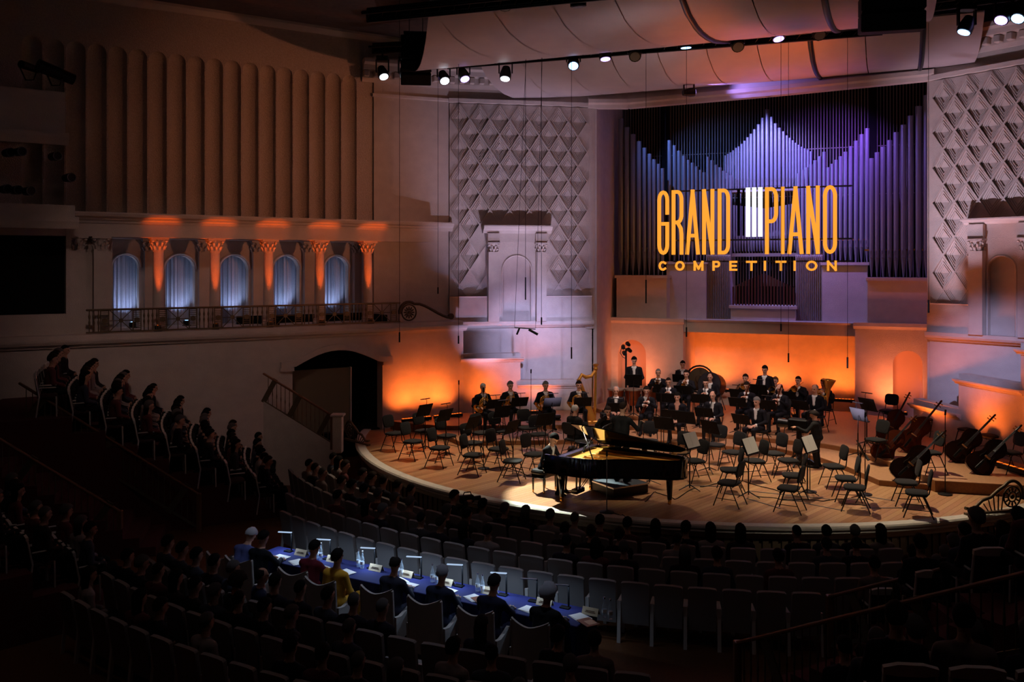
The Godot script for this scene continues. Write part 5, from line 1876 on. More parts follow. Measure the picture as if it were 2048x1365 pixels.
	skin_mesh(D, o.get("hcell", 0.009), 0.007, out)
	if o.get("hands", true):
		skin_mesh(H, 0.0075, 0.0035, out)
	out.head = Transform3D(hb, c)
	poses[called] = out

func body_mesh(pose: String, pal: Array) -> ArrayMesh:
	var key := pose + str(pal)
	if tex.has(key):
		return tex[key]
	var o: Dictionary = poses[pose]
	var col := PackedColorArray()
	col.resize(o.id.size())
	for i in o.id.size():
		col[i] = pal[o.id[i]]
	var a := []
	a.resize(Mesh.ARRAY_MAX)
	a[Mesh.ARRAY_VERTEX] = o.v
	a[Mesh.ARRAY_NORMAL] = o.n
	a[Mesh.ARRAY_COLOR] = col
	a[Mesh.ARRAY_INDEX] = o.t
	var m := ArrayMesh.new()
	m.add_surface_from_arrays(Mesh.PRIMITIVE_TRIANGLES, a)
	tex[key] = m
	return m

func hair_mesh(kind: String) -> ArrayMesh:
	if hairs.has(kind):
		return hairs[kind]
	var m := M.new()
	var nz := FastNoiseLite.new()
	nz.seed = 5
	nz.frequency = 1.6 if kind != "curly" else 4.0
	var seg := 22
	var rings := 16
	var pt := func(i: int, j: int) -> Vector3:
		var f := PI * i / rings - PI / 2
		var t := TAU * j / seg
		var d := Vector3(cos(f) * cos(t), sin(f), cos(f) * sin(t))
		var line := 0.42 if d.z > 0.35 else lerpf(0.42, -0.15, clampf((0.35 - d.z) / 0.5, 0, 1))
		if d.z < -0.2:
			line = lerpf(-0.15, -0.66, clampf((-0.2 - d.z) / 0.5, 0, 1))
		var big := 1.12
		var thick := 0.013 + 0.012 * nz.get_noise_3dv(d * 3.0)
		match kind:
			"bald":
				if d.y > 0.72 or (d.z > 0.15 and d.y > 0.1): line = 2.0
			"thin":
				thick = 0.002
			"long":
				line = line if d.z > 0.0 else -2.0
				big = 1.16
			"curly":
				big = 1.42
				thick = 0.02 + 0.03 * nz.get_noise_3dv(d * 3.0)
				line = minf(line, 0.25 if d.z > 0.2 else -0.7)
			"bushy":
				big = 1.2
				thick = 0.012 + 0.018 * nz.get_noise_3dv(d * 3.0)
		var on := smoothstep(-0.08, 0.05, d.y - line)
		var r := Vector3(0.074, 0.098, 0.094)
		var p := d * r * lerpf(0.9, big, on) + d * thick * on + Vector3(0, 0.02, -0.012)
		if kind == "long" and d.z < 0.1 and d.y < 0.0:
			p.y -= 0.16 * smoothstep(0.0, 0.8, -d.y) * on
			p.x *= 1.0 + 0.3 * on * -d.y
		return p
	var grid := []
	for i in rings + 1:
		var row := []
		for j in seg:
			row.append(pt.call(i, j))
		grid.append(row)
	for i in rings:
		for j in seg:
			var k := (j + 1) % seg
			var a: Vector3 = grid[i][j]
			var b: Vector3 = grid[i][k]
			var c: Vector3 = grid[i + 1][k]
			var d: Vector3 = grid[i + 1][j]
			var o := Vector3(0, 0.02, -0.012)
			m.quadn(a, b, c, d, (a - o).normalized(), (b - o).normalized(), (c - o).normalized(), (d - o).normalized())
	hairs[kind] = m.mesh()
	return hairs[kind]

const SKIN := Color(0.5, 0.27, 0.18)
const DARK := Color(0.012, 0.008, 0.006)
func palette(suit: Color, shirt: Color, skin := SKIN, low := Color(-1, 0, 0)) -> Array:
	return [suit, shirt, skin, suit if low.r < 0 else low, Color(0.008, 0.008, 0.008), DARK, Color(0.28, 0.1, 0.08)]

func person(pose: String, pal: Array, hair: String, hair_col: Color, at: Transform3D, label: String, group: String) -> Node3D:
	var t := thing("person", label, "person", at, group)
	part("body", body_mesh(pose, pal), mats.person, t)
	if hair:
		var hm := mat("hair_%s" % hair_col.to_html(), hair_col, 0.75)
		hm.metallic_specular = 0.2
		part("hair", hair_mesh(hair), hm, t, poses[pose].head)
	return t

func people_shapes() -> void:
	var V := func(x: float, y: float, z: float) -> Vector3: return Vector3(x, y, z)
	make_pose("lap", {"arms": [[Vector3(-0.27, 0.74, 0.06), Vector3(-0.11, 0.66, 0.27), Vector3(0.5, -0.2, 0.7)], [Vector3(0.27, 0.74, 0.06), Vector3(0.11, 0.66, 0.27), Vector3(-0.5, -0.2, 0.7)]]})
	make_pose("wind", {"arms": [[Vector3(-0.27, 0.78, 0.12), Vector3(-0.06, 0.86, 0.31), Vector3(0.6, 0.2, 0.5)], [Vector3(0.27, 0.8, 0.12), Vector3(0.07, 0.95, 0.27), Vector3(-0.6, 0.2, 0.5)]], "nod": 0.15})
	make_pose("brass", {"arms": [[Vector3(-0.28, 0.84, 0.16), Vector3(-0.05, 1.02, 0.33), Vector3(0.5, 0.4, 0.4)], [Vector3(0.27, 0.84, 0.16), Vector3(0.06, 1.0, 0.3), Vector3(-0.5, 0.4, 0.5)]], "nod": -0.05})
	make_pose("horn", {"arms": [[Vector3(-0.3, 0.74, 0.02), Vector3(-0.24, 0.72, 0.24), Vector3(0.3, 0.0, 0.8)], [Vector3(0.28, 0.76, 0.1), Vector3(0.1, 0.86, 0.33), Vector3(-0.6, 0.1, 0.6)]], "nod": 0.05})
	make_pose("tuba", {"arms": [[Vector3(-0.3, 0.76, 0.1), Vector3(-0.08, 0.82, 0.36), Vector3(0.5, 0.2, 0.6)], [Vector3(0.3, 0.8, 0.12), Vector3(0.14, 0.98, 0.36), Vector3(-0.5, 0.4, 0.5)]], "nod": 0.0, "wide": 1.08})
	make_pose("stand", {"stand": true, "arms": [[Vector3(-0.27, 1.1, 0.02), Vector3(-0.16, 1.0, 0.24), Vector3(0.3, -0.3, 0.8)], [Vector3(0.27, 1.1, 0.02), Vector3(0.16, 1.0, 0.24), Vector3(-0.3, -0.3, 0.8)]], "nod": 0.2, "lean": 0.03})
	make_pose("conduct", {"stand": true, "shirt": false, "arms": [[Vector3(-0.34, 1.17, 0.14), Vector3(-0.3, 1.28, 0.38), Vector3(0.2, 0.2, 0.9)], [Vector3(0.33, 1.16, 0.16), Vector3(0.26, 1.24, 0.4), Vector3(-0.2, 0.1, 0.9)]], "nod": 0.25, "lean": 0.06, "curl": 0.3})
	make_pose("pianist", {"arms": [[Vector3(-0.26, 0.78, 0.2), Vector3(-0.2, 0.75, 0.44), Vector3(0.15, 0.0, 1.0)], [Vector3(0.26, 0.78, 0.2), Vector3(0.2, 0.75, 0.44), Vector3(-0.15, 0.0, 1.0)]], "nod": 0.55, "lean": 0.28, "curl": 0.35})
	make_pose("camera", {"shirt": false, "arms": [[Vector3(-0.3, 0.9, 0.16), Vector3(-0.14, 1.12, 0.32), Vector3(0.4, 0.3, 0.7)], [Vector3(0.3, 0.88, 0.2), Vector3(0.12, 1.02, 0.4), Vector3(-0.2, 0.3, 0.8)]], "nod": 0.05, "lean": 0.12})
	make_pose("table", {"shirt": false, "arms": [[Vector3(-0.28, 0.82, 0.22), Vector3(-0.14, 0.79, 0.46), Vector3(0.5, 0.0, 0.8)], [Vector3(0.28, 0.82, 0.22), Vector3(0.14, 0.79, 0.46), Vector3(-0.5, 0.0, 0.8)]], "nod": 0.25, "lean": 0.2})
	make_pose("reader", {"shirt": false, "arms": [[Vector3(-0.28, 0.78, 0.16), Vector3(-0.1, 0.79, 0.4), Vector3(0.6, 0.1, 0.6)], [Vector3(0.28, 0.78, 0.16), Vector3(0.12, 0.79, 0.4), Vector3(-0.6, 0.1, 0.6)]], "nod": 0.35, "lean": 0.12, "turn": 0.25})
	make_pose("slump", {"shirt": false, "arms": [[Vector3(-0.28, 0.78, 0.26), Vector3(-0.12, 0.79, 0.5), Vector3(0.6, 0.0, 0.6)], [Vector3(0.28, 0.78, 0.26), Vector3(0.1, 0.79, 0.48), Vector3(-0.6, 0.0, 0.6)]], "nod": 0.5, "lean": 0.42})
	make_pose("listen", {"shirt": false, "hands": false, "cell": 0.024, "hcell": 0.012, "arms": [[Vector3(-0.26, 0.74, 0.04), Vector3(-0.1, 0.66, 0.26), Vector3(0.5, -0.2, 0.7)], [Vector3(0.26, 0.74, 0.04), Vector3(0.1, 0.66, 0.26), Vector3(-0.5, -0.2, 0.7)]], "nod": 0.05})

const COND := Vector3(2.57, 0, -20.3)
var chair0: Node3D
var stand0: Node3D
var stand_lamp0: Node3D

func pad(m: M, p: Vector3, s: Vector3, r: float, puff: float, b := Basis()) -> void:
	# an upholstered cushion: rounded rectangle, swollen in the middle; thin along local y
	var n := 16
	var ring := []
	for i in n:
		var t := TAU * (i + 0.5) / n
		var c := Vector2(cos(t), sin(t))
		var q := Vector2(signf(c.x) * pow(absf(c.x), r), signf(c.y) * pow(absf(c.y), r))
		ring.append(Vector2(q.x * s.x / 2, q.y * s.z / 2))
	var prof := [[0.0, s.y / 2 + puff], [0.6, s.y / 2 + puff * 0.7], [0.92, s.y / 2], [1.0, s.y * 0.2], [1.0, -s.y * 0.2], [0.94, -s.y / 2], [0.0, -s.y / 2]]
	for k in prof.size() - 1:
		for i in n:
			var a: Vector2 = ring[i]
			var c: Vector2 = ring[(i + 1) % n]
			var f0: float = prof[k][0]
			var f1: float = prof[k + 1][0]
			var p0 := Vector3(a.x * f0, prof[k][1], a.y * f0)
			var p1 := Vector3(c.x * f0, prof[k][1], c.y * f0)
			var p2 := Vector3(c.x * f1, prof[k + 1][1], c.y * f1)
			var p3 := Vector3(a.x * f1, prof[k + 1][1], a.y * f1)
			var nn := Vector2(prof[k][1] - prof[k + 1][1], f1 - f0)
			var na := Vector3(a.x / s.x, 0, a.y / s.z).normalized() * nn.x * 1.0 + Vector3(0, nn.y * 0.25, 0)
			var nb := Vector3(c.x / s.x, 0, c.y / s.z).normalized() * nn.x * 1.0 + Vector3(0, nn.y * 0.25, 0)
			na = b * na.normalized()
			nb = b * nb.normalized()
			if f0 > 0.0:
				m.tri(p + b * p0, p + b * p1, p + b * p2, na, nb, nb)
			if f1 > 0.0:
				m.tri(p + b * p0, p + b * p2, p + b * p3, na, nb, na)

func make_chair() -> Node3D:
	var t := thing("orchestra_chair", "", "chair")
	var m := M.new()
	pad(m, Vector3(0, 0.47, 0.02), Vector3(0.46, 0.055, 0.43), 0.55, 0.02)
	part("seat", m, mats.black_cloth, t)
	m = M.new()
	pad(m, Vector3(0, 0.78, -0.23), Vector3(0.42, 0.04, 0.34), 0.5, 0.015, Basis(Vector3(1, 0, 0), PI / 2 - 0.2))
	part("backrest", m, mats.black_cloth, t)
	for g in [-1.0, 1.0]:
		m = M.new()
		m.tube([Vector3(g * 0.2, 0.44, 0.08), Vector3(g * 0.22, 0.42, 0.12), Vector3(g * 0.235, 0.0, 0.27)], 0.0125, 6)
		part("leg", m, mats.black_metal, t)
		m = M.new()
		m.tube([Vector3(g * 0.2, 0.44, -0.08), Vector3(g * 0.22, 0.42, -0.1), Vector3(g * 0.235, 0.0, -0.29)], 0.0125, 6)
		part("leg", m, mats.black_metal, t)
		m = M.new()
		m.tube([Vector3(g * 0.19, 0.44, 0.14), Vector3(g * 0.19, 0.44, -0.15), Vector3(g * 0.185, 0.5, -0.2), Vector3(g * 0.17, 0.72, -0.235)], 0.012, 6)
		part("back_post", m, mats.black_metal, t)
		m = M.new()
		m.cyl(Vector3(g * 0.229, 0.17, 0.21), Vector3(g * 0.229, 0.17, -0.22), 0.008, 0.008, 5)
		part("stretcher", m, mats.black_metal, t)
	m = M.new()
	m.cyl(Vector3(-0.22, 0.4, 0.12), Vector3(0.22, 0.4, 0.12), 0.009, 0.009, 5)
	m.cyl(Vector3(-0.22, 0.4, -0.1), Vector3(0.22, 0.4, -0.1), 0.009, 0.009, 5)
	part("seat_frame", m, mats.black_metal, t)
	return t

func make_stand(lamp: bool) -> Node3D:
	# the desk faces local -z: the reader stands behind at -z
	var t := thing("music_stand", "", "music stand")
	var m := M.new()
	var b := Basis(Vector3(1, 0, 0), 0.42)
	m.cbox(Vector3(0, 1.1, 0), Vector3(0.52, 0.36, 0.014), 0.005, b)
	part("desk", m, mats.black, t)
	m = M.new()
	m.cbox(Vector3(0, 0.935, -0.105), Vector3(0.52, 0.014, 0.06), 0.004, b)
	part("ledge", m, mats.black, t)
	m = M.new()
	m.cyl(Vector3(0, 0.05, 0.03), Vector3(0, 0.62, 0.03), 0.016, 0.016, 7)
	m.cyl(Vector3(0, 0.6, 0.03), Vector3(0, 1.06, 0.02), 0.011, 0.011, 7)
	part("pole", m, mats.black_metal, t)
	for i in 3:
		var a := TAU * i / 3 + 0.5
		var d := Vector3(cos(a), 0, sin(a))
		m = M.new()
		m.tube([Vector3(0, 0.12, 0.03), Vector3(0, 0.08, 0.03) + d * 0.1, Vector3(0, 0.012, 0.03) + d * 0.27], [0.014, 0.014, 0.01], 5)
		part("foot", m, mats.black_metal, t)
	if lamp:
		m = M.new()
		m.tube([Vector3(0, 1.25, 0.08), Vector3(0, 1.36, 0.09), Vector3(0, 1.4, 0.05)], 0.007, 5)
		m.cbox(Vector3(0, 1.405, 0.03), Vector3(0.34, 0.02, 0.05), 0.006)
		part("lamp", m, mats.black_metal, t)
	return t

func put_chair(p: Vector3, dir: Vector3, label: String, group: String) -> void:
	if chair0 == null:
		chair0 = make_chair()
		chair0.transform = face(p, dir)
		tag(chair0, label, "", group)
		return
	copy(chair0, face(p, dir), label, group)

func put_stand(p: Vector3, reader: Vector3, label: String, group: String, lamp := false, scale := 1.0) -> void:
	# reader: direction from the stand towards the player
	var at := face(p, -reader)
	at.basis = at.basis.scaled(Vector3(1, scale, 1))
	var proto := stand_lamp0 if lamp else stand0
	if proto == null:
		proto = make_stand(lamp)
		proto.transform = at
		tag(proto, label, "", group)
		if lamp: stand_lamp0 = proto
		else: stand0 = proto
		return
	copy(proto, at, label, group)

func orchestra_furniture() -> void:
	var left := [[Vector3(-3.21, 0.47, -24.56), "far left by the stage door"], [Vector3(-2.59, 0.47, -23.43), "second from the stage door at the front"], [Vector3(-2.44, 0.47, -24.94), "behind the leftmost music stand"], [Vector3(-1.82, 0.47, -22.59), "third along the stage's left edge"], [Vector3(-1.76, 0.47, -24.2), "before the riser's left corner"], [Vector3(-1.03, 0.47, -23.23), "behind the chair with the round stand base"], [Vector3(-0.954, 0.47, -21.74), "beside the round microphone base"], [Vector3(-0.811, 0.6, -23.93), "on the low riser below the first horn"], [Vector3(-0.336, 0.6, -24.22), "on the low riser below the second horn"], [Vector3(0, 0.47, -21.07), "nearest the pianist at the front"], [Vector3(-0.349, 0.47, -22.46), "just behind the chair nearest the pianist"], [Vector3(0.425, 0.6, -24.67), "below the third horn"], [Vector3(0.732, 0.47, -24.41), "pair partner below the third horn"], [Vector3(0.521, 0.47, -21.8), "directly behind the pianist's back"], [Vector3(1.86, 0.47, -23.36), "behind the raised piano lid"], [Vector3(3.58, 0.47, -23.5), "right of the conductor behind the piano"]]
	for q in left:
		var p: Vector3 = q[0]
		p.y -= 0.47
		put_chair(p, COND - p, "empty black orchestra chair, %s" % q[1], "empty chairs left of the piano")
	var right := [[Vector3(4.28, 0.47, -21.07), "under the first white music sheet"], [Vector3(4.11, 0.47, -22.04), "at the piano's tail"], [Vector3(5.19, 0.47, -22.97), "behind the first white sheet, to its right"], [Vector3(5.41, 0.47, -22.04), "between the first two white sheets"], [Vector3(4.89, 0.47, -20.13), "under the second white sheet's left"], [Vector3(4.58, 0.47, -18.92), "front row, first from the piano's tail"], [Vector3(5.69, 0.47, -21.07), "under the second white sheet's right"], [Vector3(6.39, 0.47, -21.92), "left of the dark cameraman"], [Vector3(6.5, 0.47, -21.12), "before the dark cameraman"], [Vector3(6.13, 0.47, -19.6), "under the third white sheet"], [Vector3(5.69, 0.47, -18.45), "front row, second from the piano's tail"], [Vector3(7.33, 0.47, -20.49), "right of the third white sheet, before the riser"], [Vector3(7.18, 0.47, -19.32), "behind the front row's third chair"], [Vector3(7.07, 0.47, -18.53), "front row, third from the piano's tail"], [Vector3(8.32, 0.47, -18.96), "before the basses, rear one of the pair"], [Vector3(8.15, 0.47, -18.08), "front row, last before the right scroll"]]
	for q in right:
		var p: Vector3 = q[0]
		p.y -= 0.47
		put_chair(p, COND - p, "empty black orchestra chair, %s" % q[1], "empty chairs right of the piano")
	for q in [[Vector3(11.2, 0.73, -26.78), "behind the first bass"], [Vector3(11.7, 0.73, -25.37), "behind the second bass's neck"], [Vector3(12, 0.73, -23.65), "tall one left of the fifth bass's neck"], [Vector3(12.1, 0.73, -22.81), "between the fifth and sixth bass"], [Vector3(11.5, 0.73, -20.77), "right of the last bass"], [Vector3(9.65, 0.73, -20.77), "right of the front bass"], [Vector3(9.01, 0.73, -22.28), "left of the third bass"]]:
		var p: Vector3 = q[0]
		p.y -= 0.47
		put_chair(p, Vector3(4, 0, -20) - p, "black chair among the double basses, %s" % q[1], "chairs among the basses")
	# music stands
	var g1 := "music stands of the empty desks"
	for q in [[Vector3(-2.39, 0, -24.59), "leftmost of all", true], [Vector3(-1.77, 0, -23.75), "second from the left", true], [Vector3(-0.98, 0, -22.61), "beside the round microphone base", false], [Vector3(0, 0, -22), "nearest the pianist on the left", false], [Vector3(-0.257, 0, -24.32), "behind the low riser's corner", true], [Vector3(0.846, 0, -23.08), "behind the pianist", false], [Vector3(3.8, 0, -22.5), "at the piano's tail", false], [Vector3(4.51, 0, -23.38), "before the seated woman", false], [Vector3(4.83, 0, -21.95), "before the bald clarinettist", false]]:
		put_stand(q[0], q[0] - COND, "black music stand, %s" % q[1], g1, q[2])
	for q in [[Vector3(4.01, 0, -20.18), "first white sheet right of the piano"], [Vector3(5.17, 0, -19.57), "second white sheet, between the chairs"], [Vector3(6.52, 0, -19.78), "third white sheet, towards the basses"]]:
		var rd := Vector3(0.72, 0, 0.7)
		put_stand(q[0], rd, "music stand holding the %s" % q[1], "stands with white sheets")
		var at := face(q[0], -rd)
		var m := M.new()
		for g in [-1.0, 1.0]:
			m.box(Vector3(g * 0.122, 1.13, -0.016), Vector3(0.24, 0.34, 0.006), Basis(Vector3(1, 0, 0), 0.42) * Basis(Vector3(0, 1, 0), g * 0.05))
		single("sheet_music", m, mats.paper, "open white sheet music: %s" % q[1], "sheet music", at, "open sheet music")
	for q in [[Vector3(9.44, 0.26, -23.9), "tall one left of the first bass", true], [Vector3(8.89, 0.13, -23.07), "lower one left of the basses", true], [Vector3(7.47, 0, -19.23), "seen from behind before the basses", false]]:
		put_stand(q[0], q[0] - COND, "black music stand, %s" % q[1], "music stands near the basses", q[2])
	# microphone stands
	var k := 0
	for q in [[Vector3(1.93, 0, -18.33), 1.15, "before the piano at the stage edge"], [Vector3(-0.707, 0, -22.33), 1.9, "rising from a round base among the left chairs"], [Vector3(-1.54, 0, -26.09), 1.6, "before the first horn player"], [Vector3(9.52, 0, -19.78), 1.75, "before the right riser"], [Vector3(0.581, 0.26, -27.52), 1.5, "between the second and third horn"], [Vector3(3.98, 0.13, -24.02), 1.7, "by the percussion, thin and tall"], [Vector3(7.76, 0, -19.78), 1.7, "left of the basses"], [Vector3(6.62, 0, -20), 0.9, "low one with round base by the third white sheet"]]:
		var t := thing("microphone_stand", "slim microphone stand %s" % q[2], "microphone stand", T(q[0]), "microphone stands")
		var m := M.new()
		m.lathe([Vector2(0, 0), Vector2(0.15, 0), Vector2(0.15, 0.02), Vector2(0.03, 0.045), Vector2(0, 0.045)], 14)
		part("base", m, mats.black_metal, t)
		m = M.new()
		m.cyl(Vector3(0, 0.04, 0), Vector3(0, q[1], 0), 0.012, 0.009, 6)
		part("pole", m, mats.steel if k == 0 else mats.black_metal, t)
		m = M.new()
		m.cyl(Vector3(0, q[1], 0), Vector3(0, q[1] + 0.12, 0.02), 0.02, 0.022, 7)
		part("microphone", m, mats.black, t)
		k += 1
	# cables and cue-light strips on the boards
	k = 0
	for q in [[Vector3(4.27, 0, -20.45), Vector3(5.34, 0, -21.08), Vector3(5.96, 0, -20)], [Vector3(2.83, 0, -19.15), Vector3(3.18, 0, -20), Vector3(3.5, 0, -19.36), Vector3(4.13, 0, -20.32)], [Vector3(-0.667, 0, -22.22), Vector3(-0.175, 0, -22.5), Vector3(0.313, 0, -21.69), Vector3(0.718, 0, -21.18)], [Vector3(5.31, 0, -19.65), Vector3(5.76, 0, -19.36), Vector3(6.58, 0, -19.23), Vector3(7.16, 0, -19.36)], [Vector3(1.92, 0, -18.29), Vector3(2.22, 0, -18.11), Vector3(2.36, 0, -17.82)]]:
		var m := M.new()
		var pts := []
		for i in 16:
			var t: float = i / 15.0 * (q.size() - 1)
			var j := mini(int(t), q.size() - 2)
			pts.append((q[j] as Vector3).lerp(q[j + 1], smoothstep(0, 1, t - j)) + Vector3(0, 0.012, 0.05 * sin(i * 1.3)))
		m.tube(pts, 0.009, 5)
		single("floor_cable", m, mats.black, "thin black cable on the stage boards, %s" % ["by the first white sheet", "under the piano's tail", "among the left chairs", "under the front-row chairs", "over the stage border"][k], "cable", Transform3D(), "cables on the stage")
		k += 1
	k = 0
	for q in [[Vector3(5.27, 0, -20.09), Vector3(6.84, 0, -19.36)], [Vector3(5.07, 0, -19.44), Vector3(5.55, 0, -18.63)], [Vector3(6.16, 0, -19.07), Vector3(6.82, 0, -18.44)], [Vector3(7.24, 0, -18.67), Vector3(8.21, 0, -18.67)], [Vector3(7.62, 0, -19.69), Vector3(8.18, 0, -19.23)], [Vector3(3.96, 0, -20.59), Vector3(4.74, 0, -20.5)]]:
		var f := frame(q[0], q[1] - q[0])
		var m := M.new()
		m.cbox(Vector3(q[0].distance_to(q[1]) / 2, 0.006, 0), Vector3(q[0].distance_to(q[1]), 0.012, 0.03), 0.004)
		single("floor_strip", m, mats.steel, "pale metal strip laid on the boards, %s" % ["longest, behind the front row", "below the second white sheet", "towards the third front chair", "before the right riser's corner", "short one before the basses", "left of the first white sheet"][k], "strip", f, "metal strips on the boards")
		k += 1

func piano() -> void:
	var pf := frame(Vector3(1.128, 0, -19.894), Vector3(0.833, 0, 0.554))
	var t := thing("grand_piano", "black concert grand piano with raised lid and golden interior", "piano", pf)
	var outl := PackedVector2Array()
	for p in [[0, -0.78], [2.2, -0.78], [2.45, -0.74], [2.64, -0.63], [2.73, -0.47], [2.72, -0.3], [2.63, -0.16], [2.45, -0.05], [2.2, 0.06], [1.95, 0.17], [1.7, 0.3], [1.48, 0.45], [1.28, 0.6], [1.08, 0.71], [0.85, 0.77], [0.6, 0.78], [0, 0.78]]:
		outl.append(Vector2(p[0], p[1]))
	var inner := Geometry2D.offset_polygon(outl, -0.055, Geometry2D.JOIN_ROUND)[0]
	# local (x, z) polygons raised along y
	var up := Transform3D(Basis(Vector3(1, 0, 0), Vector3(0, 0, 1), Vector3(0, 1, 0)), Vector3())
	var m := M.new()
	for i in outl.size():
		var a := outl[i]
		var b := outl[(i + 1) % outl.size()]
		if i == outl.size() - 1:
			continue
		var pr := outl[maxi(i - 1, 0)]
		var nx2 := outl[mini(i + 2, outl.size() - 1)]
		var n0 := (b - pr).normalized()
		var n1 := (nx2 - a).normalized()
		var na := Vector3(n0.y, 0, -n0.x)
		var nb := Vector3(n1.y, 0, -n1.x)
		m.quadn(Vector3(a.x, 0.62, a.y), Vector3(b.x, 0.62, b.y), Vector3(b.x, 1.0, b.y), Vector3(a.x, 1.0, a.y), na, nb, nb, na)
		m.quadn(Vector3(a.x, 0.7, a.y) - na * 0.05, Vector3(b.x, 0.7, b.y) - nb * 0.05, Vector3(b.x, 1.0, b.y) - nb * 0.05, Vector3(a.x, 1.0, a.y) - na * 0.05, -na, -nb, -nb, -na)
		m.quad(Vector3(b.x, 1.0, b.y), Vector3(a.x, 1.0, a.y), Vector3(a.x, 1.0, a.y) - na * 0.05, Vector3(b.x, 1.0, b.y) - nb * 0.05)
	m.prism(outl, 0.6, 0.64, up)
	part("rim", m, mats.lacquer, t)
	m = M.new()
	m.cbox(Vector3(0.16, 0.64, 0), Vector3(0.42, 0.06, 1.54), 0.01)
	for g in [-1.0, 1.0]:
		m.cbox(Vector3(0.12, 0.77, g * 0.72), Vector3(0.36, 0.2, 0.12), 0.02)
	part("keybed", m, mats.lacquer, t)
	m = M.new()
	m.cbox(Vector3(0.27, 0.84, 0), Vector3(0.05, 0.3, 1.32), 0.012, Basis(Vector3(0, 0, 1), -0.12))
	part("fallboard", m, mats.lacquer, t)
	m = M.new()
	m.box(Vector3(0.1, 0.69, 0), Vector3(0.15, 0.03, 1.23))
	part("white_keys", m, mat("ivory", Color(0.85, 0.83, 0.78), 0.3), t)
	m = M.new()
	for i in 51:
		if i % 7 in [2, 6]:
			continue
		m.box(Vector3(0.13, 0.712, (i - 25) * 0.0236 + 0.0118), Vector3(0.09, 0.014, 0.011))
	tag(part("black_keys", m, mats.ebony, t), "row of raised black keys", "", "", "stuff")
	m = M.new()
	m.prism(inner, 0.86, 0.88, up)
	part("soundboard", m, mat("spruce", Color(0.78, 0.55, 0.28), 0.4), t)
	# cast plate with struts
	m = M.new()
	var plate := Geometry2D.intersect_polygons(inner, PackedVector2Array([Vector2(0.33, -1), Vector2(0.78, -1), Vector2(0.7, 1), Vector2(0.33, 1)]))[0]
	m.prism(plate, 0.92, 0.945, up)
	for q in [[0.7, -0.6, 2.5, -0.6], [0.7, -0.3, 2.6, -0.4], [0.7, 0.0, 2.2, -0.1], [0.7, 0.3, 1.65, 0.2], [0.7, 0.52, 1.2, 0.5]]:
		m.cyl(Vector3(q[0], 0.945, q[1]), Vector3(q[2], 0.93, q[3]), 0.022, 0.022, 6)
	part("plate", m, mats.gold_plate, t)
	m = M.new()
	for i in 46:
		var z := -0.66 + i * 0.029
		var far: float = 2.55 if z < -0.3 else lerpf(2.5, 0.95, clampf((z + 0.3) / 0.95, 0, 1))
		m.cyl(Vector3(0.42, 0.95, z), Vector3(far, 0.9, z - 0.06), 0.0022, 0.0022, 3, false)
	tag(part("strings", m, mats.brass, t), "strings under tension", "", "", "stuff")
	m = M.new()
	m.cbox(Vector3(0.4, 0.99, 0), Vector3(0.14, 0.02, 1.42), 0.006)
	part("front_lid_flap", m, mats.lacquer, t)
	# lid, hinged on the bass side
	var hinge := Transform3D(Basis(Vector3(1, 0, 0), -deg_to_rad(25)), Vector3(0, 1.01, -0.79))
	var lidp := Geometry2D.intersect_polygons(outl, PackedVector2Array([Vector2(0.56, -2), Vector2(4, -2), Vector2(4, 2), Vector2(0.56, 2)]))[0]
	var lp := PackedVector2Array()
	for p in lidp:
		lp.append(Vector2(p.x, p.y + 0.79))
	m = M.new()
	m.prism(lp, 0.0, 0.025, up)
	part("lid", m, mats.lacquer, t, hinge)
	m = M.new()
	for x in [0.8, 1.6, 2.3]:
		m.cyl(Vector3(x - 0.06, 1.005, -0.785), Vector3(x + 0.06, 1.005, -0.785), 0.012, 0.012, 6)
	tag(part("hinge", m, mats.brass, t), "brass lid hinges", "", "", "stuff")
	m = M.new()
	var tip := hinge * Vector3(0.75, -0.005, 1.42)
	m.cyl(Vector3(1.1, 0.98, 0.64), tip, 0.016, 0.013, 6)
	part("lid_prop", m, mats.lacquer, t)
	for q in [[0.35, 0.645], [0.35, -0.645], [2.35, -0.42]]:
		m = M.new()
		m.lathe([Vector2(0.0, 0.11), Vector2(0.05, 0.11), Vector2(0.055, 0.16), Vector2(0.075, 0.5), Vector2(0.1, 0.56), Vector2(0.1, 0.62)], 8)
		var lg := part("leg", m, mats.lacquer, t, T(Vector3(q[0], 0, q[1])))
		m = M.new()
		m.lathe([Vector2(0, 0.13), Vector2(0.045, 0.13), Vector2(0.045, 0.1), Vector2(0.02, 0.09)], 10)
		m.cyl(Vector3(-0.02, 0.055, 0.0), Vector3(0.02, 0.055, 0.0), 0.055, 0.055, 14)
		m.box(Vector3(0, 0.07, 0), Vector3(0.06, 0.06, 0.03))
		part("caster", m, mats.brass, lg)
	m = M.new()
	for g in [-1.0, 1.0]:
		m.cyl(Vector3(0.4, 0.62, g * 0.1), Vector3(0.38, 0.16, g * 0.07), 0.022, 0.022, 8)
		m.cyl(Vector3(0.75, 0.6, g * 0.08), Vector3(0.42, 0.14, g * 0.06), 0.01, 0.01, 5)
	m.cbox(Vector3(0.38, 0.12, 0), Vector3(0.16, 0.1, 0.34), 0.015)
	part("pedal_lyre", m, mats.lacquer, t)
	for i in 3:
		m = M.new()
		m.cbox(Vector3(0.25, 0.09, (i - 1) * 0.09), Vector3(0.16, 0.015, 0.045), 0.006)
		part("pedal", m, mats.brass, t)
	# microphone boom reaching into the piano
	var mb := thing("piano_microphone", "black boom microphone reaching over the piano's strings", "microphone stand", pf)
	m = M.new()
	m.tube([Vector3(0.72, 0.0, -1.05), Vector3(0.72, 1.5, -1.05)], 0.014, 6)
	m.cyl(Vector3(0.72, 0, -1.05), Vector3(0.72, 0.03, -1.05), 0.14, 0.14, 12)
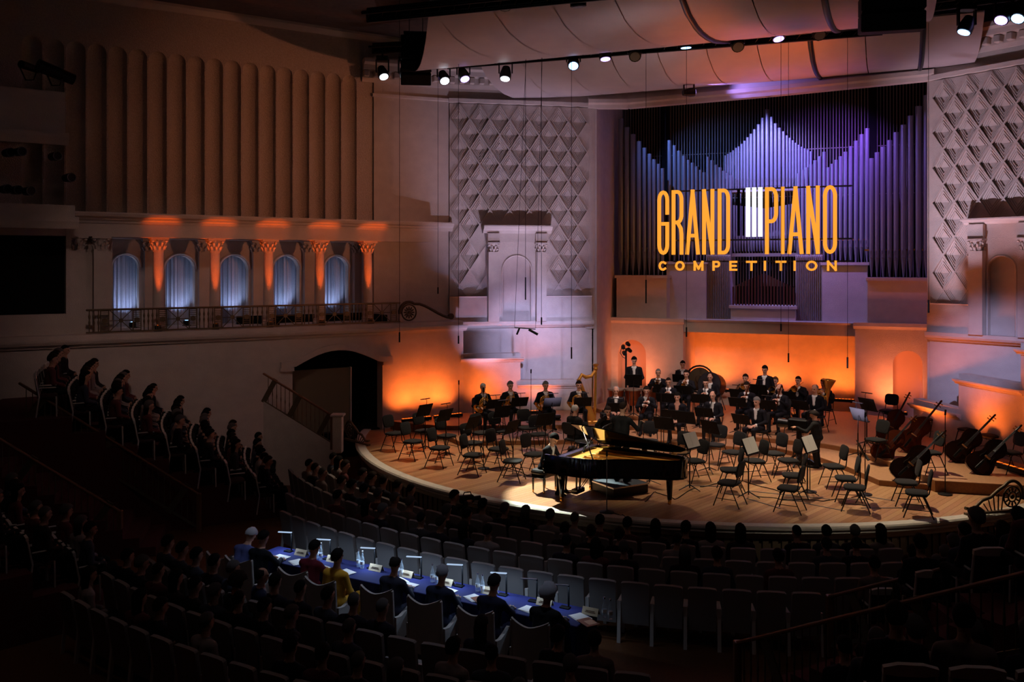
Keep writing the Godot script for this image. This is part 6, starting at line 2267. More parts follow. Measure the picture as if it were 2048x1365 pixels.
	part("pole", m, mats.black_metal, mb)
	m = M.new()
	m.tube([Vector3(0.72, 1.5, -1.05), Vector3(0.7, 1.45, -0.6), Vector3(0.66, 1.12, 0.2)], 0.012, 6)
	m.cyl(Vector3(0.66, 1.14, 0.18), Vector3(0.65, 1.02, 0.26), 0.03, 0.03, 8)
	part("boom", m, mats.black_metal, mb)
	# bench
	var bn := thing("piano_bench", "black padded piano bench under the pianist", "bench", pf * T(Vector3(-0.47, 0, 0.02)))
	m = M.new()
	pad(m, Vector3(0, 0.46, 0), Vector3(0.38, 0.09, 0.62), 0.25, 0.01)
	part("cushion", m, mat("black_leather", Color(0.03, 0.03, 0.032), 0.35), bn)
	m = M.new()
	m.cbox(Vector3(0, 0.37, 0), Vector3(0.34, 0.09, 0.56), 0.01)
	part("seat_box", m, mats.lacquer, bn)
	for g in [[-1, -1], [-1, 1], [1, -1], [1, 1]]:
		m = M.new()
		m.cyl(Vector3(g[0] * 0.14, 0.34, g[1] * 0.25), Vector3(g[0] * 0.14, 0.06, g[1] * 0.25), 0.028, 0.018, 8)
		var lg := part("leg", m, mats.lacquer, bn)
		m = M.new()
		m.cyl(Vector3(g[0] * 0.14, 0.06, g[1] * 0.25), Vector3(g[0] * 0.14, 0.0, g[1] * 0.25), 0.019, 0.016, 8)
		part("foot_cap", m, mats.brass, lg)
	var dir := pf.basis.x
	person("pianist", palette(Color(0.012, 0.012, 0.016), Color(0.75, 0.75, 0.75), Color(0.62, 0.36, 0.25)), "short", Color(0.035, 0.03, 0.03), face(pf * Vector3(-0.45, -0.03, 0.02), dir), "young pianist in dark suit bowed over the piano keys", "")
	# conductor's podium
	var pd := thing("conductor_podium", "low dark podium with pale metal edges behind the piano", "podium", frame(Vector3(2.4, 0, -20.1), Vector3(0.85, 0, -0.5)))
	m = M.new()
	m.cbox(Vector3(0, 0.1, 0), Vector3(0.95, 0.19, 0.85), 0.01)
	part("box", m, mat("podium_side", Color(0.16, 0.12, 0.1), 0.5), pd)
	m = M.new()
	m.box(Vector3(0, 0.201, 0), Vector3(0.93, 0.012, 0.83))
	part("carpet_top", m, mat("podium_top", Color(0.2, 0.25, 0.3), 0.9), pd)
	for g in [-1.0, 1.0]:
		m = M.new()
		m.box(Vector3(0, 0.2, g * 0.425), Vector3(0.97, 0.03, 0.025))
		part("edge_trim", m, mats.silver, pd)
		m = M.new()
		m.box(Vector3(g * 0.475, 0.2, 0), Vector3(0.025, 0.03, 0.87))
		part("edge_trim", m, mats.silver, pd)
	put_stand(Vector3(3.15, 0, -20.75), Vector3(-0.7, 0, 0.5), "conductor's low music desk with an open white score", "conductor's desk", false, 0.72)
	m = M.new()
	m.box(Vector3(0, 0.83, -0.03), Vector3(0.42, 0.012, 0.3), Basis(Vector3(1, 0, 0), 0.42 - PI / 2))
	single("score", m, mats.paper, "open white score on the conductor's desk", "sheet music", face(Vector3(3.15, 0, -20.75), Vector3(0.7, 0, -0.5)))

func make_bass(wood: Material) -> Node3D:
	# lies in its own frame: endpin at the origin, neck along +y, belly facing +z
	var t := thing("double_bass", "", "double bass")
	var half := [[0.0, 0.1], [0.16, 0.105], [0.26, 0.15], [0.325, 0.26], [0.335, 0.38], [0.3, 0.5], [0.235, 0.59], [0.205, 0.68], [0.215, 0.77], [0.25, 0.87], [0.255, 0.97], [0.215, 1.07], [0.13, 1.15], [0.05, 1.2]]
	var poly := PackedVector2Array()
	for p in half:
		poly.append(Vector2(p[0], p[1]))
	for i in range(half.size() - 1, 0, -1):
		poly.append(Vector2(-half[i][0], half[i][1]))
	var m := M.new()
	m.prism(poly, -0.1, 0.085)
	var top := Geometry2D.offset_polygon(poly, -0.035)[0]
	m.prism(top, 0.08, 0.105)
	m.prism(Geometry2D.offset_polygon(poly, -0.09)[0], 0.1, 0.12)
	part("body", m, wood, t)
	m = M.new()
	m.prism(Geometry2D.offset_polygon(poly, 0.008)[0], 0.07, 0.083)
	part("edge_binding", m, mats.ebony, t)
	for g in [-1.0, 1.0]:
		m = M.new()
		m.tube([Vector3(g * 0.13, 0.72, 0.124), Vector3(g * 0.12, 0.64, 0.124), Vector3(g * 0.15, 0.56, 0.124), Vector3(g * 0.14, 0.5, 0.122)], 0.009, 5)
		part("sound_hole", m, mats.void, t)
	m = M.new()
	m.box(Vector3(0, 0.6, 0.18), Vector3(0.15, 0.02, 0.12))
	part("bridge", m, mat("maple", Color(0.75, 0.58, 0.36), 0.5), t)
	m = M.new()
	m.cbox(Vector3(0, 1.22, 0.14), Vector3(0.055, 0.78, 0.02), 0.005)
	part("fingerboard", m, mats.ebony, t)
	m = M.new()
	m.cbox(Vector3(0, 1.37, 0.11), Vector3(0.045, 0.46, 0.045), 0.015)
	part("neck", m, wood, t)
	m = M.new()
	m.cbox(Vector3(0, 1.68, 0.11), Vector3(0.05, 0.2, 0.06), 0.015)
	m.ell(Vector3(0, 1.8, 0.12), Vector3(0.03, 0.05, 0.055), 10, 8)
	part("scroll", m, wood, t)
	for i in 4:
		m = M.new()
		var g := -1.0 if i % 2 == 0 else 1.0
		m.cyl(Vector3(0, 1.63 + 0.04 * i, 0.1), Vector3(g * 0.09, 1.63 + 0.04 * i, 0.1), 0.007, 0.018, 6)
		part("tuning_peg", m, mats.brass, t)
	m = M.new()
	m.cbox(Vector3(0, 0.34, 0.16), Vector3(0.07, 0.3, 0.018), 0.005)
	part("tailpiece", m, mats.ebony, t)
	m = M.new()
	for i in 4:
		m.tube([Vector3((i - 1.5) * 0.014, 0.46, 0.17), Vector3((i - 1.5) * 0.025, 0.6, 0.242), Vector3((i - 1.5) * 0.009, 1.6, 0.155)], 0.0025, 3, false)
	tag(part("strings", m, mats.steel, t), "four strings", "", "", "stuff")
	m = M.new()
	m.cyl(Vector3(0, 0, 0), Vector3(0, 0.11, 0), 0.007, 0.012, 6)
	part("endpin", m, mats.steel, t)
	return t

func basses() -> void:
	# [foot, scroll] in the picture, given as foot on the riser and where the scroll points
	var lab := ["rearmost double bass, reddish, leaning left of the orange wall", "second double bass, its scroll highest against the lavender wall", "reddish double bass behind the front one", "near-black double bass in front, leaning towards the right", "dark double bass left of the last one", "last double bass, dark, nearest the right edge"]
	var red := make_bass(mats.bass_wood)
	var dark := make_bass(mats.bass_dark)
	var put := [[Vector3(9.94, 0.26, -24.17), 1817, 790, 0], [Vector3(9.94, 0.26, -23.06), 1883, 802, 0], [Vector3(9.04, 0.13, -22.48), 1832, 832, 0], [Vector3(8.69, 0.13, -20.53), 1891, 862, 1], [Vector3(10.6, 0.26, -21.88), 1990, 830, 1], [Vector3(10.5, 0.26, -20.66), 2042, 851, 1]]
	for i in 6:
		var p: Vector3 = put[i][0]
		var d := -p.z
		var sc := 1800.0 / d
		# the scroll lies a little nearer the camera plane's depth than the foot
		var top := Vector3((put[i][1] - 1024.0) * d / 1800.0, 5.0 - (put[i][2] - 535.0) * d / 1800.0, p.z)
		var y := (top - p).normalized()
		var z := Vector3(-0.35, 0.25, 1).normalized()
		z = (z - y * z.dot(y)).normalized()
		var b := Basis(y.cross(z), y, z).scaled_local(Vector3.ONE * clampf(p.distance_to(top) / 1.85, 0.85, 1.05))
		var o: Node3D = red if put[i][3] == 0 else dark
		if i == 0 or i == 3:
			o.transform = Transform3D(b, p)
			tag(o, lab[i], "", "double basses")
		else:
			copy(o, Transform3D(b, p), lab[i], "double basses")

func horn() -> Node3D:
	var t := thing("french_horn", "", "french horn")
	var m := M.new()
	var c := Vector3(-0.08, 0.84, 0.3)
	for k in 3:
		var ring := []
		for i in 19:
			var a := TAU * i / 18
			ring.append(c + Vector3(cos(a) * (0.15 - 0.03 * k), sin(a) * (0.15 - 0.025 * k), 0.02 * (k - 1)))
		m.tube(ring, 0.013 - 0.002 * k, 6, false)
	part("coil", m, mats.brass, t)
	m = M.new()
	var bell := T(Vector3(-0.2, 0.74, 0.24), Basis(Vector3(0, 0, 1), 2.2) * Basis(Vector3(1, 0, 0), 0.3))
	m.lathe([Vector2(0.02, -0.16), Vector2(0.035, -0.05), Vector2(0.07, 0.04), Vector2(0.15, 0.1), Vector2(0.155, 0.1), Vector2(0.072, 0.03)], 16, bell)
	part("bell", m, mats.brass, t)
	m = M.new()
	for i in 4:
		m.cyl(c + Vector3(0.02 + 0.035 * i, 0.0, 0.04), c + Vector3(0.02 + 0.035 * i, 0.0, 0.1), 0.015, 0.015, 8)
	tag(part("valves", m, mats.silver, t), "rotary valves", "", "", "stuff")
	m = M.new()
	m.tube([Vector3(0, 1.17, 0.13), Vector3(0.02, 1.1, 0.24), c + Vector3(0.1, 0.12, 0.0)], 0.008, 6)
	part("mouthpipe", m, mats.brass, t)
	return t

func trumpet() -> Node3D:
	var t := thing("trumpet", "", "trumpet")
	var m := M.new()
	m.lathe([Vector2(0.006, 0), Vector2(0.012, 0.3), Vector2(0.06, 0.46), Vector2(0.062, 0.46), Vector2(0.012, 0.29)], 14, T(Vector3(0.0, 1.1, 0.16), Basis(Vector3(1, 0, 0), PI / 2 + 0.25)))
	part("bell", m, mats.brass, t)
	m = M.new()
	m.tube([Vector3(0, 1.165, 0.13), Vector3(0, 1.06, 0.42), Vector3(0, 1.0, 0.42), Vector3(0, 1.04, 0.24)], 0.007, 6)
	for i in 3:
		m.cyl(Vector3(0, 0.98, 0.28 + 0.03 * i), Vector3(0, 1.12, 0.3 + 0.03 * i), 0.011, 0.011, 7)
	part("valve_block", m, mats.brass, t)
	return t

func trombone() -> Node3D:
	var t := thing("trombone", "", "trombone")
	var m := M.new()
	m.lathe([Vector2(0.008, -0.2), Vector2(0.014, 0.25), Vector2(0.1, 0.5), Vector2(0.103, 0.5), Vector2(0.014, 0.24)], 14, T(Vector3(0.1, 1.16, 0.1), Basis(Vector3(1, 0, 0), PI / 2 + 0.2)))
	part("bell", m, mats.brass, t)
	m = M.new()
	m.tube([Vector3(0, 1.17, 0.13), Vector3(-0.03, 0.98, 0.85), Vector3(-0.09, 0.97, 0.85), Vector3(-0.06, 1.12, 0.2)], 0.008, 6)
	part("slide", m, mats.brass, t)
	return t

func tuba() -> Node3D:
	var t := thing("tuba", "", "tuba")
	var m := M.new()
	m.lathe([Vector2(0.04, 0.62), Vector2(0.06, 0.9), Vector2(0.09, 1.15), Vector2(0.2, 1.38), Vector2(0.215, 1.4), Vector2(0.19, 1.37), Vector2(0.085, 1.14)], 18, T(Vector3(0.12, 0.0, 0.26), Basis(Vector3(0, 0, 1), -0.1)))
	part("bell", m, mats.brass, t)
	m = M.new()
	for k in 3:
		var ring := []
		for i in 21:
			var a := TAU * i / 20
			ring.append(Vector3(0.02 + cos(a) * (0.19 - 0.045 * k), 0.78 + sin(a) * (0.26 - 0.05 * k), 0.3 + 0.03 * k))
		m.tube(ring, 0.04 - 0.01 * k, 8, false)
	part("body", m, mats.brass, t)
	m = M.new()
	for i in 4:
		m.cyl(Vector3(-0.06 + 0.04 * i, 0.7, 0.4), Vector3(-0.06 + 0.04 * i, 0.94, 0.4), 0.016, 0.016, 8)
	tag(part("valves", m, mats.silver, t), "piston valves", "", "", "stuff")
	m = M.new()
	m.tube([Vector3(0, 1.17, 0.13), Vector3(0.08, 1.12, 0.2), Vector3(0.1, 0.98, 0.28)], 0.009, 6)
	part("mouthpipe", m, mats.brass, t)
	return t

func reed(kind: String) -> Node3D:
	var t := thing(kind, "", kind)
	var m := M.new()
	if kind == "clarinet":
		m.lathe([Vector2(0.006, 0), Vector2(0.013, 0.05), Vector2(0.014, 0.56), Vector2(0.035, 0.66), Vector2(0.03, 0.65)], 10, T(Vector3(0, 1.16, 0.14), Basis(Vector3(1, 0, 0), PI - 0.5)))
		part("tube", m, mats.ebony, t)
		m = M.new()
		for i in 7:
			m.cyl(T(Vector3(0, 1.16, 0.14), Basis(Vector3(1, 0, 0), PI - 0.5)) * Vector3(0, 0.12 + 0.06 * i, -0.016), T(Vector3(0, 1.16, 0.14), Basis(Vector3(1, 0, 0), PI - 0.5)) * Vector3(0, 0.12 + 0.06 * i, -0.022), 0.01, 0.01, 6)
		tag(part("keys", m, mats.silver, t), "silver keys", "", "", "stuff")
	else:
		m.cyl(Vector3(-0.22, 0.4, 0.12), Vector3(0.2, 1.4, 0.34), 0.028, 0.018, 8)
		m.cyl(Vector3(-0.17, 0.42, 0.12), Vector3(0.1, 1.05, 0.28), 0.024, 0.02, 8)
		part("tube", m, mats.bass_wood, t)
		m = M.new()
		m.tube([Vector3(0.1, 1.05, 0.28), Vector3(0.08, 1.12, 0.28), Vector3(0.0, 1.165, 0.13)], 0.005, 5)
		m.cyl(Vector3(0.2, 1.4, 0.34), Vector3(0.205, 1.415, 0.343), 0.021, 0.021, 8)
		part("crook", m, mats.silver, t)
	return t

func flute_() -> Node3D:
	var t := thing("flute", "", "flute")
	var m := M.new()
	m.cyl(Vector3(-0.32, 0.66, 0.36), Vector3(0.34, 0.72, 0.34), 0.011, 0.011, 8)
	part("tube", m, mats.silver, t)
	m = M.new()
	for i in 9:
		m.cyl(Vector3(-0.2 + 0.04 * i, 0.685 + 0.0036 * i, 0.355), Vector3(-0.2 + 0.04 * i, 0.692 + 0.0036 * i, 0.355), 0.009, 0.009, 6)
	tag(part("keys", m, mats.silver, t), "silver keys", "", "", "stuff")
	return t

func musicians() -> void:
	var suit := palette(Color(0.01, 0.01, 0.014), Color(0.72, 0.72, 0.7))
	var pale := palette(Color(0.012, 0.012, 0.018), Color(0.72, 0.72, 0.7), Color(0.58, 0.33, 0.24))
	var dress := palette(Color(0.01, 0.01, 0.012), Color(0.6, 0.32, 0.24), Color(0.62, 0.36, 0.27))
	var grey := Color(0.4, 0.39, 0.38)
	var brown := Color(0.1, 0.065, 0.045)
	var blond := Color(0.33, 0.24, 0.15)
	var silver := Color(0.6, 0.59, 0.58)
	var proto := {}
	# [place, pose, palette, hair, hair colour, instrument, label, stand distance (0 none), lamp]
	var list := [
		[Vector3(-0.871, 0.26, -26.12), "horn", suit, "thin", silver, "french_horn", "horn player with short silver hair, leftmost on the riser", 0.75, true],
		[Vector3(-0.074, 0.26, -26.55), "horn", pale, "short", grey, "french_horn", "horn player with grey hair holding the horn upright, second from left", 0.75, true],
		[Vector3(0.974, 0.26, -26.55), "horn", suit, "short", grey, "french_horn", "horn player half hidden by his desk, third from left", 0.75, true],
		[Vector3(1.97, 0.26, -26.66), "horn", pale, "short", brown, "french_horn", "dark-haired horn player beside the harp", 0.75, true],
		[Vector3(3.05, 0.13, -26.43), "lap", pale, "bald", silver, "", "silver-haired player seated right of the harp", 0.8, true],
		[Vector3(3.95, 0.13, -26.43), "wind", pale, "short", brown, "bassoon", "dark-haired player with a tall reed instrument before the timpani", 0, false],
		[Vector3(4.65, 0.4, -28.58), "brass", suit, "thin", grey, "trumpet", "trumpeter with cropped hair, left of the pair", 0.8, true],
		[Vector3(4.78, 0.26, -27.46), "wind", suit, "thin", brown, "clarinet", "wind player below the left trumpeter", 0.8, false],
		[Vector3(5.47, 0.4, -28.19), "brass", pale, "short", brown, "trumpet", "trumpeter with brown hair, right of the pair", 0.8, false],
		[Vector3(5.89, 0.4, -31.02), "lap", suit, "short", brown, "", "percussionist peeping over his desk before the gong", 0.8, true],
		[Vector3(6.3, 0.26, -28.56), "lap", pale, "bald", brown, "", "bald player with rosy head before the bass drum", 0, false],
		[Vector3(5.88, 0.26, -27.23), "wind", pale, "thin", brown, "clarinet", "player with glasses-like brow below the bald one", 0.8, false],
		[Vector3(4.63, 0.13, -25.13), "lap", dress, "long", Color(0.03, 0.025, 0.022), "flute", "woman with long dark hair in a black dress, flute on her lap", 0.8, false],
		[Vector3(5.69, 0.13, -25.42), "lap", pale, "bald", brown, "clarinet", "bald player in front with white shirt, right of the woman", 0.8, false],
		[Vector3(7.36, 0.26, -28.31), "brass", pale, "short", brown, "trombone", "trombonist at the left of the brass", 0.85, true],
		[Vector3(6.92, 0.26, -26.44), "wind", suit, "short", brown, "bassoon", "bassoonist below the left trombonist", 0.8, false],
		[Vector3(8.09, 0.26, -27.58), "brass", pale, "short", blond, "trombone", "fair-haired trombonist in the middle of the brass", 0, false],
		[Vector3(7.73, 0.26, -25.91), "wind", pale, "bald", brown, "bassoon", "bald bassoonist with a reddish instrument", 0.8, true],
		[Vector3(8.83, 0.26, -27.7), "brass", pale, "short", brown, "trombone", "dark-haired trombonist beside the tuba player", 0.85, false],
		[Vector3(6.62, 0.13, -24.22), "lap", pale, "short", grey, "", "grey-haired player with glasses in front, white shirt open", 0.85, false],
		[Vector3(8.72, 0.26, -25.81), "lap", suit, "bald", grey, "", "stout balding player in front of the tuba", 0.85, false],
		[Vector3(9.41, 0.26, -27.11), "tuba", pale, "short", brown, "tuba", "tuba player half hidden by his large tuba", 0, false]]
	var si := 0
	for q in list:
		var p: Vector3 = q[0]
		var dir := COND - p
		var at := face(p, dir)
		person(q[1], q[2], q[3], q[4], at, q[6], "orchestra players")
		put_chair(p, dir, "black orchestra chair under the %s" % q[6].get_slice(",", 0), "chairs of the orchestra players")
		if q[5]:
			var k: String = q[5]
			var lb := "%s of the %s" % [k.replace("_", " "), q[6].get_slice(",", 0)]
			if not proto.has(k):
				proto[k] = horn() if k == "french_horn" else trumpet() if k == "trumpet" else trombone() if k == "trombone" else tuba() if k == "tuba" else flute_() if k == "flute" else reed(k)
				proto[k].transform = at
				tag(proto[k], lb, "", "wind and brass instruments")
			else:
				copy(proto[k], at, lb, "wind and brass instruments")
		if q[7] > 0.0:
			put_stand(p + dir.normalized() * q[7], -dir, "black music stand before the %s" % q[6].get_slice(",", 0), "music stands of the orchestra players", q[8], 0.82)
	# standing percussionists, conductor, camera crew
	var pt := Vector3(3.88, 0.4, -28.59)
	person("stand", pale, "short", Color(0.05, 0.04, 0.035), face(pt, COND - pt), "standing timpanist with bow tie before the glowing door recess", "orchestra players")
	put_stand(pt + (COND - pt).normalized() * 0.75, pt - COND, "black music stand before the standing timpanist", "music stands of the orchestra players", false, 1.05)
	var pm := Vector3(7.69, 0.26, -27.31)
	person("stand", suit, "short", Color(0.05, 0.04, 0.035), face(pm, COND - pm), "standing man in dark suit before the orange recess", "orchestra players")
	put_stand(pm + (COND - pm).normalized() * 0.55, pm - COND, "black music stand before the standing man at the recess", "music stands of the orchestra players", true)
	person("conduct", palette(Color(0.008, 0.008, 0.01), Color(0.008, 0.008, 0.01), Color(0.3, 0.17, 0.11)), "thin", brown, face(Vector3(2.45, 0.21, -20.15), Vector3(0.55, 0, -0.85)), "conductor in black seen from behind, arms raised on the podium", "")
	var blk := palette(Color(0.012, 0.012, 0.014), Color(0.012, 0.012, 0.014))
	var pc := Vector3(2.48, 0, -23.53)
	person("camera", blk, "short", brown, face(pc, Vector3(0.1, 0, 1)), "cameraman in black crouching behind the piano, face turned this way", "camera crew")
	put_chair(pc, Vector3(0.1, 0, 1), "black chair under the cameraman behind the piano", "chairs of the camera crew")
	video_camera(face(pc, Vector3(0.1, 0, 1)) * T(Vector3(-0.16, 1.12, 0.3)), "video camera on the shoulder of the cameraman behind the piano")
	var pc2 := Vector3(1.63, 0, -23.69)
	person("listen", blk, "bald", silver, face(pc2, Vector3(0.6, 0, -0.6)), "grey-headed crew member bending low behind the left piano lid", "camera crew")
	put_chair(pc2, Vector3(0.6, 0, -0.6), "black chair under the grey-headed crew member", "chairs of the camera crew")
	var pc3 := Vector3(7.61, 0, -22.46)
	var ob := face(pc3, Vector3(-0.7, 0, -0.5))
	ob.basis = ob.basis.scaled(Vector3(1.0, 0.8, 1.0))
	person("conduct", blk, "bushy", Color(0.12, 0.1, 0.09), ob, "broad camera operator in black seen from behind, right of the brass", "camera crew")
	var tv := thing("broadcast_camera", "large dark broadcast camera in front of the operator's back", "camera", face(pc3 + Vector3(-0.35, 0, -0.3), Vector3(-0.7, 0, -0.5)), "cameras")
	var m := M.new()
	m.cbox(Vector3(0, 1.02, 0), Vector3(0.3, 0.3, 0.5), 0.03)
	part("housing", m, mats.black, tv)
	m = M.new()
	m.cyl(Vector3(0, 1.02, 0.25), Vector3(0, 1.02, 0.52), 0.1, 0.12, 12)
	part("lens", m, mats.black_metal, tv)
	m = M.new()
	m.cyl(Vector3(0, 0, 0), Vector3(0, 0.87, 0), 0.09, 0.07, 10)
	for i in 3:
		m.cyl(Vector3(0, 0.3, 0), Vector3(cos(TAU * i / 3) * 0.45, 0.02, sin(TAU * i / 3) * 0.45), 0.03, 0.03, 6)
	part("pedestal", m, mats.black_metal, tv)
	m = M.new()
	m.cbox(Vector3(-0.1, 1.27, -0.2), Vector3(0.34, 0.22, 0.05), 0.01)
	part("viewfinder", m, mats.black, tv)
	# harp
	var hp := thing("harp", "golden concert harp beside the fourth horn player", "harp", face(Vector3(2.41, 0.071, -27.3) * Vector3(1, 0, 1) + Vector3(0, 0.26, 0), Vector3(0.15, 0, 1)))
	m = M.new()
	m.cyl(Vector3(0.1, 0.08, 0), Vector3(0.13, 1.62, 0), 0.045, 0.04, 12)
	m.lathe([Vector2(0.04, 1.58), Vector2(0.075, 1.66), Vector2(0.05, 1.72), Vector2(0.1, 1.8), Vector2(0, 1.82)], 14, T(Vector3(0.13, 0, 0)))
	part("pillar", m, mats.brass, hp)
	m = M.new()
	m.tube([Vector3(0.13, 1.62, 0), Vector3(-0.02, 1.44, 0.05), Vector3(-0.2, 1.42, 0.1), Vector3(-0.33, 1.5, 0.13), Vector3(-0.42, 1.36, 0.16)], [0.05, 0.05, 0.06, 0.06, 0.05], 8)
	part("neck", m, mats.gold_plate, hp)
	m = M.new()
	m.tube([Vector3(-0.44, 1.38, 0.16), Vector3(-0.25, 0.8, 0.1), Vector3(-0.02, 0.1, 0.02)], [0.06, 0.11, 0.16], 8)
	part("soundbox", m, mats.gold_plate, hp)
	m = M.new()
	for i in 24:
		var k := i / 23.0
		m.cyl(Vector3(lerpf(0.08, -0.38, k), lerpf(1.55, 1.42, k), lerpf(0.01, 0.13, k)), Vector3(lerpf(0.02, -0.4, k), lerpf(0.2, 1.25, k), lerpf(0.02, 0.13, k)), 0.003, 0.003, 3, false)
	tag(part("strings", m, mats.brass, hp), "fan of strings", "", "", "stuff")
	m = M.new()
	m.cbox(Vector3(0.02, 0.05, 0), Vector3(0.34, 0.1, 0.34), 0.02)
	part("base", m, mats.gold_plate, hp)
	# timpani, gong, bass drum
	for i in 3:
		var tp := thing("kettledrum", "copper kettledrum before the standing timpanist, %s" % ["left one", "middle one", "right one"][i], "drum", T(pt + (COND - pt).normalized() * 0.42 + Vector3(-0.56 + 0.52 * i, 0, 0.02 * i), Basis().scaled(Vector3(0.75, 0.95, 0.75))), "timpani")
		m = M.new()
		m.lathe([Vector2(0, 0.28), Vector2(0.15, 0.32), Vector2(0.28, 0.5), Vector2(0.33, 0.82), Vector2(0.33, 0.84)], 18)
		part("bowl", m, mat("copper", Color(0.6, 0.33, 0.2), 0.35, 0.9), tp)
		m = M.new()
		m.lathe([Vector2(0.35, 0.82), Vector2(0.35, 0.87), Vector2(0.33, 0.875), Vector2(0, 0.87)], 18)
		part("drumhead", m, mat("drum_skin", Color(0.5, 0.42, 0.36), 0.6), tp)
		m = M.new()
		for k in 3:
			var a := TAU * k / 3
			m.tube([Vector3(cos(a) * 0.33, 0.8, sin(a) * 0.33), Vector3(cos(a) * 0.34, 0.3, sin(a) * 0.34), Vector3(cos(a) * 0.26, 0.0, sin(a) * 0.26)], 0.015, 5)
		part("legs", m, mats.steel, tp)
	var gg := thing("gong", "large bronze gong in a round black frame before the orange recess", "gong", face(Vector3(6.18, 0.642, -29.6) * Vector3(1, 0, 1) + Vector3(0, 0.4, 0), Vector3(-0.35, 0, 1)))
	m = M.new()
	m.lathe([Vector2(0, 0.04), Vector2(0.12, 0.04), Vector2(0.16, 0.015), Vector2(0.36, 0.0), Vector2(0.38, -0.03), Vector2(0, -0.02)], 24, T(Vector3(0, 0.92, 0), Basis(Vector3(1, 0, 0), PI / 2)))
	part("disc", m, mats.bronze, gg)
	m = M.new()
	var ring := []
	for i in 25:
		ring.append(Vector3(cos(TAU * i / 24) * 0.44, 0.92 + sin(TAU * i / 24) * 0.44, 0))
	m.tube(ring, 0.03, 8, false)
	for g in [-1.0, 1.0]:
		m.cyl(Vector3(g * 0.35, 0.65, 0), Vector3(g * 0.4, 0.0, 0), 0.025, 0.025, 6)
		m.cyl(Vector3(g * 0.4, 0.02, -0.25), Vector3(g * 0.4, 0.02, 0.25), 0.025, 0.025, 6)
	part("frame", m, mats.black_metal, gg)
	var bd := thing("bass_drum", "dark bass drum tilted on its stand right of the gong", "drum", face(Vector3(6.44, 0.731, -29) * Vector3(1, 0, 1) + Vector3(0, 0.4, 0), Vector3(-0.6, 0, 0.8)))
	m = M.new()
	m.cyl(Vector3(0, 0.75, -0.2), Vector3(0, 0.85, 0.2), 0.4, 0.4, 22)
	part("shell", m, mat("drum_wood", Color(0.1, 0.05, 0.03), 0.35), bd)
	m = M.new()
	m.cyl(Vector3(0, 0.85, 0.2), Vector3(0, 0.852, 0.21), 0.385, 0.385, 22)
	part("drumhead", m, mat("dark_skin", Color(0.16, 0.15, 0.17), 0.4), bd)
	m = M.new()
	for g in [-1.0, 1.0]:
		m.tube([Vector3(g * 0.3, 0.5, 0), Vector3(g * 0.35, 0.0, 0.25)], 0.02, 6)
		m.tube([Vector3(g * 0.3, 0.5, 0), Vector3(g * 0.35, 0.0, -0.25)], 0.02, 6)
	part("stand", m, mats.steel, bd)
	# tall stage lamp by the door recess
	var ls := thing("lamp_tower", "tall black stand with a cluster of lamps before the left door pillar", "stage light", T(Vector3(3.8, 0.583, -30) * Vector3(1, 0, 1) + Vector3(0, 0.4, 0)))
	m = M.new()
	m.cyl(Vector3(0, 0, 0), Vector3(0, 1.9, 0), 0.035, 0.03, 8)
	for i in 3:
		m.cyl(Vector3(0, 0.5, 0), Vector3(cos(TAU * i / 3) * 0.4, 0.0, sin(TAU * i / 3) * 0.4), 0.02, 0.02, 5)
	part("pole", m, mats.black_metal, ls)
	m = M.new()
	for q in [[-0.08, 1.95], [0.06, 2.05], [0.1, 1.85], [-0.05, 1.75]]:
		m.cyl(Vector3(q[0], q[1], -0.1), Vector3(q[0] * 1.3, q[1] - 0.03, 0.14), 0.075, 0.06, 9)
	m.tube([Vector3(-0.14, 1.95, 0), Vector3(-0.2, 1.75, 0.04), Vector3(-0.1, 1.6, 0), Vector3(0, 1.55, 0)], 0.012, 5)
	tag(part("lamp_heads", m, mats.black_metal, ls), "cluster of four lamp heads", "", "", "stuff")

func video_camera(at: Transform3D, label: String) -> void:
	var t := thing("video_camera", label, "camera", at, "cameras")
	var m := M.new()
	m.cbox(Vector3(0, 0.05, 0), Vector3(0.12, 0.16, 0.3), 0.02)
	part("housing", m, mats.black, t)
	m = M.new()
	m.cyl(Vector3(0, 0.05, 0.15), Vector3(0, 0.05, 0.3), 0.045, 0.055, 10)
	part("lens", m, mats.black_metal, t)
	m = M.new()
	m.tube([Vector3(0, 0.13, -0.08), Vector3(0, 0.19, -0.05), Vector3(0, 0.19, 0.08), Vector3(0, 0.13, 0.1)], 0.012, 5)
	part("handle", m, mats.black, t)

func put_bottle(p: Vector3, label: String, proto: Array) -> void:
	if proto.is_empty():
		var t := thing("water_bottle", label, "bottle", T(p), "water bottles on the jury table")
		var m := M.new()
		m.lathe([Vector2(0, 0), Vector2(0.034, 0), Vector2(0.036, 0.02), Vector2(0.036, 0.14), Vector2(0.03, 0.18), Vector2(0.014, 0.23), Vector2(0.013, 0.29), Vector2(0, 0.29)], 14)
		part("glass", m, mats.bottle_glass, t)
		m = M.new()
		m.lathe([Vector2(0, 0.004), Vector2(0.032, 0.004), Vector2(0.033, 0.12), Vector2(0, 0.12)], 12)
		part("water", m, mat("water", Color(0.8, 0.88, 0.95, 0.25), 0.02), t)
		mats.water.transparency = BaseMaterial3D.TRANSPARENCY_ALPHA
		m = M.new()
		m.lathe([Vector2(0.037, 0.07), Vector2(0.037, 0.12)], 14)
		part("label_band", m, mats.paper, t)
		m = M.new()
		m.lathe([Vector2(0.016, 0.275), Vector2(0.016, 0.3), Vector2(0, 0.3)], 10)
		part("cap", m, mats.silver, t)
		proto.append(t)
		return
	copy(proto[0], T(p), label)

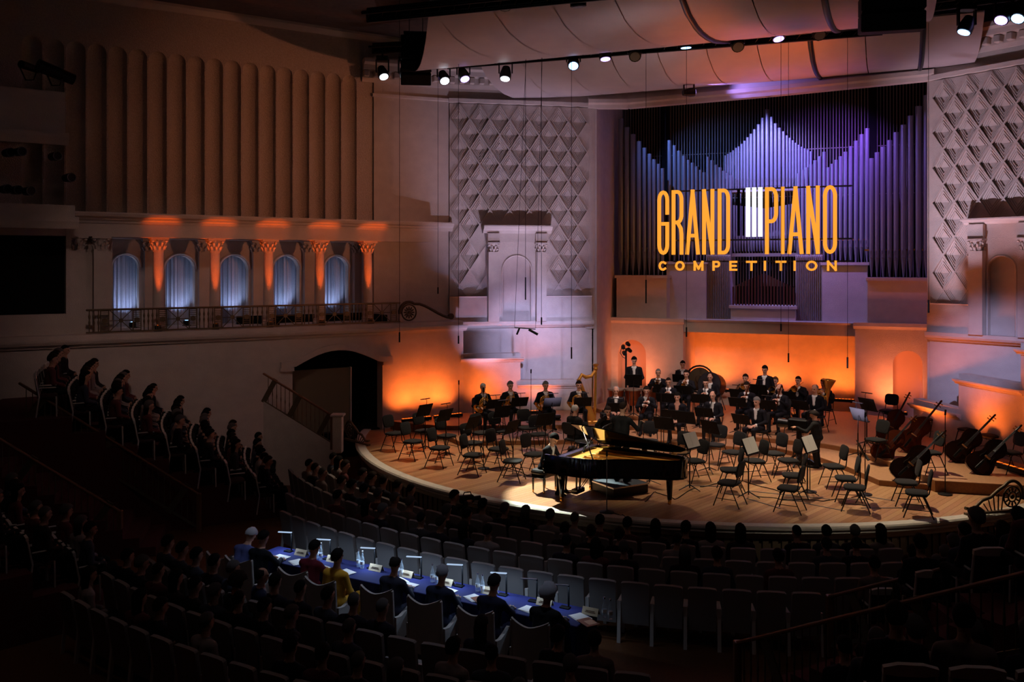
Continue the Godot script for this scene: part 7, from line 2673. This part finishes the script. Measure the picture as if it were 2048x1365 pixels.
func jury() -> void:
	# table: a long cloth-covered desk; its local x runs along it, +z towards the jurors
	var far_r := Vector3(1.3, -0.25, -13.76)
	var far_l := Vector3(-4.39, -0.25, -16.93)
	var tf := frame(Vector3(far_l.x, -1.0, far_l.z), far_r - far_l)
	var ln := far_l.distance_to(far_r)
	var w := 0.72
	var t := thing("jury_table", "long jury table covered with a dark blue cloth", "table", tf)
	var m := M.new()
	m.cbox(Vector3(ln / 2, 0.74, w / 2), Vector3(ln, 0.03, w), 0.01)
	part("tabletop_cloth", m, mats.table_cloth, t)
	m = M.new()
	# skirt of the cloth in soft folds round three sides
	var path := []
	for i in 200:
		path.append(Vector3(ln * i / 199.0, 0, 0.0))
	for i in range(1, 24):
		path.append(Vector3(ln, 0, w * i / 23.0))
	for i in range(1, 200):
		path.append(Vector3(ln * (1 - i / 199.0), 0, w))
	for i in range(1, 24):
		path.append(Vector3(0, 0, w * (1 - i / 23.0)))
	for i in path.size() - 1:
		var a: Vector3 = path[i]
		var b: Vector3 = path[i + 1]
		var o := Vector3(ln / 2, 0, w / 2)
		var fa := 1.0 + 0.006 * sin(i * 0.9)
		var fb := 1.0 + 0.006 * sin((i + 1) * 0.9)
		var za := Vector3(a.x, 0, w / 2 + (a.z - w / 2) * (1.0 + 0.06 * sin(i * 0.9)))
		var zb := Vector3(b.x, 0, w / 2 + (b.z - w / 2) * (1.0 + 0.06 * sin((i + 1) * 0.9)))
		m.quad(b + Vector3(0, 0.74, 0), a + Vector3(0, 0.74, 0), za + Vector3(0, 0.02, 0), zb + Vector3(0, 0.02, 0))
	part("cloth_skirt", m, mats.table_cloth, t)
	# eight jurors in armchairs
	var js := [[0.1, "slump", palette(Color(0.1, 0.12, 0.3), Color(0.3, 0.3, 0.4)), "bushy", Color(0.72, 0.72, 0.74), "white-haired juror in a blue jacket bent over the table"],
		[0.55, "table", palette(Color(0.012, 0.012, 0.016), Color(0.3, 0.3, 0.3)), "short", Color(0.03, 0.025, 0.025), "dark-haired juror in black beside the white-haired one"],
		[1.72, "table", palette(Color(0.11, 0.012, 0.022), Color(0.2, 0.1, 0.1)), "short", Color(0.03, 0.025, 0.025), "juror in a burgundy jacket"],
		[2.42, "lap", palette(Color(0.5, 0.26, 0.03), Color(0.4, 0.3, 0.1)), "bushy", Color(0.04, 0.03, 0.025), "juror in a mustard yellow jacket"],
		[3.45, "reader", palette(Color(0.02, 0.022, 0.035), Color(0.3, 0.3, 0.3)), "bald", Color(0.1, 0.08, 0.07), "balding juror in a dark suit right of the yellow jacket"],
		[4.35, "reader", palette(Color(0.02, 0.025, 0.05), Color(0.3, 0.3, 0.3)), "bushy", Color(0.5, 0.5, 0.52), "juror with grey hair holding his hands together"],
		[5.25, "table", palette(Color(0.013, 0.015, 0.03), Color(0.3, 0.3, 0.3)), "bushy", Color(0.08, 0.07, 0.07), "broad dark-haired juror in navy"],
		[6.15, "table", palette(Color(0.012, 0.012, 0.014), Color(0.3, 0.3, 0.3)), "curly", Color(0.55, 0.55, 0.57), "juror with a round mop of grey curls, nearest this end"]]
	var ch0: Node3D
	for i in 8:
		var q: Array = js[i]
		var zz: float = 1.12 if i != 3 else 1.25
		var at := tf * T(Vector3(q[0], 0, zz), Basis(Vector3(0, 1, 0), PI))
		person(q[1], q[2], q[3], q[4], at, q[5], "jurors at the long table")
		var ct := tf * T(Vector3(q[0] - (0.12 if i < 2 else 0.06), 0, zz + 0.06), Basis(Vector3(0, 1, 0), PI + 0.12))
		var lb := "pale upholstered armchair of the %s" % q[5]
		if ch0 == null:
			ch0 = jury_chair()
			ch0.transform = ct
			tag(ch0, lb, "", "jury armchairs")
		else:
			copy(ch0, ct, lb, "jury armchairs")
	# things on the table
	var y := -0.244
	var k := 0
	var names := ["at the far left end", "second from the far end", "third, beside the burgundy juror", "before the yellow jacket", "before the balding juror", "left of the broad juror", "beside the grey curls", "at the near end"]
	for x in [0.75, 1.5, 2.45, 3.1, 3.9, 4.72, 5.72, 6.5]:
		m = M.new()
		var b := Basis(Vector3(1, 0, 0), 0.5)
		m.box(Vector3(0, 0.05, 0.03), Vector3(0.26, 0.115, 0.004), Basis(Vector3(1, 0, 0), -0.5))
		m.box(Vector3(0, 0.05, -0.03), Vector3(0.26, 0.115, 0.004), b)
		var card := single("name_card", m, mats.card, "folded cream name card, %s" % names[k], "card", tf * T(Vector3(x, 0.757, 0.2)), "name cards on the jury table")
		m = M.new()
		m.box(Vector3(0, 0.06, 0.029), Vector3(0.14, 0.008, 0.004), Basis(Vector3(1, 0, 0), -0.5))
		m.box(Vector3(0, 0.042, 0.038), Vector3(0.17, 0.008, 0.004), Basis(Vector3(1, 0, 0), -0.5))
		tag(part("printed_lines", m, mat("ink", Color(0.35, 0.28, 0.22), 0.9), card), "faint printed lines", "", "", "stuff")
		k += 1
	var proto := []
	k = 0
	for x in [1.12, 2.06, 2.9, 3.62, 4.5, 6.72]:
		for g in 2:
			put_bottle(tf * Vector3(x + 0.11 * g, 0.756, 0.2 + 0.03 * g), "clear water bottle, %s of the %s pair along the table" % [["left", "right"][g], ["first", "second", "third", "fourth", "fifth", "last"][k]], proto)
		k += 1
	# desk lamps: foot, stem, glowing bar
	k = 0
	for x in [0.4, 1.32, 2.32, 3.3, 4.12, 4.95, 5.5, 6.05]:
		var dl := thing("desk_lamp", "small LED desk lamp with a bar head, %s along the jury table" % ["first", "second", "third", "fourth", "fifth", "sixth", "seventh", "eighth"][k], "lamp", tf * T(Vector3(x, 0.757, 0.16), Basis(Vector3(0, 1, 0), 0.0)), "desk lamps on the jury table")
		m = M.new()
		m.cbox(Vector3(0, 0.01, 0), Vector3(0.16, 0.02, 0.1), 0.006)
		part("foot", m, mats.black, dl)
		m = M.new()
		m.cbox(Vector3(0.05, 0.18, -0.02), Vector3(0.03, 0.34, 0.012), 0.004)
		part("stem", m, mats.black, dl)
		m = M.new()
		m.cbox(Vector3(-0.07, 0.35, 0.02), Vector3(0.27, 0.018, 0.036), 0.006, Basis(Vector3(0, 1, 0), 0.35))
		part("light_bar", m, mats.lamp_bar if k < 6 else mats.steel, dl)
		var lt := dl.transform * T(Vector3(-0.06, 0.338, 0.03), Basis(Vector3(1, 0, 0), -PI / 2 - 0.12))
		area(lt, Vector2(0.24, 0.03), Color(0.72, 0.84, 1.0), 0.42 if k < 6 else 0.14)
		k += 1
	k = 0
	for q in [[0.5, 0.5, 0.2], [0.95, 0.55, -0.1], [1.5, 0.58, 0.1], [2.05, 0.55, 0.0], [3.1, 0.45, -0.15], [3.35, 0.55, 0.2], [4.05, 0.45, 0.1], [4.6, 0.5, -0.1], [5.6, 0.5, 0.15], [6.4, 0.4, -0.2]]:
		m = M.new()
		for i in 3:
			m.box(Vector3(0.01 * i, 0.002 + 0.003 * i, 0.008 * i), Vector3(0.21, 0.003, 0.29), Basis(Vector3(0, 1, 0), 0.06 * i))
		single("paper_sheets", m, mats.paper, "few white paper sheets, %s on the jury table" % ["by the white-haired juror", "by the juror in black", "left of the burgundy jacket", "before the burgundy jacket", "left of the balding juror", "before the balding juror", "left of the grey-haired juror", "before the grey-haired juror", "right of the broad juror", "before the grey curls"][k], "paper", tf * T(Vector3(q[0], 0.757, q[1]), Basis(Vector3(0, 1, 0), 1.2 + q[2])), "papers on the jury table")
		k += 1
	for q in [[4.75, "before the grey-haired juror"], [6.6, "at the near end"]]:
		m = M.new()
		m.cbox(Vector3(0, 0.008, 0), Vector3(0.22, 0.014, 0.3), 0.003)
		var pb := single("programme_booklet", m, mat("booklet", Color(0.5, 0.3, 0.2), 0.4), "printed programme booklet %s of the jury table" % q[1], "booklet", tf * T(Vector3(q[0], 0.757, 0.52), Basis(Vector3(0, 1, 0), 1.0)), "programme booklets")
		m = M.new()
		m.box(Vector3(0.02, 0.016, 0.03), Vector3(0.14, 0.002, 0.16))
		part("cover_print", m, mat("booklet_print", Color(0.75, 0.6, 0.48), 0.4), pb)

func jury_chair() -> Node3D:
	var t := thing("jury_armchair", "", "armchair")
	var m := M.new()
	# wrap-around back: curved shell, hollow top edge
	var n := 14
	var top := func(a: float) -> float: return 0.94 + 0.09 * pow(absf(a), 1.6)
	for side in [0.0, 0.045]:
		for i in n:
			var a0 := lerpf(-1, 1, float(i) / n)
			var a1 := lerpf(-1, 1, float(i + 1) / n)
			var p := func(a: float, yy: float) -> Vector3: return Vector3(a * 0.28, yy, -0.27 - side + 0.07 * a * a - 0.08 * (yy - 0.4))
			m.quad(p.call(a0, 0.16), p.call(a1, 0.16), p.call(a1, top.call(a1)), p.call(a0, top.call(a0)))
	for i in n:
		var a0 := lerpf(-1, 1, float(i) / n)
		var a1 := lerpf(-1, 1, float(i + 1) / n)
		var p := func(a: float, s: float) -> Vector3: return Vector3(a * 0.28, top.call(a), -0.27 - s + 0.07 * a * a - 0.08 * (top.call(a) - 0.4))
		m.quad(p.call(a0, 0.0), p.call(a1, 0.0), p.call(a1, 0.045), p.call(a0, 0.045))
	for g in [-1.0, 1.0]:
		m.cbox(Vector3(g * 0.28, 0.58, -0.24), Vector3(0.03, 0.86, 0.06), 0.012, Basis(Vector3(1, 0, 0), -0.08))
	part("backrest", m, mats.jury_fabric, t)
	for g in [-1.0, 1.0]:
		m = M.new()
		m.prism(PackedVector2Array([Vector2(-0.22, 0.18), Vector2(0.12, 0.2), Vector2(0.25, 0.36), Vector2(0.26, 0.62), Vector2(0.1, 0.58), Vector2(-0.08, 0.55), Vector2(-0.24, 0.58)]), -0.03, 0.03, Transform3D(Basis(Vector3(0, 0, 1), Vector3(0, 1, 0), Vector3(-1, 0, 0)), Vector3(g * 0.3, 0, 0)))
		part("armrest", m, mats.jury_fabric, t)
	m = M.new()
	pad(m, Vector3(0, 0.42, 0.0), Vector3(0.54, 0.12, 0.52), 0.4, 0.02)
	part("seat", m, mats.jury_fabric, t)
	for g in [[-1, -1], [-1, 1], [1, -1], [1, 1]]:
		m = M.new()
		m.cyl(Vector3(g[0] * 0.24, 0.2, g[1] * 0.2), Vector3(g[0] * 0.25, 0, g[1] * 0.22), 0.02, 0.015, 6)
		part("leg", m, mats.ebony, t)
	return t

func hall_seat() -> Node3D:
	# fixed stalls seat: tall padded back, white frame, arm boards; faces +z
	var t := thing("stalls_seat", "", "seat")
	var m := M.new()
	var poly := PackedVector2Array([Vector2(-0.21, 0.3), Vector2(0.21, 0.3), Vector2(0.22, 0.97), Vector2(0.2, 0.99), Vector2(0.1, 1.0), Vector2(-0.1, 1.0), Vector2(-0.2, 0.99), Vector2(-0.22, 0.97)])
	m.prism(poly, -0.03, 0.03, Transform3D(Basis(Vector3(1, 0, 0), -0.14), Vector3(0, 0, -0.1)))
	part("back_panel", m, mats.seat_fabric, t)
	m = M.new()
	pad(m, Vector3(0, 0.42, 0.12), Vector3(0.46, 0.1, 0.42), 0.4, 0.02)
	part("seat", m, mats.seat_fabric, t)
	for g in [-1.0, 1.0]:
		m = M.new()
		m.prism(PackedVector2Array([Vector2(-0.24, 0.0), Vector2(-0.19, 0.0), Vector2(-0.14, 0.5), Vector2(-0.16, 0.66), Vector2(-0.2, 0.66), Vector2(-0.19, 0.5)]), -0.014, 0.014, Transform3D(Basis(Vector3(0, 0, 1), Vector3(0, 1, 0), Vector3(-1, 0, 0)), Vector3(g * 0.248, 0, 0)))
		m.cbox(Vector3(g * 0.243, 0.62, 0.05), Vector3(0.045, 0.03, 0.34), 0.008)
		m.box(Vector3(g * 0.243, 0.3, 0.2), Vector3(0.028, 0.6, 0.04))
		part("side_frame", m, mats.seat_paint, t)
	return t

func tier_seat() -> Node3D:
	# lighter chair of the raked blocks: white crest rail and posts, padded back
	var t := thing("tier_chair", "", "seat")
	var m := M.new()
	m.prism(PackedVector2Array([Vector2(-0.19, 0.48), Vector2(0.19, 0.48), Vector2(0.19, 0.86), Vector2(-0.19, 0.86)]), -0.02, 0.02, Transform3D(Basis(Vector3(1, 0, 0), -0.16), Vector3(0, 0, -0.08)))
	part("back_pad", m, mat("dark_upholstery", Color(0.2, 0.1, 0.09), 0.95), t)
	m = M.new()
	m.prism(PackedVector2Array([Vector2(-0.22, 0.86), Vector2(-0.1, 0.845), Vector2(0.1, 0.845), Vector2(0.22, 0.86), Vector2(0.22, 0.92), Vector2(0.1, 0.95), Vector2(-0.1, 0.95), Vector2(-0.22, 0.92)]), -0.022, 0.022, Transform3D(Basis(Vector3(1, 0, 0), -0.16), Vector3(0, 0, -0.08)))
	part("crest_rail", m, mats.seat_paint, t)
	for g in [-1.0, 1.0]:
		m = M.new()
		m.tube([Vector3(g * 0.205, 0, -0.2), Vector3(g * 0.205, 0.45, -0.14), Vector3(g * 0.205, 0.9, -0.225)], 0.017, 6)
		m.cyl(Vector3(g * 0.205, 0, 0.2), Vector3(g * 0.205, 0.44, 0.19), 0.015, 0.017, 6)
		m.cbox(Vector3(g * 0.215, 0.64, 0.02), Vector3(0.035, 0.025, 0.34), 0.008)
		part("side_frame", m, mats.seat_paint, t)
	m = M.new()
	pad(m, Vector3(0, 0.43, 0.02), Vector3(0.42, 0.08, 0.4), 0.4, 0.015)
	part("seat", m, mats.dark_upholstery, t)
	return t

var seat0: Node3D
var tier0: Node3D
var crowd := []

func place_seat(tier: bool, at: Transform3D, label: String, group: String) -> void:
	var proto := tier0 if tier else seat0
	if proto == null:
		proto = tier_seat() if tier else hall_seat()
		if tier: tier0 = proto
		else: seat0 = proto
		proto.transform = at
		tag(proto, label, "", group)
		return
	copy(proto, at, label, group)

func place_listener(at: Transform3D, label: String, group: String) -> void:
	if crowd.is_empty():
		for c in [Color(0.012, 0.011, 0.012), Color(0.03, 0.022, 0.02), Color(0.25, 0.2, 0.19), Color(0.1, 0.03, 0.03), Color(0.04, 0.045, 0.06), Color(0.16, 0.11, 0.1)]:
			crowd.append(palette(c, c, Color(0.4, 0.22, 0.15), Color(0.012, 0.012, 0.014)))
	var pal: Array = crowd[[0, 0, 1, 2, 3, 4, 5, 0][rng.randi_range(0, 7)]]
	var hk: String = ["short", "bushy", "long", "short", "thin"][rng.randi_range(0, 4)]
	var hc: Color = [Color(0.03, 0.025, 0.022), Color(0.06, 0.045, 0.035), Color(0.12, 0.08, 0.05), Color(0.3, 0.28, 0.27)][rng.randi_range(0, 3)]
	var t := person("listen", pal, hk, hc, at, label, group)

func nth_word(n: int) -> String:
	var e := "th" if n % 100 in [11, 12, 13] else {1: "st", 2: "nd", 3: "rd"}.get(n % 10, "th") as String
	return "%d%s" % [n, e]

func row(r: float, a0: float, a1: float, y: float, pitch: float, tier: bool, fill: float, seat_label: String, who_label: String, group: String) -> void:
	var step := rad_to_deg(pitch / r)
	var total := int((a1 - a0) / step)
	for k in total + 1:
		var t := deg_to_rad(a0 + step * k)
		var p := Vector3(SC.x + r * cos(t), y, SC.z + r * sin(t))
		var at := face(p, SC - p)
		var n := nth_word(total + 1 - k)
		place_seat(tier, at, "%s, %s from the left, %s" % [seat_label, n, group], "seats: " + group)
		if rng.randf() < fill:
			place_listener(at * T(Vector3(rng.randf_range(-0.03, 0.03), -0.06, 0.04), Basis(Vector3(0, 1, 0), rng.randf_range(-0.25, 0.25))), "%s, %s seat from the left, %s" % [who_label, n, group], "audience: " + group)

func tier_steps(called: String, label: String, r0: float, dr: float, n: int, y0: float, dy: float, a0: float, a1: float) -> void:
	var s := thing(called, label, "", Transform3D(), "", "structure")
	for i in n:
		var pl := []
		var back := []
		for k in 13:
			var t := deg_to_rad(lerpf(a0, a1, k / 12.0))
			pl.append(Vector2(SC.x + (r0 + dr * i - 0.5) * cos(t), SC.z + (r0 + dr * i - 0.5) * sin(t)))
			var rr := r0 + dr * (i + 1) - 0.5 + (1.2 if i == n - 1 else 0.0)
			back.append(Vector2(SC.x + rr * cos(t), SC.z + rr * sin(t)))
		back.reverse()
		var m := M.new()
		slab(m, PackedVector2Array(pl + back), -1.0, y0 + dy * i)
		part("step", m, mats.carpet, s)

func stair_rail(a: Vector3, b: Vector3, label: String, low_post: bool, lit: Material) -> void:
	# a sloping balustrade with wooden handrail, thin balusters and square panels; a is the low end (handrail points)
	var t := thing("stair_railing", label, "railing", T(Vector3()), "stair railings")
	var m := M.new()
	var d := b - a
	var flat := Vector3(d.x, 0, d.z)
	var bs := Basis.looking_at(d.normalized(), Vector3.UP)
	m.cbox((a + b) / 2, Vector3(0.08, 0.05, d.length() + 0.06), 0.015, bs)
	part("handrail", m, lit, t)
	m = M.new()
	m.box((a + b) / 2 - Vector3(0, 0.76, 0), Vector3(0.05, 0.05, d.length()), bs)
	part("bottom_rail", m, mats.rail_metal, t)
	var n := int(flat.length() / 0.12)
	var bm := M.new()
	bm.lathe([Vector2(0.01, -0.75), Vector2(0.01, -0.5), Vector2(0.018, -0.42), Vector2(0.01, -0.34), Vector2(0.01, 0)], 6)
	var mesh_ := bm.mesh()
	for i in range(1, n):
		part("baluster", mesh_, mats.rail_metal, t, T(a.lerp(b, float(i) / n)))
	for f in [0.12, 0.55, 0.92]:
		m = M.new()
		m.box(a.lerp(b, f) - Vector3(0, 0.38, 0), Vector3(0.03, 0.74, 0.14), bs)
		part("panel", m, mats.rail_metal, t)
	m = M.new()
	m.cbox(a + Vector3(0, -0.45, 0), Vector3(0.1, 0.95, 0.1), 0.012)
	part("newel", m, lit, t)

func stalls() -> void:
	var names := ["first", "second", "third", "fourth"]
	for i in 4:
		var r: float = [11.2, 11.93, 12.65, 13.35][i]
		row(r, [84.0, 85.0, 87.0, 92.5][i] + 0.6 * i, [157.0, 157.0, 145.0, 139.5][i], -1.0, 0.515, false, [0.66, 0.6, 0.62, 0.0][i], "grey stalls seat", "listener in shadow", "%s row before the stage" % names[i])
	for i in 3:
		var r: float = [16.55, 17.35, 18.15][i]
		row(r, [104.0, 104.5, 106.0][i], [135.0, 134.0, 133.0][i], -1.0, 0.52, false, [0.5, 0.5, 0.45][i], "grey stalls seat", "listener in shadow", "%s row behind the jury" % names[i])
	var nth := ["lowest", "second", "third", "fourth", "fifth", "sixth", "seventh", "top"]
	tier_steps("floor_tier_left", "raked seating steps beside the stage door", 12.9, 0.66, 8, -0.85, 0.37, 152.5, 171.0)
	for i in 8:
		row(12.9 + 0.66 * i, 153.0 + 0.15 * i, [168.5, 168.5, 168.0, 167.5, 167.0, 166.0, 165.0, 164.0][i], -0.85 + 0.37 * i, 0.48, true, 0.82, "white-framed chair", "listener in shadow", "%s tier beside the stage door" % nth[i])
	tier_steps("floor_tier_near_left", "raked seating steps at the lower left", 17.6, 0.72, 6, -0.7, 0.4, 135.5, 147.5)
	for i in 6:
		row(17.6 + 0.72 * i, 137.0, 146.5, -0.7 + 0.4 * i, 0.5, true, 0.5, "white-framed chair", "listener in shadow", "%s tier at the lower left" % nth[i])
	tier_steps("floor_tier_right", "raked seating steps right of the stalls", 13.4, 0.72, 6, -0.85, 0.38, 66.0, 90.5)
	for i in 6:
		row(13.4 + 0.72 * i, 68.0, 89.5, -0.85 + 0.38 * i, 0.5, true, 0.85, "white-framed chair", "listener in shadow", "%s tier right of the stalls" % nth[i])
	tier_steps("floor_tier_near_right", "raked seating steps at the lower right", 16.9, 0.75, 6, -0.8, 0.4, 84.0, 97.5)
	for i in 5:
		row(16.9 + 0.75 * i, 86.0, 96.5, -0.8 + 0.4 * i, 0.52, true, 0.9, "white-framed chair", "listener in shadow", "%s tier at the lower right" % nth[i])
	# aisle stairs between the railings, carpeted dark red
	for q in [[Vector3(-7.6, -1, -19.5), Vector3(-0.97, 0, 0.245), 1.7, "floor_stairs_left", "dark red carpeted stairs between the left railings"], [Vector3(4.0, -1, -12.9), Vector3(0.528, 0, 0.849), 1.5, "floor_stairs_right", "dark carpeted stairs between the right railings"]]:
		var d: Vector3 = q[1]
		var f := Transform3D(Basis(d.cross(Vector3.UP), Vector3.UP, -d), q[0])
		var s := thing(q[3], q[4], "", f, "", "structure")
		for i in 11:
			var m := M.new()
			var hgt := 0.2 * (i + 1)
			m.box(Vector3(0, hgt / 2, -0.32 * i - 0.16), Vector3(q[2], hgt, 0.32))
			part("step", m, mats.carpet, s)
	stair_rail(Vector3(-7.1, -0.15, -20.4), Vector3(-10.66, 2.48, -19.5), "upper left stair railing descending along the raked block", true, mats.rail_wood)
	stair_rail(Vector3(-8.1, -0.05, -18.6), Vector3(-11.3, 2.3, -17.8), "lower left stair railing nearer the camera", true, mats.rail_wood)
	stair_rail(Vector3(4.87, -0.05, -13.8), Vector3(7.2, 2.2, -10.1), "far right stair railing with glossy wooden rail", true, mats.rail_wood)
	stair_rail(Vector3(3.03, -0.05, -12.1), Vector3(5.7, 2.65, -7.8), "near right stair railing with glossy wooden rail", true, mats.rail_wood)
	# parapet down to the stage door
	var a := Vector3(-4.91, 0.941, -24.6)
	var b := Vector3(-6.86, 2.05, -24.9)
	stair_rail(a, b, "stair railing descending to the stage door", true, mats.rail_wood)
	var sf := frame(Vector3(a.x, 0, a.z), Vector3(b.x - a.x, 0, b.z - a.z))
	var sl := Vector2(b.x - a.x, b.z - a.z).length()
	var m := M.new()
	m.prism(PackedVector2Array([Vector2(0, -1), Vector2(sl, -1), Vector2(sl, b.y - 0.76), Vector2(0, a.y - 0.76)]), -0.04, 0.04)
	struct("wall_stringer", m, mats.plaster, "low solid wall under the stair parapet by the stage door", sf)
	m = M.new()
	var np := thing("newel_post", "square white newel post beside the stage scroll", "post", T(Vector3(-4.72, 0.974, -24.4)))
	m.cbox(Vector3(0, -0.5, 0), Vector3(0.26, 1.0, 0.26), 0.02)
	part("shaft", m, mats.plaster, np)
	m = M.new()
	m.cbox(Vector3(0, 0.02, 0), Vector3(0.36, 0.06, 0.36), 0.015)
	part("cap", m, mats.plaster, np)
	m = M.new()
	m.box(Vector3(0, -0.993, 0), Vector3(3.2, 0.012, 0.9))
	struct("floor_runner", m, mats.blue_carpet, "blue carpet runner behind the jury", T(Vector3(-4.4, 0, -13.2), Basis(Vector3(0, 1, 0), -0.7)))
	# the guest turned sideways in the aisle seat, and a photographer before the stage
	var gp := Vector3(-3.9, -1, -13.8)
	person("lap", palette(Color(0.014, 0.018, 0.04), Color(0.3, 0.3, 0.3)), "bald", Color(0.12, 0.1, 0.1), face(gp, Vector3(0.9, 0, -0.5)), "bearded guest in a navy suit sitting behind the jury's left end", "guests behind the jury")
	place_seat(false, face(gp, Vector3(0.9, 0, -0.5)), "pale seat with white arms under the guest in navy", "seats: guests behind the jury")
	var wp := Vector3(-4.22, -1, -13.48)
	person("reader", palette(Color(0.03, 0.035, 0.03), Color(0.2, 0.2, 0.2)), "curly", Color(0.16, 0.13, 0.11), face(wp, Vector3(0.7, 0, -0.7)), "curly-haired guest behind the man in navy", "guests behind the jury")
	place_seat(false, face(wp, Vector3(0.7, 0, -0.7)), "seat with white arms at the aisle under the curly-haired guest", "seats: guests behind the jury")
	var fp := Vector3(-1.3, -1, -18.62)
	person("camera", palette(Color(0.012, 0.012, 0.014), Color(0.012, 0.012, 0.014)), "short", Color(0.03, 0.025, 0.02), face(fp, Vector3(0.8, 0, -0.3)), "photographer kneeling before the stage edge", "")
	video_camera(face(fp, Vector3(0.8, 0, -0.3)) * T(Vector3(0, 1.12, 0.38)), "photographer's camera at the stage edge")
